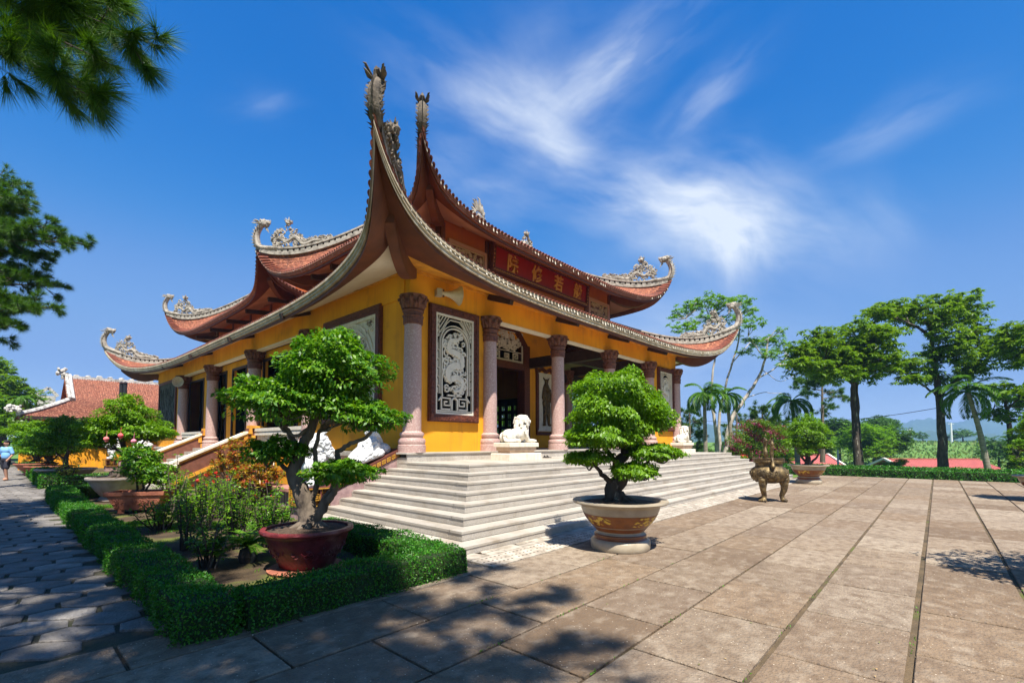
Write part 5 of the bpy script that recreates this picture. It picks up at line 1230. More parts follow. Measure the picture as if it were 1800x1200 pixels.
# ---- twisted bonsai in the maroon pot, front of the garden bed
b2 = thing('potted_bonsai', 'dark spreading bonsai with forked trunk in a maroon pot behind the corner hedge', 'potted bonsai', (2.82, 6.19, .012))
m = MB(); m.lathe([(0,0),(.47,0),(.48,.03),(.44,.05),(0,.05)], (0,0,0), 40); m.build('terracotta_foot', TERR, b2)
rimmod = lambda q, z: 1 + (.012*math.sin(16*q) if z > .50 else .008*math.sin(20*q)*math.sin(z*20) if .12 < z < .4 else 0)
pot_round(b2, [(.0,.051),(.31,.051),(.34,.07),(.37,.15),(.42,.24),(.47,.34),(.50,.42),(.505,.45),(.52,.47),(.56,.49),(.572,.515),(.562,.545),(.50,.545),(.50,.50),(0,.48)], BRICK, [(.476,.54, mat('worn_rim', (.16,.08,.075), .7, (.24,.17,.15), 8, 7, .6, 30), 'worn_rim')], (.49,.52), rimmod)
m = MB(); q = random.Random(12)
for i in range(90):
    a = q.uniform(0, 2*PI); z = q.uniform(.18, .36); r = np.interp(z, [.15,.24,.34,.42], [.37,.42,.47,.50]) + .003; c = Vector((r*math.cos(a), r*math.sin(a), z)); tg = Vector((-math.sin(a), math.cos(a), 0)); R_ = q.uniform(.02,.05); a0 = q.uniform(0, 6)
    m.tube([c + tg*R_*math.cos(a0+j*.7)*(1-.07*j) + Vector((0,0,R_*math.sin(a0+j*.7)*(1-.07*j))) for j in range(8)], .007, 4)
m.build('pot_relief', BRICK, b2)
bonsai(b2, .5, [(.34,0,2.50,.62,.60), (-.19,-.15,2.10,.66,.40), (.80,.0,1.92,.44,.26), (-.38,-.1,1.48,.36,.22), (.53,-.2,1.22,.42,.20), (.1,.35,2.3,.55,.4), (.45,-.2,2.05,.34,.2)],
       [([(.02,0,.52),(-.02,.02,.75),(-.10,0,1.0),(-.22,.02,1.25),(-.12,.05,1.55),(.02,0,1.85),(.15,0,2.2),(.3,0,2.5)], .15, .03), ([(.05,0,.60),(.22,-.04,.82),(.36,-.08,1.0),(.45,-.12,1.15)], .075, .025),
        ([(.1,-.02,.7),(.30,.05,1.05),(.42,.0,1.30),(.36,.02,1.50),(.50,.0,1.62),(.75,.0,1.72),(.85,0,1.9)], .055, .02), ([(-.02,.05,.7),(.08,.05,1.1),(.05,.05,1.5),(.12,.0,1.8)], .045, .025), ([(-.12,.05,1.5),(-.3,0,1.8),(-.35,-.1,2.0)], .05, .02), ([(-.2,.02,1.2),(-.34,-.05,1.35),(-.4,-.1,1.5)], .04, .018), ([(.02,0,1.85),(-.2,-.05,1.75),(-.5,-.1,1.95)], .035, .012)],
       LBON2, .07, 2300, .45, BARK)
# ---- bonsai of the same kind along the far side of the plaza
def small_bonsai(label, loc, s=1.0, seed=0, lm=None, group=None, potf=None, pads=None, trunk=None, lsz=.07, dens=1500):
    t = thing('potted_bonsai', label, 'potted bonsai', loc, 0, group); (potf or pot_a)(t, s)
    bonsai(t, .7*s, pads or [(0,0,1.95*s,.80*s,.62*s), (-.02,0,2.15*s,.45*s,.62*s), (-.58*s,0,1.58*s,.42*s,.24*s), (.52*s,0,1.50*s,.46*s,.24*s), (-.15*s,-.2,1.22*s,.34*s,.2*s), (.1,.3,1.5*s,.6*s,.3)],
           trunk or [([(0,0,.70*s),(.0,0,1.0*s),(-.05,0,1.4*s),(0,0,1.9*s)], .14*s, .04), ([(0,0,.75*s),(-.3*s,0,1.1*s),(-.5*s,0,1.5*s)], .06*s, .02), ([(0,0,.75*s),(.35*s,0,1.05*s),(.5*s,0,1.45*s)], .06*s, .02)], lm or LBON, lsz, dens, .35, BARKD); return t
small_bonsai('round-crowned bonsai in a wide glazed pot beyond the incense burner', (22.2, 3.91, .026))
small_bonsai('bonsai in a grey pot cut off by the right edge of the photo', (19.75, -2.25, .026), .95, 2, LTRE2, pads=[(.1,0,1.9,.7,.5), (-.5,0,1.55,.32,.22), (.5,0,1.5,.5,.3), (-.25,0,2.3,.3,.25)])
small_bonsai('bonsai standing just off the right edge, throwing the shadow on the slabs', (8.25, -1.6, .026), 1.0, 3, LBON, pads=[(.1,0,2.25,.85,.3), (-.4,.1,1.9,.45,.2), (.6,0,1.8,.55,.3), (0,-.5,2.0,.5,.3), (.9,.3,2.2,.7,.25), (.3,-.8,1.9,.5,.2)], dens=420, lsz=.09)

# ---- garden pots on the left
def pot_bowl(h, r, base, mt):
    def f(t, s=1.0):
        m = MB(); m.lathe([(0,0),(base*1.05,0),(base*1.12,.05),(base,.12),(base*.9,.14)], (0,0,0), 40); m.build('pot_foot', mt, t, True)
        pot_round(t, [(.0,.13),(base*.92,.13),(base*.98,.16),(r*.70,h*.45),(r*.86,h*.74),(r*.92,h*.86),(r*.985,h*.90),(r,h*.93),(r*.99,h),(r*.90,h),(r*.87,h*.94),(0,h*.9)], mt, [], (r*.88, h*.95))
    return f
small_bonsai('tiered bonsai with pale roots in a wide grey clay bowl left of the stairs', (2.45, 17.4, .012), 1.0, 4, LBON, potf=pot_bowl(.68, .76, .42, CLAY), lsz=.08, dens=1500,
             pads=[(.20,0,2.25,.62,.72), (-.25,0,1.98,.70,.42), (.75,0,1.88,.62,.30), (-.55,-.1,1.62,.42,.26), (.35,.3,1.9,.8,.4)],
             trunk=[([(.05,0,.68),(.15,0,1.0),(.25,0,1.25),(.05,0,1.6),(.2,0,2.1)], .17, .04), ([(.2,0,1.2),(-.1,0,1.45),(-.4,0,1.8)], .05, .02), ([(.2,0,1.3),(.5,0,1.5),(.7,0,1.75)], .05, .02), ([(0,0,.68),(-.2,0,.78),(-.3,0,.70)], .09, .04)])
small_bonsai('bushy dark bonsai in a pale grey bowl behind the second hedge', (2.0, 26.1, .012), 1.0, 5, LBON2, potf=pot_bowl(.62, .95, .5, CLAY), lsz=.09, dens=1100,
             pads=[(-.15,0,2.2,.62,.5), (-.3,0,1.7,.8,.4), (.3,0,1.5,.62,.35), (-.7,0,1.35,.5,.3), (.1,.3,1.9,.7,.4)], trunk=[([(0,0,.6),(-.05,0,1.0),(.05,0,1.4),(-.1,0,2.0)], .10, .04), ([(0,0,.9),(-.4,0,1.2),(-.6,0,1.4)], .05, .02)])
small_bonsai('low spreading bonsai in a red bowl beyond the second hedge, nearer the path', (1.75, 30.5, .012), 1.0, 6, LBON2, potf=pot_bowl(.6, .85, .45, TERR), lsz=.10, dens=900,
             pads=[(0,0,1.9,.9,.5), (-.7,0,1.5,.6,.35), (.6,0,1.45,.7,.35), (0,0,1.2,.9,.3)], group=None)
small_bonsai('broad bonsai in a red bowl farther along the second bed', (1.5, 34.5, .012), 1.0, 7, LBON, potf=pot_bowl(.6, .85, .45, TERR), lsz=.11, dens=800,
             pads=[(0,0,2.1,1.0,.6), (-.7,0,1.6,.6,.35), (.6,0,1.6,.8,.35), (0,0,1.2,.9,.3)], group=None)
def pot_rect(t, s=1.0):
    m = MB(); b = [(-.40,-.26),(.40,-.26),(.40,.26),(-.40,.26)]; tt = [(-.60,-.36),(.60,-.36),(.60,.36),(-.60,.36)]; ti = [(-.55,-.31),(.55,-.31),(.55,.31),(-.55,.31)]
    mid = [(-.55,-.33),(.55,-.33),(.55,.33),(-.55,.33)]
    rows = [[(*p, .08) for p in b], [(*p, .40) for p in mid], [(p[0]*1.09, p[1]*1.09, .42) for p in mid], [(p[0]*1.02, p[1]*1.02, .50) for p in tt], [(*p, .50) for p in ti], [(*p, .42) for p in ti]]
    R2 = Matrix.Rotation(YAW - PI/2 + .25, 3, 'Z'); rows = [[tuple(R2 @ Vector(p)) for p in r] for r in rows]
    m.grid(rows, True); m.add(rows[-1], [(0,1,2,3)])
    p = m.build('pot', TERR, t); m = MB()
    for x in (-.32, .32):
        for y in (-.2, .2): v = R2 @ Vector((x, y, 0)); m.box(v.x-.06, v.x+.06, v.y-.06, v.y+.06, 0, .079)
    m.build('pot_foot', TERR, t); m = MB(); m.grid([[tuple(R2 @ Vector((x, y, .425 + .02*math.sin(x*9+y*7)))) for x in np.linspace(-.54,.54,8)] for y in np.linspace(-.3,.3,5)]); m.build('soil', SOIL, t)
    m = MB()
    for i in range(24): v = rnd.uniform(-.42,.42); z = rnd.uniform(.18,.34); yo = np.interp(z, [.08,.40], [-.26,-.33]) - .006; c = Vector((v, yo, z)); r = rnd.uniform(.03,.06); a0 = rnd.uniform(0,6); m.tube([R2 @ (c + Vector((r*math.cos(a0+j*.6), -.002, r*math.sin(a0+j*.6)))) for j in range(7)], .008, 4)
    m.build('pot_relief', TERR, p)
small_bonsai('leafy shrub in a rectangular red clay trough by the garden path', (2.42, 14.2, .012), 1.0, 8, LBON2, potf=pot_rect, lsz=.10, dens=620,
             pads=[(-.1,0,1.25,.42,.34), (.1,0,.95,.5,.3), (.3,0,.75,.4,.2)], trunk=[([(0,0,.43),(.05,0,.7),(-.05,0,1.2)], .035, .015), ([(.05,0,.43),(.2,0,.7),(.3,0,.9)], .03, .012), ([(-.1,0,.43),(-.12,0,.75),(-.2,0,1.1)], .03, .012)])
# hanging blossoms/ornaments in the tiered bonsai
for i, (px, py, c, lb) in enumerate(((187, 771, (.55,.10,.09), 'dusky red'), (212, 765, (.70,.05,.06), 'bright red'), (235, 775, (.72,.16,.22), 'pink and white'))):
    p = at(px, py, 12.4 + i*.15); m = MB(); m.ball((0,0,0), (.062,.062,.06), 12, 8, .06); m.ball((0,0,-.06), (.04,.04,.03), 8, 5, .1); m.tube([(0,0,.06), (.01,0,.22)], .004, 5)
    o = m.build('paper_lantern', mat('lantern_' + lb.split()[0], c, .6, tuple(min(1, q*1.7+.1) for q in c), 30, 4, .4, 60), None, False, tuple(p)); tag(o, lb + ' paper ball hanging under the tiered bonsai, ' + ('leftmost' if i == 0 else 'middle' if i == 1 else 'rightmost') + ' of three', 'lantern', 'paper balls hanging in the bonsai')

# ---- hedges round the beds
hedge('clipped_hedge', 'low clipped hedge edging the near garden bed beside the path and slabs', 'hedge', [(1.04,1.50,4.52,15.2,.33), (1.04,1.54,15.35,16.9,.38), (1.04,1.56,17.1,18.5,.41), (1.06,2.3,18.7,19.3,.40), (1.50,4.12,4.45,4.95,.33), (3.66,4.16,4.95,8.2,.33)], .026, 3600, None, 3)
hedge('clipped_hedge', 'clipped hedge edging the second garden bed beyond the cross path', 'hedge', [(1.15,1.65,24.0,44,.5), (1.65,6.3,24.0,24.5,.42), (1.12,1.62,26.4,28.2,.62)], .07, 420, None, 4)
hedge('clipped_hedge', 'long low hedge along the far edge of the plaza', 'hedge', [(28.4,29.0,-14,8.6,.40)], .07, 520, None, 5)
hedge('clipped_hedge', 'second low hedge behind the one at the plaza edge', 'hedge', [(31.0,31.6,-14,9.5,.42)], .08, 380, None, 6)

# ---- slender shrubs in the near bed
def stem_shrub(label, base, n, h, spread, leafmat, lsz, petals=None, seed=0, cat='shrub', name='flowering_shrub', nleaf=26, group=None, bark=None):
    q = random.Random(seed); t = thing(name, label, cat, (base[0], base[1], .01), 0, group); m = MB(); CC = []; TT = []; PC = []
    for i in range(n):
        a = q.uniform(0, 2*PI); s0 = spread*.35*q.random(); s1 = spread*q.uniform(.3, 1); hh = h*q.uniform(.6, 1.05); b = Vector((s0*math.cos(a), s0*math.sin(a), 0)); e = Vector((s1*math.cos(a+.4), s1*math.sin(a+.4), hh)); md = b.lerp(e, .5) + Vector((q.uniform(-.04,.04), q.uniform(-.04,.04), 0))
        P = catmull([tuple(b), tuple(md), tuple(e)], 6); m.tube(P, [.014 - .010*j/len(P) for j in range(len(P))], 5)
        for j in range(nleaf):
            f = q.uniform(.35, 1.02); k = min(len(P)-1, int(f*(len(P)-1))); c = P[k]; d = np.array([q.gauss(0,1), q.gauss(0,1), q.uniform(-.3,.7)]); d /= np.linalg.norm(d); CC.append(c + d*lsz*.9); TT.append(d)
            if j % 7 == 0: m.tube([c, c + d*lsz*1.5], [.005,.003], 4)
        if petals and q.random() < petals[1]:
            c = P[-1]
            for j in range(9): d = np.array([q.gauss(0,1), q.gauss(0,1), q.gauss(0,1)]); d /= np.linalg.norm(d); PC.append((c + d*.025, d))
    m.build('stem', bark or BARKD, t); CC = np.array(CC); TT = np.array(TT); k = len(CC)
    leaves('foliage', leafmat, t, CC, TT + [0,0,-.2], rng.normal(0,.4,(k,3)) + [0,0,1], lsz*rng.uniform(.7,1.3,k), lsz*.5*rng.uniform(.8,1.2,k))
    if PC: P_ = np.array([p for p, _ in PC]); D_ = np.array([d for _, d in PC]); leaves('blossom', petals[0], t, P_, D_, rng.normal(0,1,(len(P_),3)), .05, .045)
    return t
G1 = 'rose bushes in the near garden bed'
stem_shrub('thin rose bush nearest the path corner of the near bed', (2.05, 8.6), 11, .95, .30, LBON2, .065, None, 1, group=G1, nleaf=44)
stem_shrub('thin rose bush with dark stems just left of the cycad', (2.50, 8.1), 13, 1.05, .30, LBON2, .065, None, 2, group=G1, nleaf=44)
stem_shrub('taller rose bush in the middle of the near bed, behind the cycad', (2.95, 9.2), 12, 1.05, .34, LBON, .06, (PETR, .05), 3, group=G1, nleaf=40)
stem_shrub('rose bush with red blooms right behind the maroon pot', (3.35, 9.0), 10, 1.0, .36, LBON, .06, (PETR, .08), 4, group=G1, nleaf=34)
stem_shrub('leafy bush at the back of the near bed below the croton', (3.3, 11.6), 14, 1.0, .5, LBON2, .07, (PETR, .2), 5)
stem_shrub('small sparse tree with slanting branch beside the red trough', (2.62, 12.1), 7, 1.35, .42, LBON, .085, None, 6, 'small tree', 'young_tree', 30, None, BARK)
stem_shrub('low dense green plant in front of the trough in the near bed', (2.15, 10.9), 22, .6, .45, LBON, .07, None, 21, nleaf=34)
stem_shrub('leafy rose bush between the cycad and the hedge in the near bed', (1.95, 7.2), 16, .6, .32, LBON2, .06, None, 31, nleaf=36)
stem_shrub('wide leafy green shrub in the middle of the near bed, behind the roses', (2.7, 10.3), 26, .95, .55, LBON, .07, None, 32, nleaf=36)
stem_shrub('dense dark shrub behind the cycad in the near bed', (3.0, 7.9), 20, .85, .35, LBON2, .07, None, 22, nleaf=40)
stem_shrub('green shrub with red blooms left of the croton', (3.7, 13.2), 20, 1.0, .55, LBON, .08, (PETR, .15), 23, nleaf=34)
stem_shrub('bright green bush beside the side staircase', (3.3, 15.3), 16, .95, .55, LBON, .09, None, 9)
stem_shrub('yellow-green bush under the dark bonsai by the second hedge', (1.9, 24.9), 16, 1.1, .5, LYEL, .09, None, 10)
# croton with red and yellow leaves
def croton(label, base, r, h, n, seed, group=None, ls=.15):
    g = np.random.default_rng(seed); t = thing('croton_bush', label, 'bush', (base[0], base[1], .01), 0, group); m = MB(); ends = []
    for i in range(n):
        a = g.uniform(0, 2*PI); rr = r*math.sqrt(g.random()); e = np.array([rr*math.cos(a), rr*math.sin(a), h*(1 - .35*(rr/r)**2)*g.uniform(.55,1)]); limb(m, [(e[0]*.15, e[1]*.15, 0), (e[0]*.6, e[1]*.6, e[2]*.5), tuple(e)], .014, .006, 5); ends.append(e)
    m.build('stem', BARK, t); C_ = []; T_ = []
    for e in ends:
        for j in range(30):
            d = nrm(np.array([g.normal(), g.normal(), g.uniform(-.2, 1.1)])); C_.append(e + d*ls*.5 - [0,0,.08*g.random()]); T_.append(d)
    C_ = np.array(C_); T_ = np.array(T_); leaves('foliage', LCROT, t, C_, T_, g.normal(0,.3,(len(C_),3)) + [0,0,1], ls*g.uniform(.7,1.2,len(C_)), ls*.27)
croton('red and yellow croton bush in front of the side balustrade', (5.0, 15.4), .9, 1.85, 130, 1)
croton('low croton bush nearer the maroon pot, yellow and pink', (4.85, 13.5), .6, 1.3, 60, 2)
croton('small croton by the second bed near the walking person', (1.9, 38.5), .8, 1.5, 30, 3, None, .2)
# cycad
cy_t = thing('cycad', 'dark spiky cycad beside the maroon pot', 'cycad', (2.42, 7.15, .01)); m = MB(); m.lathe([(.0,0),(.10,0),(.12,.08),(.09,.18),(0,.22)], (0,0,0), 14, lambda q, z: 1+.12*math.sin(7*q+z*40)); m.build('stem', BARKD, cy_t)
C_ = []; T_ = []; N_ = []; m = MB()
for i in range(26):
    a = i*2.4; el = rnd.uniform(.35, 1.25); L_ = rnd.uniform(.38, .52); P = [np.array([math.cos(a)*L_*f*math.cos(el*(1-.4*f)), math.sin(a)*L_*f*math.cos(el*(1-.4*f)), .2 + L_*math.sin(el)*f - .22*f*f]) for f in np.linspace(0,1,10)]
    m.tube(P, .005, 4); sd_ = np.array([-math.sin(a), math.cos(a), 0])
    for j in range(2, 40):
        f = j/40*9; k = min(8, int(f)); p = P[k]+(P[k+1]-P[k])*(f-k); t_ = nrm(P[k+1]-P[k])
        for w in (-1, 1): d = sd_*w*.8 + t_*.6 + [0,0,.25]; C_.append(p + nrm(d)*.045); T_.append(d); N_.append([0,0,1])
m.build('rib', LBON2, cy_t); leaves('frond', LBON2, cy_t, np.array(C_), np.array(T_), np.array(N_, float), .10, .011)
# grass in the bed
def grass(name, label, regs, n, h=.05, seed=1):
    g = np.random.default_rng(seed); A = np.array([(x1-x0)*(y1-y0) for x0, x1, y0, y1 in regs]); idx = g.choice(len(regs), n, p=A/A.sum()); R_ = np.array(regs)[idx]
    x = R_[:,0] + (R_[:,1]-R_[:,0])*g.random(n); y = R_[:,2] + (R_[:,3]-R_[:,2])*g.random(n); keep = np.sin(x*3.1+y*1.7)+np.sin(y*2.3-x*1.1)+g.normal(0,.6,n) > .1; x, y = x[keep], y[keep]; n = len(x)
    c = np.stack([x, y, np.full(n, .01 + h*.4)], 1); tip = np.stack([g.normal(0,.5,n), g.normal(0,.5,n), np.ones(n)], 1); o = leaves(name, GRS, None, c, tip, g.normal(0,1,(n,3)), h*g.uniform(.6,1.4,n), .012); return tag(o, label, 'grass', kind='stuff')
grass('bed_grass', 'bright short grass patches growing in the garden bed', [(3.0, 4.9, 9.6, 14.5), (2.2, 3.6, 5.2, 6.6), (1.8, 3.2, 10.5, 12.5), (3.0, 4.6, 14.5, 20.5), (1.8, 3.0, 15.5, 17.5)], 52000, .045, 1)
grass('lawn_grass', 'short lawn grass beyond the plaza hedge', [(29.2, 30.9, -12, 9), (31.8, 42, -14, 14)], 24000, .10, 2)
# fallen leaves and pebbles on slabs
C_ = []; 
n = 420; g = np.random.default_rng(5); x = g.uniform(-1, 12, n); y = g.uniform(-3.5, 5, n); c = np.stack([x, y, np.full(n, .036)], 1); a = g.uniform(0, 6.28, n)
o = leaves('fallen_leaves', mat('dry_leaf', (.22,.10,.04), .8, isl_cols=[(.25,.11,.04),(.40,.28,.12),(.14,.08,.04),(.16,.22,.04)]), None, c, np.stack([np.cos(a), np.sin(a), .1*np.ones(n)], 1), np.tile([0,0,1.0],(n,1)), g.uniform(.012,.035,n), g.uniform(.006,.016,n)); tag(o, 'scattered dry leaves and grit on the plaza slabs', 'fallen leaves', kind='stuff')
# moss tufts in the joints
n = 700; g = np.random.default_rng(6); k = g.integers(-1, 5, n); y = .2 + .835*k + g.normal(0,.008,n); x = np.abs(g.normal(0, 1, n))*2.2 + 2.6; kp = np.sin(x*5.3 + k*2.1) > .35; x, y = x[kp], y[kp]; n = len(x)
c = np.stack([x, y, np.full(n, .03)], 1); o = leaves('joint_moss', GRS, None, c, np.stack([g.normal(0,.6,n), g.normal(0,.6,n), np.ones(n)], 1), g.normal(0,1,(n,3)), g.uniform(.012,.03,n), .010); tag(o, 'tiny moss and weed tufts in the plaza joints', 'moss', kind='stuff')
# sandals on the landing
SH = mat('dark_rubber', (.03,.025,.02), .6)
for i, (x, y, lb) in enumerate(((10.85, 8.95, 'pair of dark sandals left on the landing, nearer the lion'), (11.35, 8.9, 'pair of dark sandals left on the landing, nearer the third column'))):
    t = thing('sandals', lb, 'sandals', (x, y, 1.2), 0, 'sandals left at the hall')
    for s_ in (0, 1):
        m = MB(); m.lathe([(.0,0),(.055,0),(.06,.012),(.052,.024),(0,.026)], (s_*.14, 0, 0), 12, None, .8, 2.1); m.tube([(s_*.14-.045, .02, .02), (s_*.14, .05, .07), (s_*.14+.045, .02, .02)], .012, 5, True, 2.0); m.build('sandal', SH, t)

# ---------------------------------------------------------------- trees
def clump_tree(name, label, base, stems, clumps, leafmat, barkm, lsz, per, droop=.3, group=None, cat='tree', twigs=True, flat=.8, dz=1.0):
    """stems: [(pts, r0, r1)] world points; clumps: (x,y,z,rx,rz)"""
    t = thing(name, label, cat, tuple(base), 0, group); b = np.array(base, float); m = MB()
    for pts, r0, r1 in stems: limb(m, [np.array(p) - b for p in pts], r0, r1, 9, .02)
    allp = [np.array(q) - b for s in stems for q in catmull(s[0], 4)[4:]]; CC = []; DD = []
    for (x, y, z, rx, rz) in clumps:
        c = np.array([x, y, z]) - b
        if twigs:
            src = min(allp, key=lambda q: np.linalg.norm(q - c) + (2 if q[2] > c[2] + .3 else 0))
            for i in range(5): a = rnd.uniform(0, 6.28); e = c + np.array([math.cos(a)*rx*.6, math.sin(a)*rx*.6, rnd.uniform(-.3,.4)*rz]); limb(m, [src, src*.5+e*.5 + np.array([0,0,-.08*rx]), e], max(.02, rx*.045), .012, 5)
        k = max(5, int(per * rx * rx / 20)); d_ = rdir(k); rr_ = rng.random((k,1))**.38; rr_ *= 1 + .25*np.sin(d_[:, :1]*6 + c[0]) ; q_ = c + d_*rr_*np.array([rx*1.12, rx*1.12, rz*1.05]); q_[:, 2] += .12*rz*np.sin(q_[:, 0]*2.3 + q_[:, 1]*1.9)     # leaf rosettes at the twig ends
        a_ = np.tile(np.arange(11)*2.4, k) + np.repeat(rng.uniform(0, 6, k), 11); el = rng.uniform(-.5, .7, k*11); dd = np.stack([np.cos(a_)*np.cos(el), np.sin(a_)*np.cos(el), np.sin(el)], 1); CC.append(np.repeat(q_, 11, 0) + dd*lsz*.5); DD.append(dd)
    m.build('trunk', barkm, t, True); CC = np.concatenate(CC); DD = np.concatenate(DD); n = len(CC)
    leaves('crown', leafmat, t, CC, DD + [0,0,-droop], rng.normal(0,.25,(n,3)) + [0,0,1], lsz*rng.uniform(.7,1.25,n), lsz*.34*rng.uniform(.8,1.2,n)); return t
def cl_px(L_, d, jd=1.2):
    """clump list from bearings: (px, py, half width, half height in px)"""
    out = []
    for (px, py, a, b) in L_: p = at(px, py, d + rnd.uniform(-jd, jd)); s = d / FL; out.append((p[0], p[1], p[2], a*s, b*s))
    return out
def gp(px, d, z=0.0): p = at(px, 778, d); return (p[0], p[1], z)
def fill(poly_rows, step=26, r=(24,17), jit=7):
    """clumps covering crown rows (y, x0, x1)"""
    o = []
    for y, x0, x1 in poly_rows:
        x = x0 + r[0]*.7
        while x < x1 - r[0]*.4: o.append((x + rnd.uniform(-jit, jit), y + rnd.uniform(-jit*.6, jit*.6), r[0]*rnd.uniform(.8,1.15), r[1]*rnd.uniform(.8,1.15))); x += step
    return o
d = 29.3
clump_tree('umbrella_tree', 'tallest umbrella-shaped tree with dark bare trunk beyond the plaza hedge', gp(1656, d), [([gp(1656,d,-.1), at(1655,760,d), at(1652,707,d), at(1643,640,d), at(1637,590,d), at(1630,540,d)], .29, .08), ([at(1650,705,d), at(1665,680,d+.4), at(1705,655,d+.8), at(1735,632,d+1)], .14, .05), ([at(1652,697,d), at(1637,688,d-.3), at(1612,670,d-.6)], .10, .04), ([at(1637,592,d), at(1612,575,d-.5), at(1585,562,d-.8)], .12, .04), ([at(1637,590,d), at(1668,560,d+.6), at(1690,545,d+1)], .11, .04), ([at(1643,640,d), at(1670,610,d+.8), at(1720,590,d+1.4)], .10, .04)],
    cl_px(fill([(525,1622,1672),(530,1660,1722),(543,1540,1640),(545,1640,1740),(560,1560,1735),(585,1655,1755),(605,1650,1765),(625,1655,1765),(645,1680,1735)]) + [(1555,552,30,14),(1538,545,18,10),(1600,640,26,14),(1575,645,22,12),(1628,650,24,13),(1600,665,22,10),(1650,668,22,10),(1640,620,22,12),(1690,665,18,10),(1710,650,20,10)], d, 1.6), LTREE, BARKD, .30, 1350, .45)
d = 28.6
clump_tree('umbrella_tree', 'broad umbrella-shaped tree with twin dark stems left of the tallest tree', gp(1505, d), [([gp(1507,d,-.1), at(1504,760,d), at(1500,700,d), at(1498,665,d), at(1490,640,d)], .22, .09), ([gp(1512,d+.5,-.1), at(1508,760,d+.5), at(1505,690,d+.5), at(1506,640,d+.5), at(1510,600,d+.5)], .17, .07), ([at(1498,668,d), at(1470,645,d-.5), at(1425,630,d-1)], .11, .04), ([at(1499,672,d), at(1535,650,d+.4), at(1570,640,d+.8)], .10, .04), ([at(1500,675,d), at(1478,655,d), at(1450,610,d+.6)], .09, .03)],
    cl_px(fill([(583,1492,1560),(592,1420,1580),(608,1410,1592),(625,1385,1585),(642,1390,1580),(657,1440,1560)]) + [(1400,615,20,12),(1405,640,18,10),(1550,585,18,10)], d, 1.6), LTREE, BARKD, .30, 1350, .45)
d = 27
clump_tree('umbrella_tree', 'umbrella-shaped tree reaching in from the right edge', gp(1868, d), [([gp(1868,d,-.1), at(1862,700,d), at(1856,640,d), at(1850,600,d)], .32, .1), ([at(1856,640,d), at(1820,628,d), at(1782,612,d)], .12, .04), ([at(1856,620,d), at(1840,590,d), at(1820,575,d)], .1, .04)],
    cl_px(fill([(578,1765,1900),(592,1745,1900),(608,1742,1900),(625,1765,1900)]) + [(1790,640,20,9)], d, 1.4), LTREE, BARKD, .30, 1400, .45)
d = 31
clump_tree('small_umbrella_tree', 'smaller umbrella-shaped tree behind the rightmost palm', gp(1783, d), [([gp(1785,d,-.1), at(1780,790,d), at(1773,745,d), at(1768,705,d)], .26, .08), ([at(1773,745,d), at(1755,730,d), at(1745,722,d)], .08, .03), ([at(1770,720,d), at(1790,700,d)], .08, .03)],
    cl_px([(1760,685,24,13),(1745,695,14,9),(1772,700,18,11),(1750,728,18,9),(1770,733,16,9),(1800,690,20,14),(1795,712,20,12),(1815,700,20,14)], d, 1), LTREE, BARKD, .30, 1500, .45)
clump_tree('dark_bush', 'tall dark leafy bush at the right edge beyond the hedge', gp(1790, 27.5), [([gp(1790,27.5,-.1), at(1790,800,27.5), at(1788,780,27.5)], .08, .03)], cl_px([(1790,770,22,18),(1785,795,20,20),(1795,815,22,16),(1810,790,20,25),(1780,815,14,12)], 27.5, .8), LTREE, BARKD, .22, 1900, .4, cat='bush')
# pale multi-stemmed tree behind the right end of the hall
d = 35
clump_tree('pale_barked_tree', 'sparse pale-barked tree with several leaning stems right of the hall', gp(1266, d), [([gp(1270,d,-.1), at(1283,745,d), at(1308,702,d), at(1332,665,d), at(1345,630,d), at(1350,595,d)], .20, .05), ([gp(1262,d,-.1), at(1256,740,d), at(1250,690,d), at(1256,620,d), at(1248,560,d)], .15, .04), ([gp(1266,d+.6,-.1), at(1264,740,d+.6), at(1275,680,d+.8), at(1298,600,d+1), at(1300,555,d+1)], .14, .04),
    ([at(1332,665,d), at(1365,645,d), at(1385,625,d)], .06, .02), ([at(1310,700,d), at(1340,690,d), at(1380,692,d)], .04, .012), ([at(1345,630,d), at(1325,605,d), at(1315,590,d)], .05, .02), ([at(1256,620,d), at(1225,580,d), at(1205,560,d)], .05, .02), ([at(1285,640,d+.8), at(1320,600,d+1)], .05, .02), ([at(1340,650,d), at(1370,670,d), at(1395,660,d)], .03, .01)],
    cl_px([(1200,548,20,13),(1222,535,22,12),(1250,530,24,13),(1275,532,20,12),(1300,532,22,13),(1318,545,16,11),(1300,560,20,12),(1265,555,18,10),(1235,560,18,9),(1200,575,22,8),(1325,570,18,10),(1340,602,20,12),(1362,600,18,10),(1378,612,16,10),(1320,598,16,8),(1350,622,18,9),(1380,640,14,9),(1310,620,14,7),(1370,580,10,6),(1290,590,14,8),(1185,560,10,6),(1240,590,12,7)], d, 1.5), LTRE2, BARKP, .24, 1250, .2)

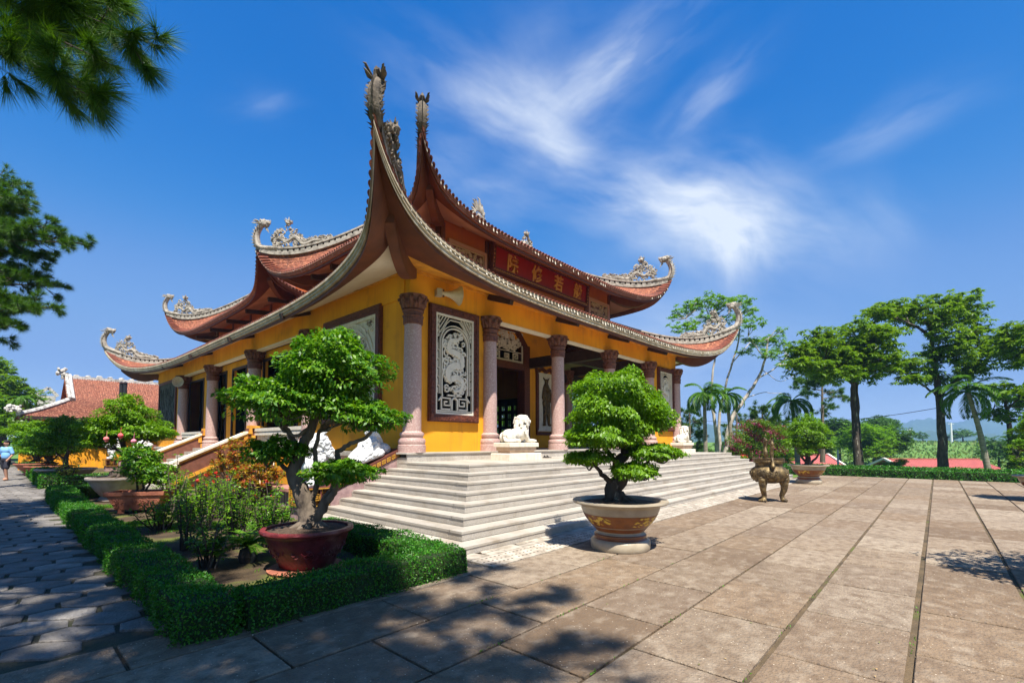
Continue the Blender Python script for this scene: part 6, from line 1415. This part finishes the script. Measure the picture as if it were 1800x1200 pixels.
def palm(label, bpx, cpx, cpy, d, fl_px, nf, seed, lean=0, group='palm trees beyond the plaza'):
    q = random.Random(seed); b = np.array(gp(bpx, d, -.1)); c = at(cpx, cpy, d); t = thing('palm_tree', label, 'palm tree', tuple(b), 0, group); m = MB(); md = (b + c)/2 + np.array([0,0,0]); cc = c - b
    P = catmull([(0,0,0), tuple(cc*[.4,.4,.5]), tuple(cc)], 10); m.tube(P, [.16 - .07*(i/len(P)) + .012*(i % 2) for i in range(len(P))], 10); m.build('trunk', mat('ringed_palm_bark', (.30,.26,.20), .85, (.17,.14,.105), 3, 5, .6, 30, stretch=(1,1,6)), t, True)
    C_ = []; T_ = []; m = MB(); L0 = fl_px * d / FL
    for i in range(nf):
        a = i*2.399 + q.uniform(-.2,.2); el = q.uniform(-.15, 1.25); L_ = L0*q.uniform(.8, 1.1); dx = np.array([math.cos(a), math.sin(a), 0]); pts = []
        x = z = 0; th = el
        for j in range(13): pts.append(cc + dx*x + [0,0,z]); x += math.cos(th)*L_/12; z += math.sin(th)*L_/12; th -= (.10 + .09*math.cos(el))*1.15
        m.tube(pts, [.03*(1-j/14) for j in range(13)], 4); sd_ = np.array([-math.sin(a), math.cos(a), 0])
        for j in range(80):
            f = 1.5 + j/80*10.4; k = min(11, int(f)); p = pts[k] + (pts[k+1]-pts[k])*(f-k); tt_ = nrm(pts[k+1]-pts[k]); ll = L_*.24*math.sin(PI*(.12+.80*j/80))
            for w in (-1,1): dd = nrm(sd_*w*.75 + tt_*.75 + np.array([0,0,-.30 + q.uniform(-.15,.1)])); C_.append(np.append(p + dd*ll*.5, ll)); T_.append(dd)
    C_ = np.array(C_); m.build('frond_rib', LPALM, t); leaves('frond', LPALM, t, C_[:,:3], np.array(T_), np.tile([0,0,1.0],(len(C_),1)) + rng.normal(0,.3,(len(C_),3)), C_[:,3], .034); return t
palm('palm tree with dark thin trunk just right of the hall', 1240, 1238, 692, 32, 52, 22, 1)
palm('palm tree among the pale stems, second right of the hall', 1288, 1277, 694, 33, 48, 20, 2)
palm('palm tree behind the round bonsai left of the twin-stemmed tree', 1402, 1392, 706, 31, 58, 20, 3)
palm('leaning palm tree right of the tallest umbrella tree', 1735, 1702, 690, 28, 68, 24, 4)

def needles(centers, dirs, n, ln, wd, cone=.75, droop=.25, g=rng):
    """needle tufts: n thin triangles from every twig end"""
    k = len(centers); c = np.repeat(centers, n, 0); d = np.repeat(nrm(dirs), n, 0); t = g.random((k*n, 1)); base = c - d*t*ln*.35
    v = nrm(d*(.35 + .75*(1-t)) + rdir(k*n)*cone + [0,0,-droop]); s = nrm(np.cross(v, rdir(k*n)))*wd*.5; L_ = ln*g.uniform(.75,1.1,(k*n,1))
    V = np.stack([base - s, base + s, base + v*L_ - [0,0,.04*ln]], 1).reshape(-1,3); return V, np.arange(len(V)).reshape(-1,3)
def pine_branch(m, p0, p1, sag, r0, tufts, dirs, n_sub, ln, g, keep=None):
    """one bough with side shoots; collects tuft positions"""
    p0 = np.array(p0); p1 = np.array(p1); mid = (p0+p1)/2 + [0,0,sag]; P = catmull([p0, mid, p1], 7); m.tube(P, [r0*(1-.8*i/len(P)) for i in range(len(P))], 6); ax = nrm(p1-p0); L_ = np.linalg.norm(p1-p0)
    for i in range(n_sub):
        f = g.uniform(.25, 1.0); k = min(len(P)-2, int(f*(len(P)-1))); b = P[k]; d = nrm(ax*.9 + rdir(1)[0]*[.9,.9,.55] + [0,0,.05]); l = ln*g.uniform(.6,1.5)*(1.15-.5*f); e = b + d*l
        if keep and not keep(e): continue
        m.tube([b, b*.5+e*.5 + np.array([0,0,-.04*l]), e], [r0*.28, r0*.2, r0*.1], 4); tufts.append(e); dirs.append(d)
        for j in range(2):
            d2 = nrm(d + rdir(1)[0]*.8); e2 = b + d*l*g.uniform(.4,.8) + d2*l*.4
            if keep and not keep(e2): continue
            m.tube([b + d*l*.4, e2], [r0*.15, r0*.08], 4); tufts.append(e2); dirs.append(d2)
    tufts.append(p1); dirs.append(ax)
def seen(p, mg=60):
    v = np.array(p) - [0,0,EYE]; d = v @ FWP
    if d < .2: return False
    x = 900 + FL*(v @ RT)/d; y = 739 - FL*(v @ UPV)/d; return -mg < x < 1800+mg and -mg < y < 1200+mg
# pine just left of the camera whose lowest boughs hang into the top left corner
g = np.random.default_rng(21); base = np.array([-3.4, 5.6, 0]); t = thing('pine_tree', 'near pine whose boughs hang into the top left corner', 'pine tree', tuple(base)); m = MB(); tf = []; dr = []
limb(m, [(0,0,0), (.15,.1,4), (.0,.2,8), (.1,.1,13)], .28, .08, 12)
def A_(px, py, d): return at(px, py, d) - base
trk = lambda z: np.array([.08, .15, z])
hang = [((-60,-60,4.4),(278,82,4.1),.0,10),((120,-80,4.2),(262,150-20,4.0),.06,5),((-60,20,4.2),(205,118,4.0),.06,10),((-80,60,4.1),(170,176,3.8),.05,9),((-60,40,4.0),(100,140,3.9),.03,7),((-40,-60,4.3),(230,20,4.3),.05,10),((-60,-20,4.6),(160,60,4.6),.0,10),((-60,10,4.4),(90,60,4.4),.0,10),((-80,80,4.0),(20,100,4.0),.0,5),((100,-90,4.5),(200,-10,4.5),0,5),((-40,-80,4.0),(60,0,4.2),0,7),((0,-40,4.3),(130,20,4.2),0,8)]
tA = []; dA = []
for (a, b, sag, n) in hang:
    pa, pb = A_(*a), A_(*b); pine_branch(m, pa, pb, sag, .016, tA, dA, n, .30, g); m.tube([trk(pa[2]-.4), (trk(pa[2])+pa)/2 + [0,0,.2], pa], [.07,.045,.02], 6)
lim = lambda e: not seen(e + base, 40)
for i in range(56):
    z = g.uniform(6.2, 12.5); a = g.uniform(0, 2*PI); L_ = g.uniform(2.6, 4.6)*(1.25 - .05*z); e = trk(z) + np.array([math.cos(a)*L_, math.sin(a)*L_, g.uniform(-.5,.6)])
    if seen(e + base, 60): continue
    pine_branch(m, trk(z), e, .2, .06, tf, dr, 21, .60, g, lim)
m.build('trunk', BARKD, t)
V1, F1 = needles(np.array(tA), np.array(dA), 110, .25, .0046, .55, .30, g); np_mesh('needle_tufts', V1, F1, LPINE, t)
V1, F1 = needles(np.array(tf), np.array(dr), 60, .34, .016, .8, .2, g); np_mesh('crown', V1, F1, LPINE, t)
# second pine behind the viewpoint; it shades the near paving
for (bx, by, lab, n, zz, LL, sd_) in ((-2.6, -.6, 'tall pine behind the viewpoint that shades the near slabs', 46, (7.5, 11.5), (1.8, 3.6), 31), (-3.6, 12.5, 'tall pine left of the garden path that dapples the flagstones', 44, (7.5, 12.5), (2.0, 4.0), 32)):
    g = np.random.default_rng(sd_); base = np.array([bx, by, 0.]); t = thing('pine_tree', lab, 'pine tree', tuple(base)); m = MB(); tf = []; dr = []
    limb(m, [(0,0,0), (.1,-.1,5), (-.1,.1,9), (.1,.1,13)], .27, .07, 10); trk = lambda z: np.array([0, .05, z]); lim = lambda e: not seen(e + base, 40)
    for i in range(n):
        z = g.uniform(*zz); a = g.uniform(0, 2*PI); L_ = g.uniform(*LL); e = trk(z) + np.array([math.cos(a)*L_, math.sin(a)*L_, g.uniform(-.4,.7)])
        if seen(e + base, 60): continue
        pine_branch(m, trk(z), e, .2, .055, tf, dr, 14 if by < 0 else 22, .62, g, lim)
    m.build('trunk', BARKD, t); V1, F1 = needles(np.array(tf), np.array(dr), 60, .36, .017, .8, .2, g); np_mesh('crown', V1, F1, LPINE, t)
# pine at the left edge, middle distance
g = np.random.default_rng(41); d = 15.5; base = np.array(gp(-75, d)); t = thing('pine_tree', 'bushy pine at the left edge above the garden', 'pine tree', tuple(base)); m = MB(); tf = []; dr = []
top = at(-70, 250, d) - base; limb(m, [(0,0,0), tuple(top*.5), tuple(top)], .26, .06, 10)
for (px, py, n) in ((40,335,16),(20,370,26),(65,372,22),(90,400,24),(148,428,26),(110,420,20),(55,420,30),(80,455,28),(40,450,30),(115,505,24),(70,490,30),(30,490,34),(95,540,18),(60,545,30),(20,530,34),(30,575,24),(0,400,26),(0,560,24),(10,600,10),(-30,440,30),(-30,520,30),(50,350,8),(130,425,14),(0,340,16),(-20,480,30)):
    e = at(px, py, d + g.uniform(-.9,.9)) - base; z = e[2] + g.uniform(-.3,.5); p0 = top*(z/top[2]); pine_branch(m, p0, e, .12, .045, tf, dr, n, .50, g)
m.build('trunk', BARKD, t); V1, F1 = needles(np.array(tf), np.array(dr), 70, .22, .012, .75, .05, g); np_mesh('crown', V1, F1, LPINE, t)
def far_pine(label, bpx, d, boughs, zt, seed, group='pines beyond the plaza', nl=.35, zb=-.1):
    g = np.random.default_rng(seed); base = np.array(gp(bpx, d, zb)); t = thing('pine_tree', label, 'pine tree', tuple(base), 0, group); m = MB(); tf = []; dr = []; top = at(bpx, zt, d) - base; limb(m, [(0,0,0), tuple(top*.5), tuple(top)], .22, .05, 8)
    for (px, py, n) in boughs: e = at(px, py, d + g.uniform(-1.2,1.2)) - base; z = max(.5, min(top[2], e[2] - .2)); pine_branch(m, top*(z/top[2]), e, .1, .05, tf, dr, n, .8, g)
    m.build('trunk', BARK, t); V1, F1 = needles(np.array(tf), np.array(dr), 46, nl, .035, .8, 0, g); np_mesh('crown', V1, F1, LPINE, t)
far_pine('slim dark pine close to the right corner of the hall', 1212, 42, [(1212,730,8),(1200,745,10),(1222,740,10),(1195,762,10),(1228,765,12),(1210,760,12),(1205,782,10),(1225,785,12)], 722, 1)
far_pine('short bushy pine between the palms and the bougainvillea', 1340, 40, [(1340,722,10),(1328,735,14),(1355,738,14),(1318,750,12),(1365,752,14),(1340,750,16),(1375,765,10),(1330,770,12),(1350,772,14)], 718, 2)
far_pine('tall open pine behind the palm, left of the twin-stemmed tree', 1445, 42, [(1430,665,14),(1415,672,12),(1440,672,14),(1455,668,10),(1400,668,8),(1470,690,8),(1488,698,8),(1452,718,6),(1460,712,6),(1420,690,10),(1390,680,6),(1435,650,6)], 650, 3)
far_pine('small pointed pine behind the bougainvillea', 1372, 44, [(1372,742,8),(1362,755,10),(1382,756,10),(1358,772,10),(1388,772,10),(1372,785,10)], 738, 4)
far_pine('dark young conifer between the pale tree and the short pine', 1295, 46, [(1295,735,6),(1285,750,8),(1305,750,8),(1280,768,9),(1312,768,9),(1296,785,9)], 728, 5)
# middle-distance round trees and shrubs
def round_tree(label, px, py, rx, ry, d, lm, n, seed, name='round_tree', group='trees in the valley', lsz=.3, per=900, cat='tree'):
    q = random.Random(seed); s = d/FL; c = at(px, py, d); zb = float(ground_h(np.array([c[0]]), np.array([c[1]]))[0]); b = (c[0], c[1], zb); L_ = []
    for i in range(n): a = q.uniform(0, 6.28); r = math.sqrt(q.random()); L_.append((px + rx*.75*r*math.cos(a), py + ry*.7*r*math.sin(a), rx*q.uniform(.34,.5), ry*q.uniform(.34,.5)))
    return clump_tree(name, label, b, [([b, (c[0], c[1], zb + (c[2]-zb)*.6), tuple(c)], max(.12, rx*s*.07), .05)], cl_px(L_, d, rx*s*.6), lm, BARKD, lsz, per, .1, group, cat)
round_tree('bright green feathery tree right of the twin-stemmed tree', 1515, 775, 52, 30, 60, LTRE2, 16, 1, lsz=.34)
round_tree('big dark green tree in the valley behind the feathery tree', 1565, 782, 40, 34, 62, LFAR, 14, 2, lsz=.36)
round_tree('dark rounded tree mass left of the feathery tree', 1475, 762, 45, 24, 80, LFAR, 14, 3, lsz=.45)
round_tree('dark tree in the valley behind the twin stems', 1535, 752, 38, 22, 90, LFAR, 12, 4, lsz=.5)
round_tree('green tree low behind the round bonsai', 1440, 785, 42, 18, 66, LTREE, 12, 5, lsz=.30)
round_tree('leafy tree behind the bougainvillea', 1345, 795, 55, 26, 42, LTREE, 14, 6, lsz=.28)
round_tree('leafy tree low behind the pale stems', 1290, 795, 40, 22, 44, LFAR, 12, 7, lsz=.3)
round_tree('low green tree beside the right corner of the hall', 1225, 798, 36, 20, 46, LFAR, 12, 8, lsz=.3)
round_tree('hazy tree on the meadow left of the tallest trunk', 1622, 766, 14, 9, 170, LFAR, 6, 9, lsz=.9, per=60)
round_tree('hazy tree on the meadow right of the tallest trunk', 1692, 763, 22, 10, 165, LFAR, 8, 10, lsz=.9, per=60)
round_tree('second hazy tree on the meadow, nearer the tallest trunk', 1668, 768, 12, 7, 168, LFAR, 5, 11, lsz=.9, per=60)
round_tree('hazy tree on the far meadow behind the leaning palm', 1725, 768, 14, 7, 160, LFAR, 5, 14, lsz=.9, per=60)
round_tree('dark thicket on the right of the meadow', 1755, 790, 38, 24, 70, LFAR, 12, 12, lsz=.4, per=500)
round_tree('thicket behind the small umbrella tree', 1800, 775, 38, 26, 75, LFAR, 10, 13, lsz=.4, per=500)
round_tree('golden leafed shrub beside the red roof', 1573, 818, 22, 11, 33, LYEL, 10, 15, 'golden_shrub', None, .16, 2600, 'shrub')
n = 9000; g = np.random.default_rng(77); th = g.uniform(.0, .55, n); r = np.exp(g.uniform(math.log(62), math.log(260), n)); x = r*np.cos(YAW - .48 - th + .0); y = r*np.sin(YAW - .48 - th); z = ground_h(x, y)
c = np.stack([x, y, z + .2], 1); o = leaves('meadow_grass', leafm('meadow_tussock', [(.09,.17,.02),(.13,.22,.03),(.17,.22,.04),(.10,.15,.03)], .3, .8), None, c, np.stack([g.normal(0,.5,n), g.normal(0,.5,n), np.ones(n)],1), g.normal(0,1,(n,3)), g.uniform(.5,1.4,n), .5); tag(o, 'long meadow grass on the slope behind the red roofs', 'grass', kind='stuff')
# bougainvillea in its pot beyond the steps
d = 27; b = gp(1325, d); t = thing('bougainvillea', 'magenta bougainvillea in a red pot behind the brass burner', 'flowering shrub', tuple(b)); pot_bowl(.6, .5, .3, TERR)(t, 1)
m = MB(); CC = []
for (px, py, a, h_) in ((1300,775,26,18),(1320,755,30,20),(1345,762,28,20),(1340,790,32,18),(1310,800,26,14),(1370,760,20,14),(1365,785,24,16),(1295,795,18,12),(1335,745,18,9)):
    p = at(px, py, d + rnd.uniform(-.4,.4)) - np.array(b); s = d/FL; limb(m, [(0,0,.6), tuple(p*.5 + [0,0,.4]), tuple(p)], .035, .01, 5); dd = rdir(1500); r_ = rng.random((1500,1))**.4; CC.append(p + dd*r_*[a*s,a*s,h_*s])
m.build('stem', BARK, t); CC = np.concatenate(CC); k = len(CC); f = (np.sin(CC[:,0]*7 + CC[:,2]*5) + np.sin(CC[:,1]*6 - CC[:,2]*8) + rng.normal(0, .6, k)) < .7
leaves('foliage', LTREE, t, CC[f], rdir(f.sum()), rdir(f.sum()) + [0,0,.6], .10, .05); leaves('blossom', PETM, t, CC[~f], rdir((~f).sum()), rdir((~f).sum()), .085, .07)
t = thing('potted_flower', 'small red-flowered plant in a clay pot at the far end of the steps', 'potted plant', gp(1306, 25.6)); pot_bowl(.55, .28, .18, TERR)(t, 1); cc = rdir(260)*[.25,.25,.2] + [0,0,.75]; leaves('foliage', LBON, t, cc, rdir(260), rdir(260), .11, .06); cc = rdir(60)*[.22,.22,.16] + [0,0,.85]; leaves('blossom', PETR, t, cc, rdir(60), rdir(60), .07, .06)

# ---------------------------------------------------------------- red-roofed sheds in the valley, posts, poles, wire
REDR = mat('red_sheet_roof', (.46,.12,.10), .6, (.38,.10,.085), 2.0, 5, .2, 8)
def shed(label, px0, px1, d, zt, zb, left_gable, right_gable):
    a = at(px0, 778, d)[:2]; b = at(px1, 778, d)[:2]; t = thing('red_roofed_shed', label, 'shed', (a[0], a[1], -3.6), 0, 'red roofed sheds beyond the hedge'); u = nrm(np.array([b[0]-a[0], b[1]-a[1]])); L_ = np.linalg.norm(b - a); fwd = np.array([-u[1], u[0]]);
    if fwd @ FW[:2] < 0: fwd = -fwd
    def Q(s, f, z): p = u*s + fwd*f; return (p[0], p[1], z + 3.6)
    m = MB(); m.grid([[Q(s, 0, zb) for s in np.linspace(0, L_, 3)], [Q(s, 3.4, zt) for s in np.linspace(0, L_, 3)], [Q(s, 6.8, zb) for s in np.linspace(0, L_, 3)]]); r_ = m.build('roof', REDR, t)
    m = MB(); s = .1
    while s < L_: m.bar(Q(s, -.02, zb + .02), Q(s, 3.4, zt + .02), .05, .03); s += .32
    m.build('roof_rib', REDR, r_); m = MB(); m.bar(Q(0, 3.4, zt + .06), Q(L_, 3.4, zt + .06), .25, .10); m.build('ridge_cap', REDR, r_)
    m = MB()
    for s in ([0] if left_gable else []) + ([L_] if right_gable else []):
        m.bar(Q(s, -.3, zb - .06), Q(s, 3.4, zt + .10), .22, .22); m.bar(Q(s, 3.4, zt + .10), Q(s, 7.1, zb - .06), .22, .22); m.tube([Q(s, -.3, zb-.06), Q(s, -.7, zb), Q(s, -.8, zb+.25)], [.1,.08,.03], 6)
    m.build('barge_board', WHT, r_)
    m = MB(); pl = [Q(.3,.4,-3.6), Q(L_-.3,.4,-3.6), Q(L_-.3,6.4,-3.6), Q(.3,6.4,-3.6)]; pt = [(p[0], p[1], zb + 3.6 + .1) for p in pl]; m.add(pl + pt, [(0,1,5,4),(1,2,6,5),(2,3,7,6),(3,0,4,7)]); m.build('wall', mat('shed_wall', (.55,.42,.25), .8), t)
shed('red-roofed shed with white barge boards behind the round bonsai', 1300, 1492, 50, .25, -1.15, False, True)
shed('long red-roofed shed behind the leaning palm and tallest tree', 1597, 1775, 50, -.22, -1.45, True, False)
def post(name, label, px, d, z0, z1, r, mt, cross=None):
    p = gp(px, d, z0); m = MB(); m.tube([(0,0,0), (0,0,z1-z0)], [r, r*.8], 8); 
    if cross: m.bar((-RT[0]*cross, -RT[1]*cross, z1-z0-.3), (RT[0]*cross, RT[1]*cross, z1-z0-.3), .1, .1)
    o = m.build(name, mt, None, False, p); tag(o, label, name.replace('_', ' ')); return o
CPOST = mat('pale_concrete_post', (.62,.62,.60), .8)
post('concrete_post', 'short white post before the red shed roof', 1472, 34, -.1, 1.15, .07, CPOST)
post('utility_pole', 'pale utility pole on the meadow left of the tallest trunk', 1600, 150, .5, 6.0, .3, CPOST, 1.0)
post('utility_pole', 'pale utility pole on the meadow right of the tallest trunk', 1673, 150, .5, 8.0, .3, CPOST, 1.0)
m = MB(); a, b = at(1380, 741, 30), at(1652, 716, 29.6); m.tube([tuple(a + (b-a)*f + [0,0,-.25*math.sin(PI*f)]) for f in np.linspace(0,1,24)], .018, 5); o = m.build('overhead_wire', DRK); tag(o, 'dark overhead wire sagging to the tallest tree trunk', 'wire')
m = MB(); a, b = at(1195, 737, 55), at(1430, 742, 55); m.tube([tuple(a + (b-a)*f + [0,0,-.2*math.sin(PI*f)]) for f in np.linspace(0,1,16)], .02, 4); o = m.build('overhead_wire', DRK); tag(o, 'thin overhead wire crossing behind the pale stems', 'wire')

# ---------------------------------------------------------------- tiled hall and trees at the left
OT = mat('old_red_tile', (.20,.060,.034), .9, (.12,.040,.025), 3, 9, .8, 20, col3=(.44,.19,.11), scale3=12, lo3=.5, hi3=.62); 
hb = thing('tiled_side_hall', 'long low hall with weathered red tile roof and white ridges behind the left garden', 'building', (1.0, 45.5, 0))
def Pb(x, y, z): return (x, y, z)
EV, RG = 3.25, 6.9
m = MB(); n = 40; nx = 60
def hallroof(f, s): # f 0 eave..1 ridge ; x from corner
    x0 = 0.0 + 2.6*min(f/.45, 1); z = EV + (RG-EV)*f**1.12 + .25*(1-f)**4*math.exp(-(s)*.8); return (x0 + s, 6.2*f, z)
m.grid([[hallroof(f, s) for s in np.linspace(0, 22, nx)] for f in np.linspace(0, 1, n)]); m.grid([[hallroof(f, 0)] + [(hallroof(f,0)[0], 12.4 - 6.2*f, hallroof(f,0)[2])] for f in np.linspace(0, .45, 10)]); m.grid([[ (p[0], 12.4-p[1], p[2]) for p in [hallroof(f, s) for s in np.linspace(0,22,4)]] for f in np.linspace(0,1,6)])
rf = m.build('roof', OT, hb, True)
m = MB()
for i in range(150):      # tile rolls
    s = .15*i; m.tube([tuple(np.array(hallroof(f, s)) + [0,0,.02]) for f in np.linspace(0.01, 1, 9)], .045, 4)
m.build('tile_roll', OT, rf); OW = mat('stained_white_lime', (.56,.53,.48), .85, (.20,.18,.155), 6, 9, .6, 25, lo=.42, hi=.7)
m = MB(); m.bar(hallroof(1,-.2), hallroof(1,22), .3, .30); m.tube([tuple(np.array(hallroof(f, 0)) + [0,0,.12]) for f in np.linspace(0,.45,12)], .16, 6); m.tube([tuple(np.array(hallroof(f, .25)) + [0,0,.15]) for f in np.linspace(.45,1,12)], .20, 6)
for i in range(16): m.ball(tuple(np.array(hallroof(.45 + .55*i/16, .1)) + [0,0,.3]), (.13,.13,.16), 6, 5, .2)
for c in (hallroof(1, -.1), hallroof(0, -.2)):
    for j in range(22): m.ball((c[0]+rnd.uniform(-.35,.3), c[1]+rnd.uniform(-.2,.2), c[2]+.2+rnd.uniform(0,.5)*(1 if c[2] > 5 else .8)), rnd.uniform(.07,.15), 6, 5, .3)
for i in range(28): q_ = hallroof(1, .7*i); m.ball((q_[0], q_[1], q_[2]+.2), (.18,.1,rnd.uniform(.05,.14)), 6, 5, .3)
m.build('white_ridge', OW, rf); m = MB(); m.bar(tuple(np.array(hallroof(0,0)) - [0,.0,.12]), tuple(np.array(hallroof(0,22)) - [0,0,.12]), .08, .22); m.build('fascia', DRK, rf)
m = MB(); x = hallroof(.45,0)[0]; m.add([(x+.35, 6.2-3.3, 4.7), (x+.35, 6.2+3.3, 4.7), (x+.35, 6.2, RG-.1)], [(0,1,2)]); m.build('gable', TANS, hb)
m = MB(); m.box(1.2, 22, .9, 11.5, 0, 3.3); m.build('wall', YEL, hb); m = MB(); 
for x in np.arange(2.2, 20, 3.2): m.box(x, x+1.3, .86, .898, 0, 2.3)
m.build('door', DRK, hb)
for i, px in enumerate((212.5, 219.5)):
    p = at(px, 697, 33); m = MB(); m.tube([(0,0,0), (0,0,.95)], .11, 10); m.lathe([(.0,.98),(.17,.98),(.02,1.08)], (0,0,0), 10); o = m.build('chimney_pipe', mat('black_steel', (.02,.02,.022), .5), hb, False, tuple(p - np.array([1.0,45.5,0])))
# second roof glimpsed beyond
m = MB(); d=52; q0 = at(84, 705, d); m.box(-.9,.6,-.3,.3,0,1.9); m.bar((-1.0,0,1.9),(0,0,2.8),.3,.3); m.bar((0,0,2.8),(.8,0,1.9),.3,.3); o = m.build('gable_end', OW, hb, False, tuple(q0 - np.array([1.0,45.5,1.3])))
# leafy trees at far left
d = 44
clump_tree('broadleaf_tree', 'large rounded leafy tree at the far left behind the tiled hall', gp(5, d), [([gp(5,d), at(8,740,d), at(15,690,d)], .35, .1), ([at(8,740,d), at(45,700,d), at(60,690,d)], .12, .05)], cl_px(fill([(640,-40,15),(655,-60,35),(672,-60,58),(690,-60,80),(708,-60,82),(725,-60,75),(742,-60,60)], 24, (22,15)), d, 2), LTREE, BARKD, .34, 950, .3)
palm('young bright palm in front of the large tree at the far left', 40, 38, 700, 38, 34, 12, 9, group=None)
clump_tree('broadleaf_tree', 'brighter leafy tree low at the left edge', gp(-12, 36), [([gp(-12,36), at(-12,740,36)], .2, .08)], cl_px(fill([(700,-60,18),(718,-60,22),(736,-60,24),(752,-60,12)], 20, (18,12)), 36, 1.2), LTRE2, BARKD, .28, 1100, .3)
# climber-covered fence between garden and hall
t = thing('climber_fence', 'yellow walled fence overgrown with green creeper in front of the tiled hall', 'fence', (1.0, 41, 0)); m = MB(); m.box(0, 16, -.1, .1, 0, 1.9); m.build('fence_wall', YEL, t)
g = np.random.default_rng(8); n = 9000; x = g.uniform(-.5, 10, n); z = 2.55 + g.normal(0,.28,n) - .5*np.abs(np.sin(x*1.3))*g.random(n); y = g.normal(-.2,.25,n); leaves('creeper', LTREE, t, np.stack([x,y,z],1), rdir(n)+[0,0,-.4], rdir(n)+[0,-.5,.6], .17, .10)
clump_tree('garden_shrub', 'dense dark shrub group standing behind the red bowls', gp(70, 33), [([gp(70,33), at(70,790,33)], .1, .04)], cl_px([(60,775,22,16),(85,770,22,18),(105,780,20,18),(130,775,20,18),(75,795,22,12),(115,798,22,10)], 33, 1), LTREE, BARKD, .17, 1500, .3, cat='shrub')

# ---------------------------------------------------------------- person on the path
ps = thing('person', 'person in light blue shirt and dark shorts walking on the garden path', 'person', (.36, 30.1, .03), 0); Rz = YAW - PI/2
K = [((0,0,1.60), (.085,.10,.125)), ('c', (0,0,1.42), (0,0,1.52), .055, .055), ((0,0,1.28), (.19,.11,.16)), ((0,0,1.05), (.155,.10,.18)), ((0,0,.90), (.165,.11,.12)),
     ('c', (.19,0,1.36), (.27,.03,1.12), .055, .045), ('c', (.27,.03,1.12), (.22,-.12,.90), .042, .034), ('c', (-.19,0,1.36), (-.27,.03,1.12), .055, .045), ('c', (-.27,.03,1.12), (-.22,-.12,.90), .042, .034),
     ((.21,-.15,.86), (.035,.04,.06)), ((-.21,-.15,.86), (.035,.04,.06)),
     ('c', (.09,0,.85), (.11,-.08,.48), .088, .06), ('c', (.11,-.08,.48), (.11,-.02,.09), .058, .04), ('c', (-.09,0,.85), (-.11,.07,.48), .088, .06), ('c', (-.11,.07,.48), (-.11,.16,.11), .058, .04), ((.11,-.07,.04), (.05,.12,.045)), ((-.11,.13,.06), (.05,.12,.045)), ((0,-.10,1.60), (.018,.025,.03)), ((.09,-.0,1.59), (.015,.025,.035)), ((-.09,0,1.59), (.015,.025,.035))]
bd = blob('body', K, mat('skin', (.42,.22,.14), .6), ps, .018, 3); bd.rotation_euler = (0,0,Rz)
for nm, KK, c in (('shirt', [((0,0,1.30), (.205,.125,.155)), ((0,0,1.08), (.185,.125,.22)), ('c', (.18,0,1.38), (.26,.02,1.18), .078, .07), ('c', (-.18,0,1.38), (-.26,.02,1.18), .078, .07)], (.20,.42,.72)), ('shorts', [((0,0,.90), (.185,.13,.12)), ('c', (.09,0,.85), (.11,-.06,.56), .11, .10), ('c', (-.09,0,.85), (-.11,.05,.56), .11, .10)], (.02,.02,.03)), ('hair', [((0,.015,1.66), (.098,.112,.10)), ((0,.05,1.60), (.09,.08,.10))], (.012,.01,.01))):
    o = blob(nm, KK, mat(nm + '_cloth', c, .8), ps, .018, 2); o.rotation_euler = (0,0,Rz)
m = MB(); 
for w in (-1,1): m.ball((w*.032, -.093, 1.615), (.014,.008,.009), 6, 5)
m.ball((0,-.096,1.545), (.028,.008,.008), 6, 5); o = m.build('eyes_and_mouth', mat('dark_features', (.05,.03,.03), .6), ps); o.rotation_euler = (0,0,Rz)

round_tree('leafy tree seen between the columns beyond the far porch', 1012, 730, 34, 40, 40, LTRE2, 14, 21, lsz=.28)
round_tree('leafy tree glimpsed through the dark side door of the hall', 893, 735, 40, 45, 44, LTRE2, 14, 22, lsz=.3)
# ---------------------------------------------------------------- haze over the whole valley
hz = bpy.data.materials.new('valley_haze'); hz.use_nodes = True; hn = hz.node_tree; hn.nodes.clear(); ho = hn.nodes.new('ShaderNodeOutputMaterial'); hv = hn.nodes.new('ShaderNodeVolumePrincipled')
hv.inputs['Color'].default_value = (.34, .60, 1.0, 1); hv.inputs['Density'].default_value = .00036; hv.inputs['Anisotropy'].default_value = .0; hn.links.new(hv.outputs[0], ho.inputs['Volume'])
m = MB(); m.box(-3050, 3050, -3050, 3050, -29, 88); o = m.build('haze', hz); tag(o, 'pale blue haze over the valley', 'haze', kind='stuff')
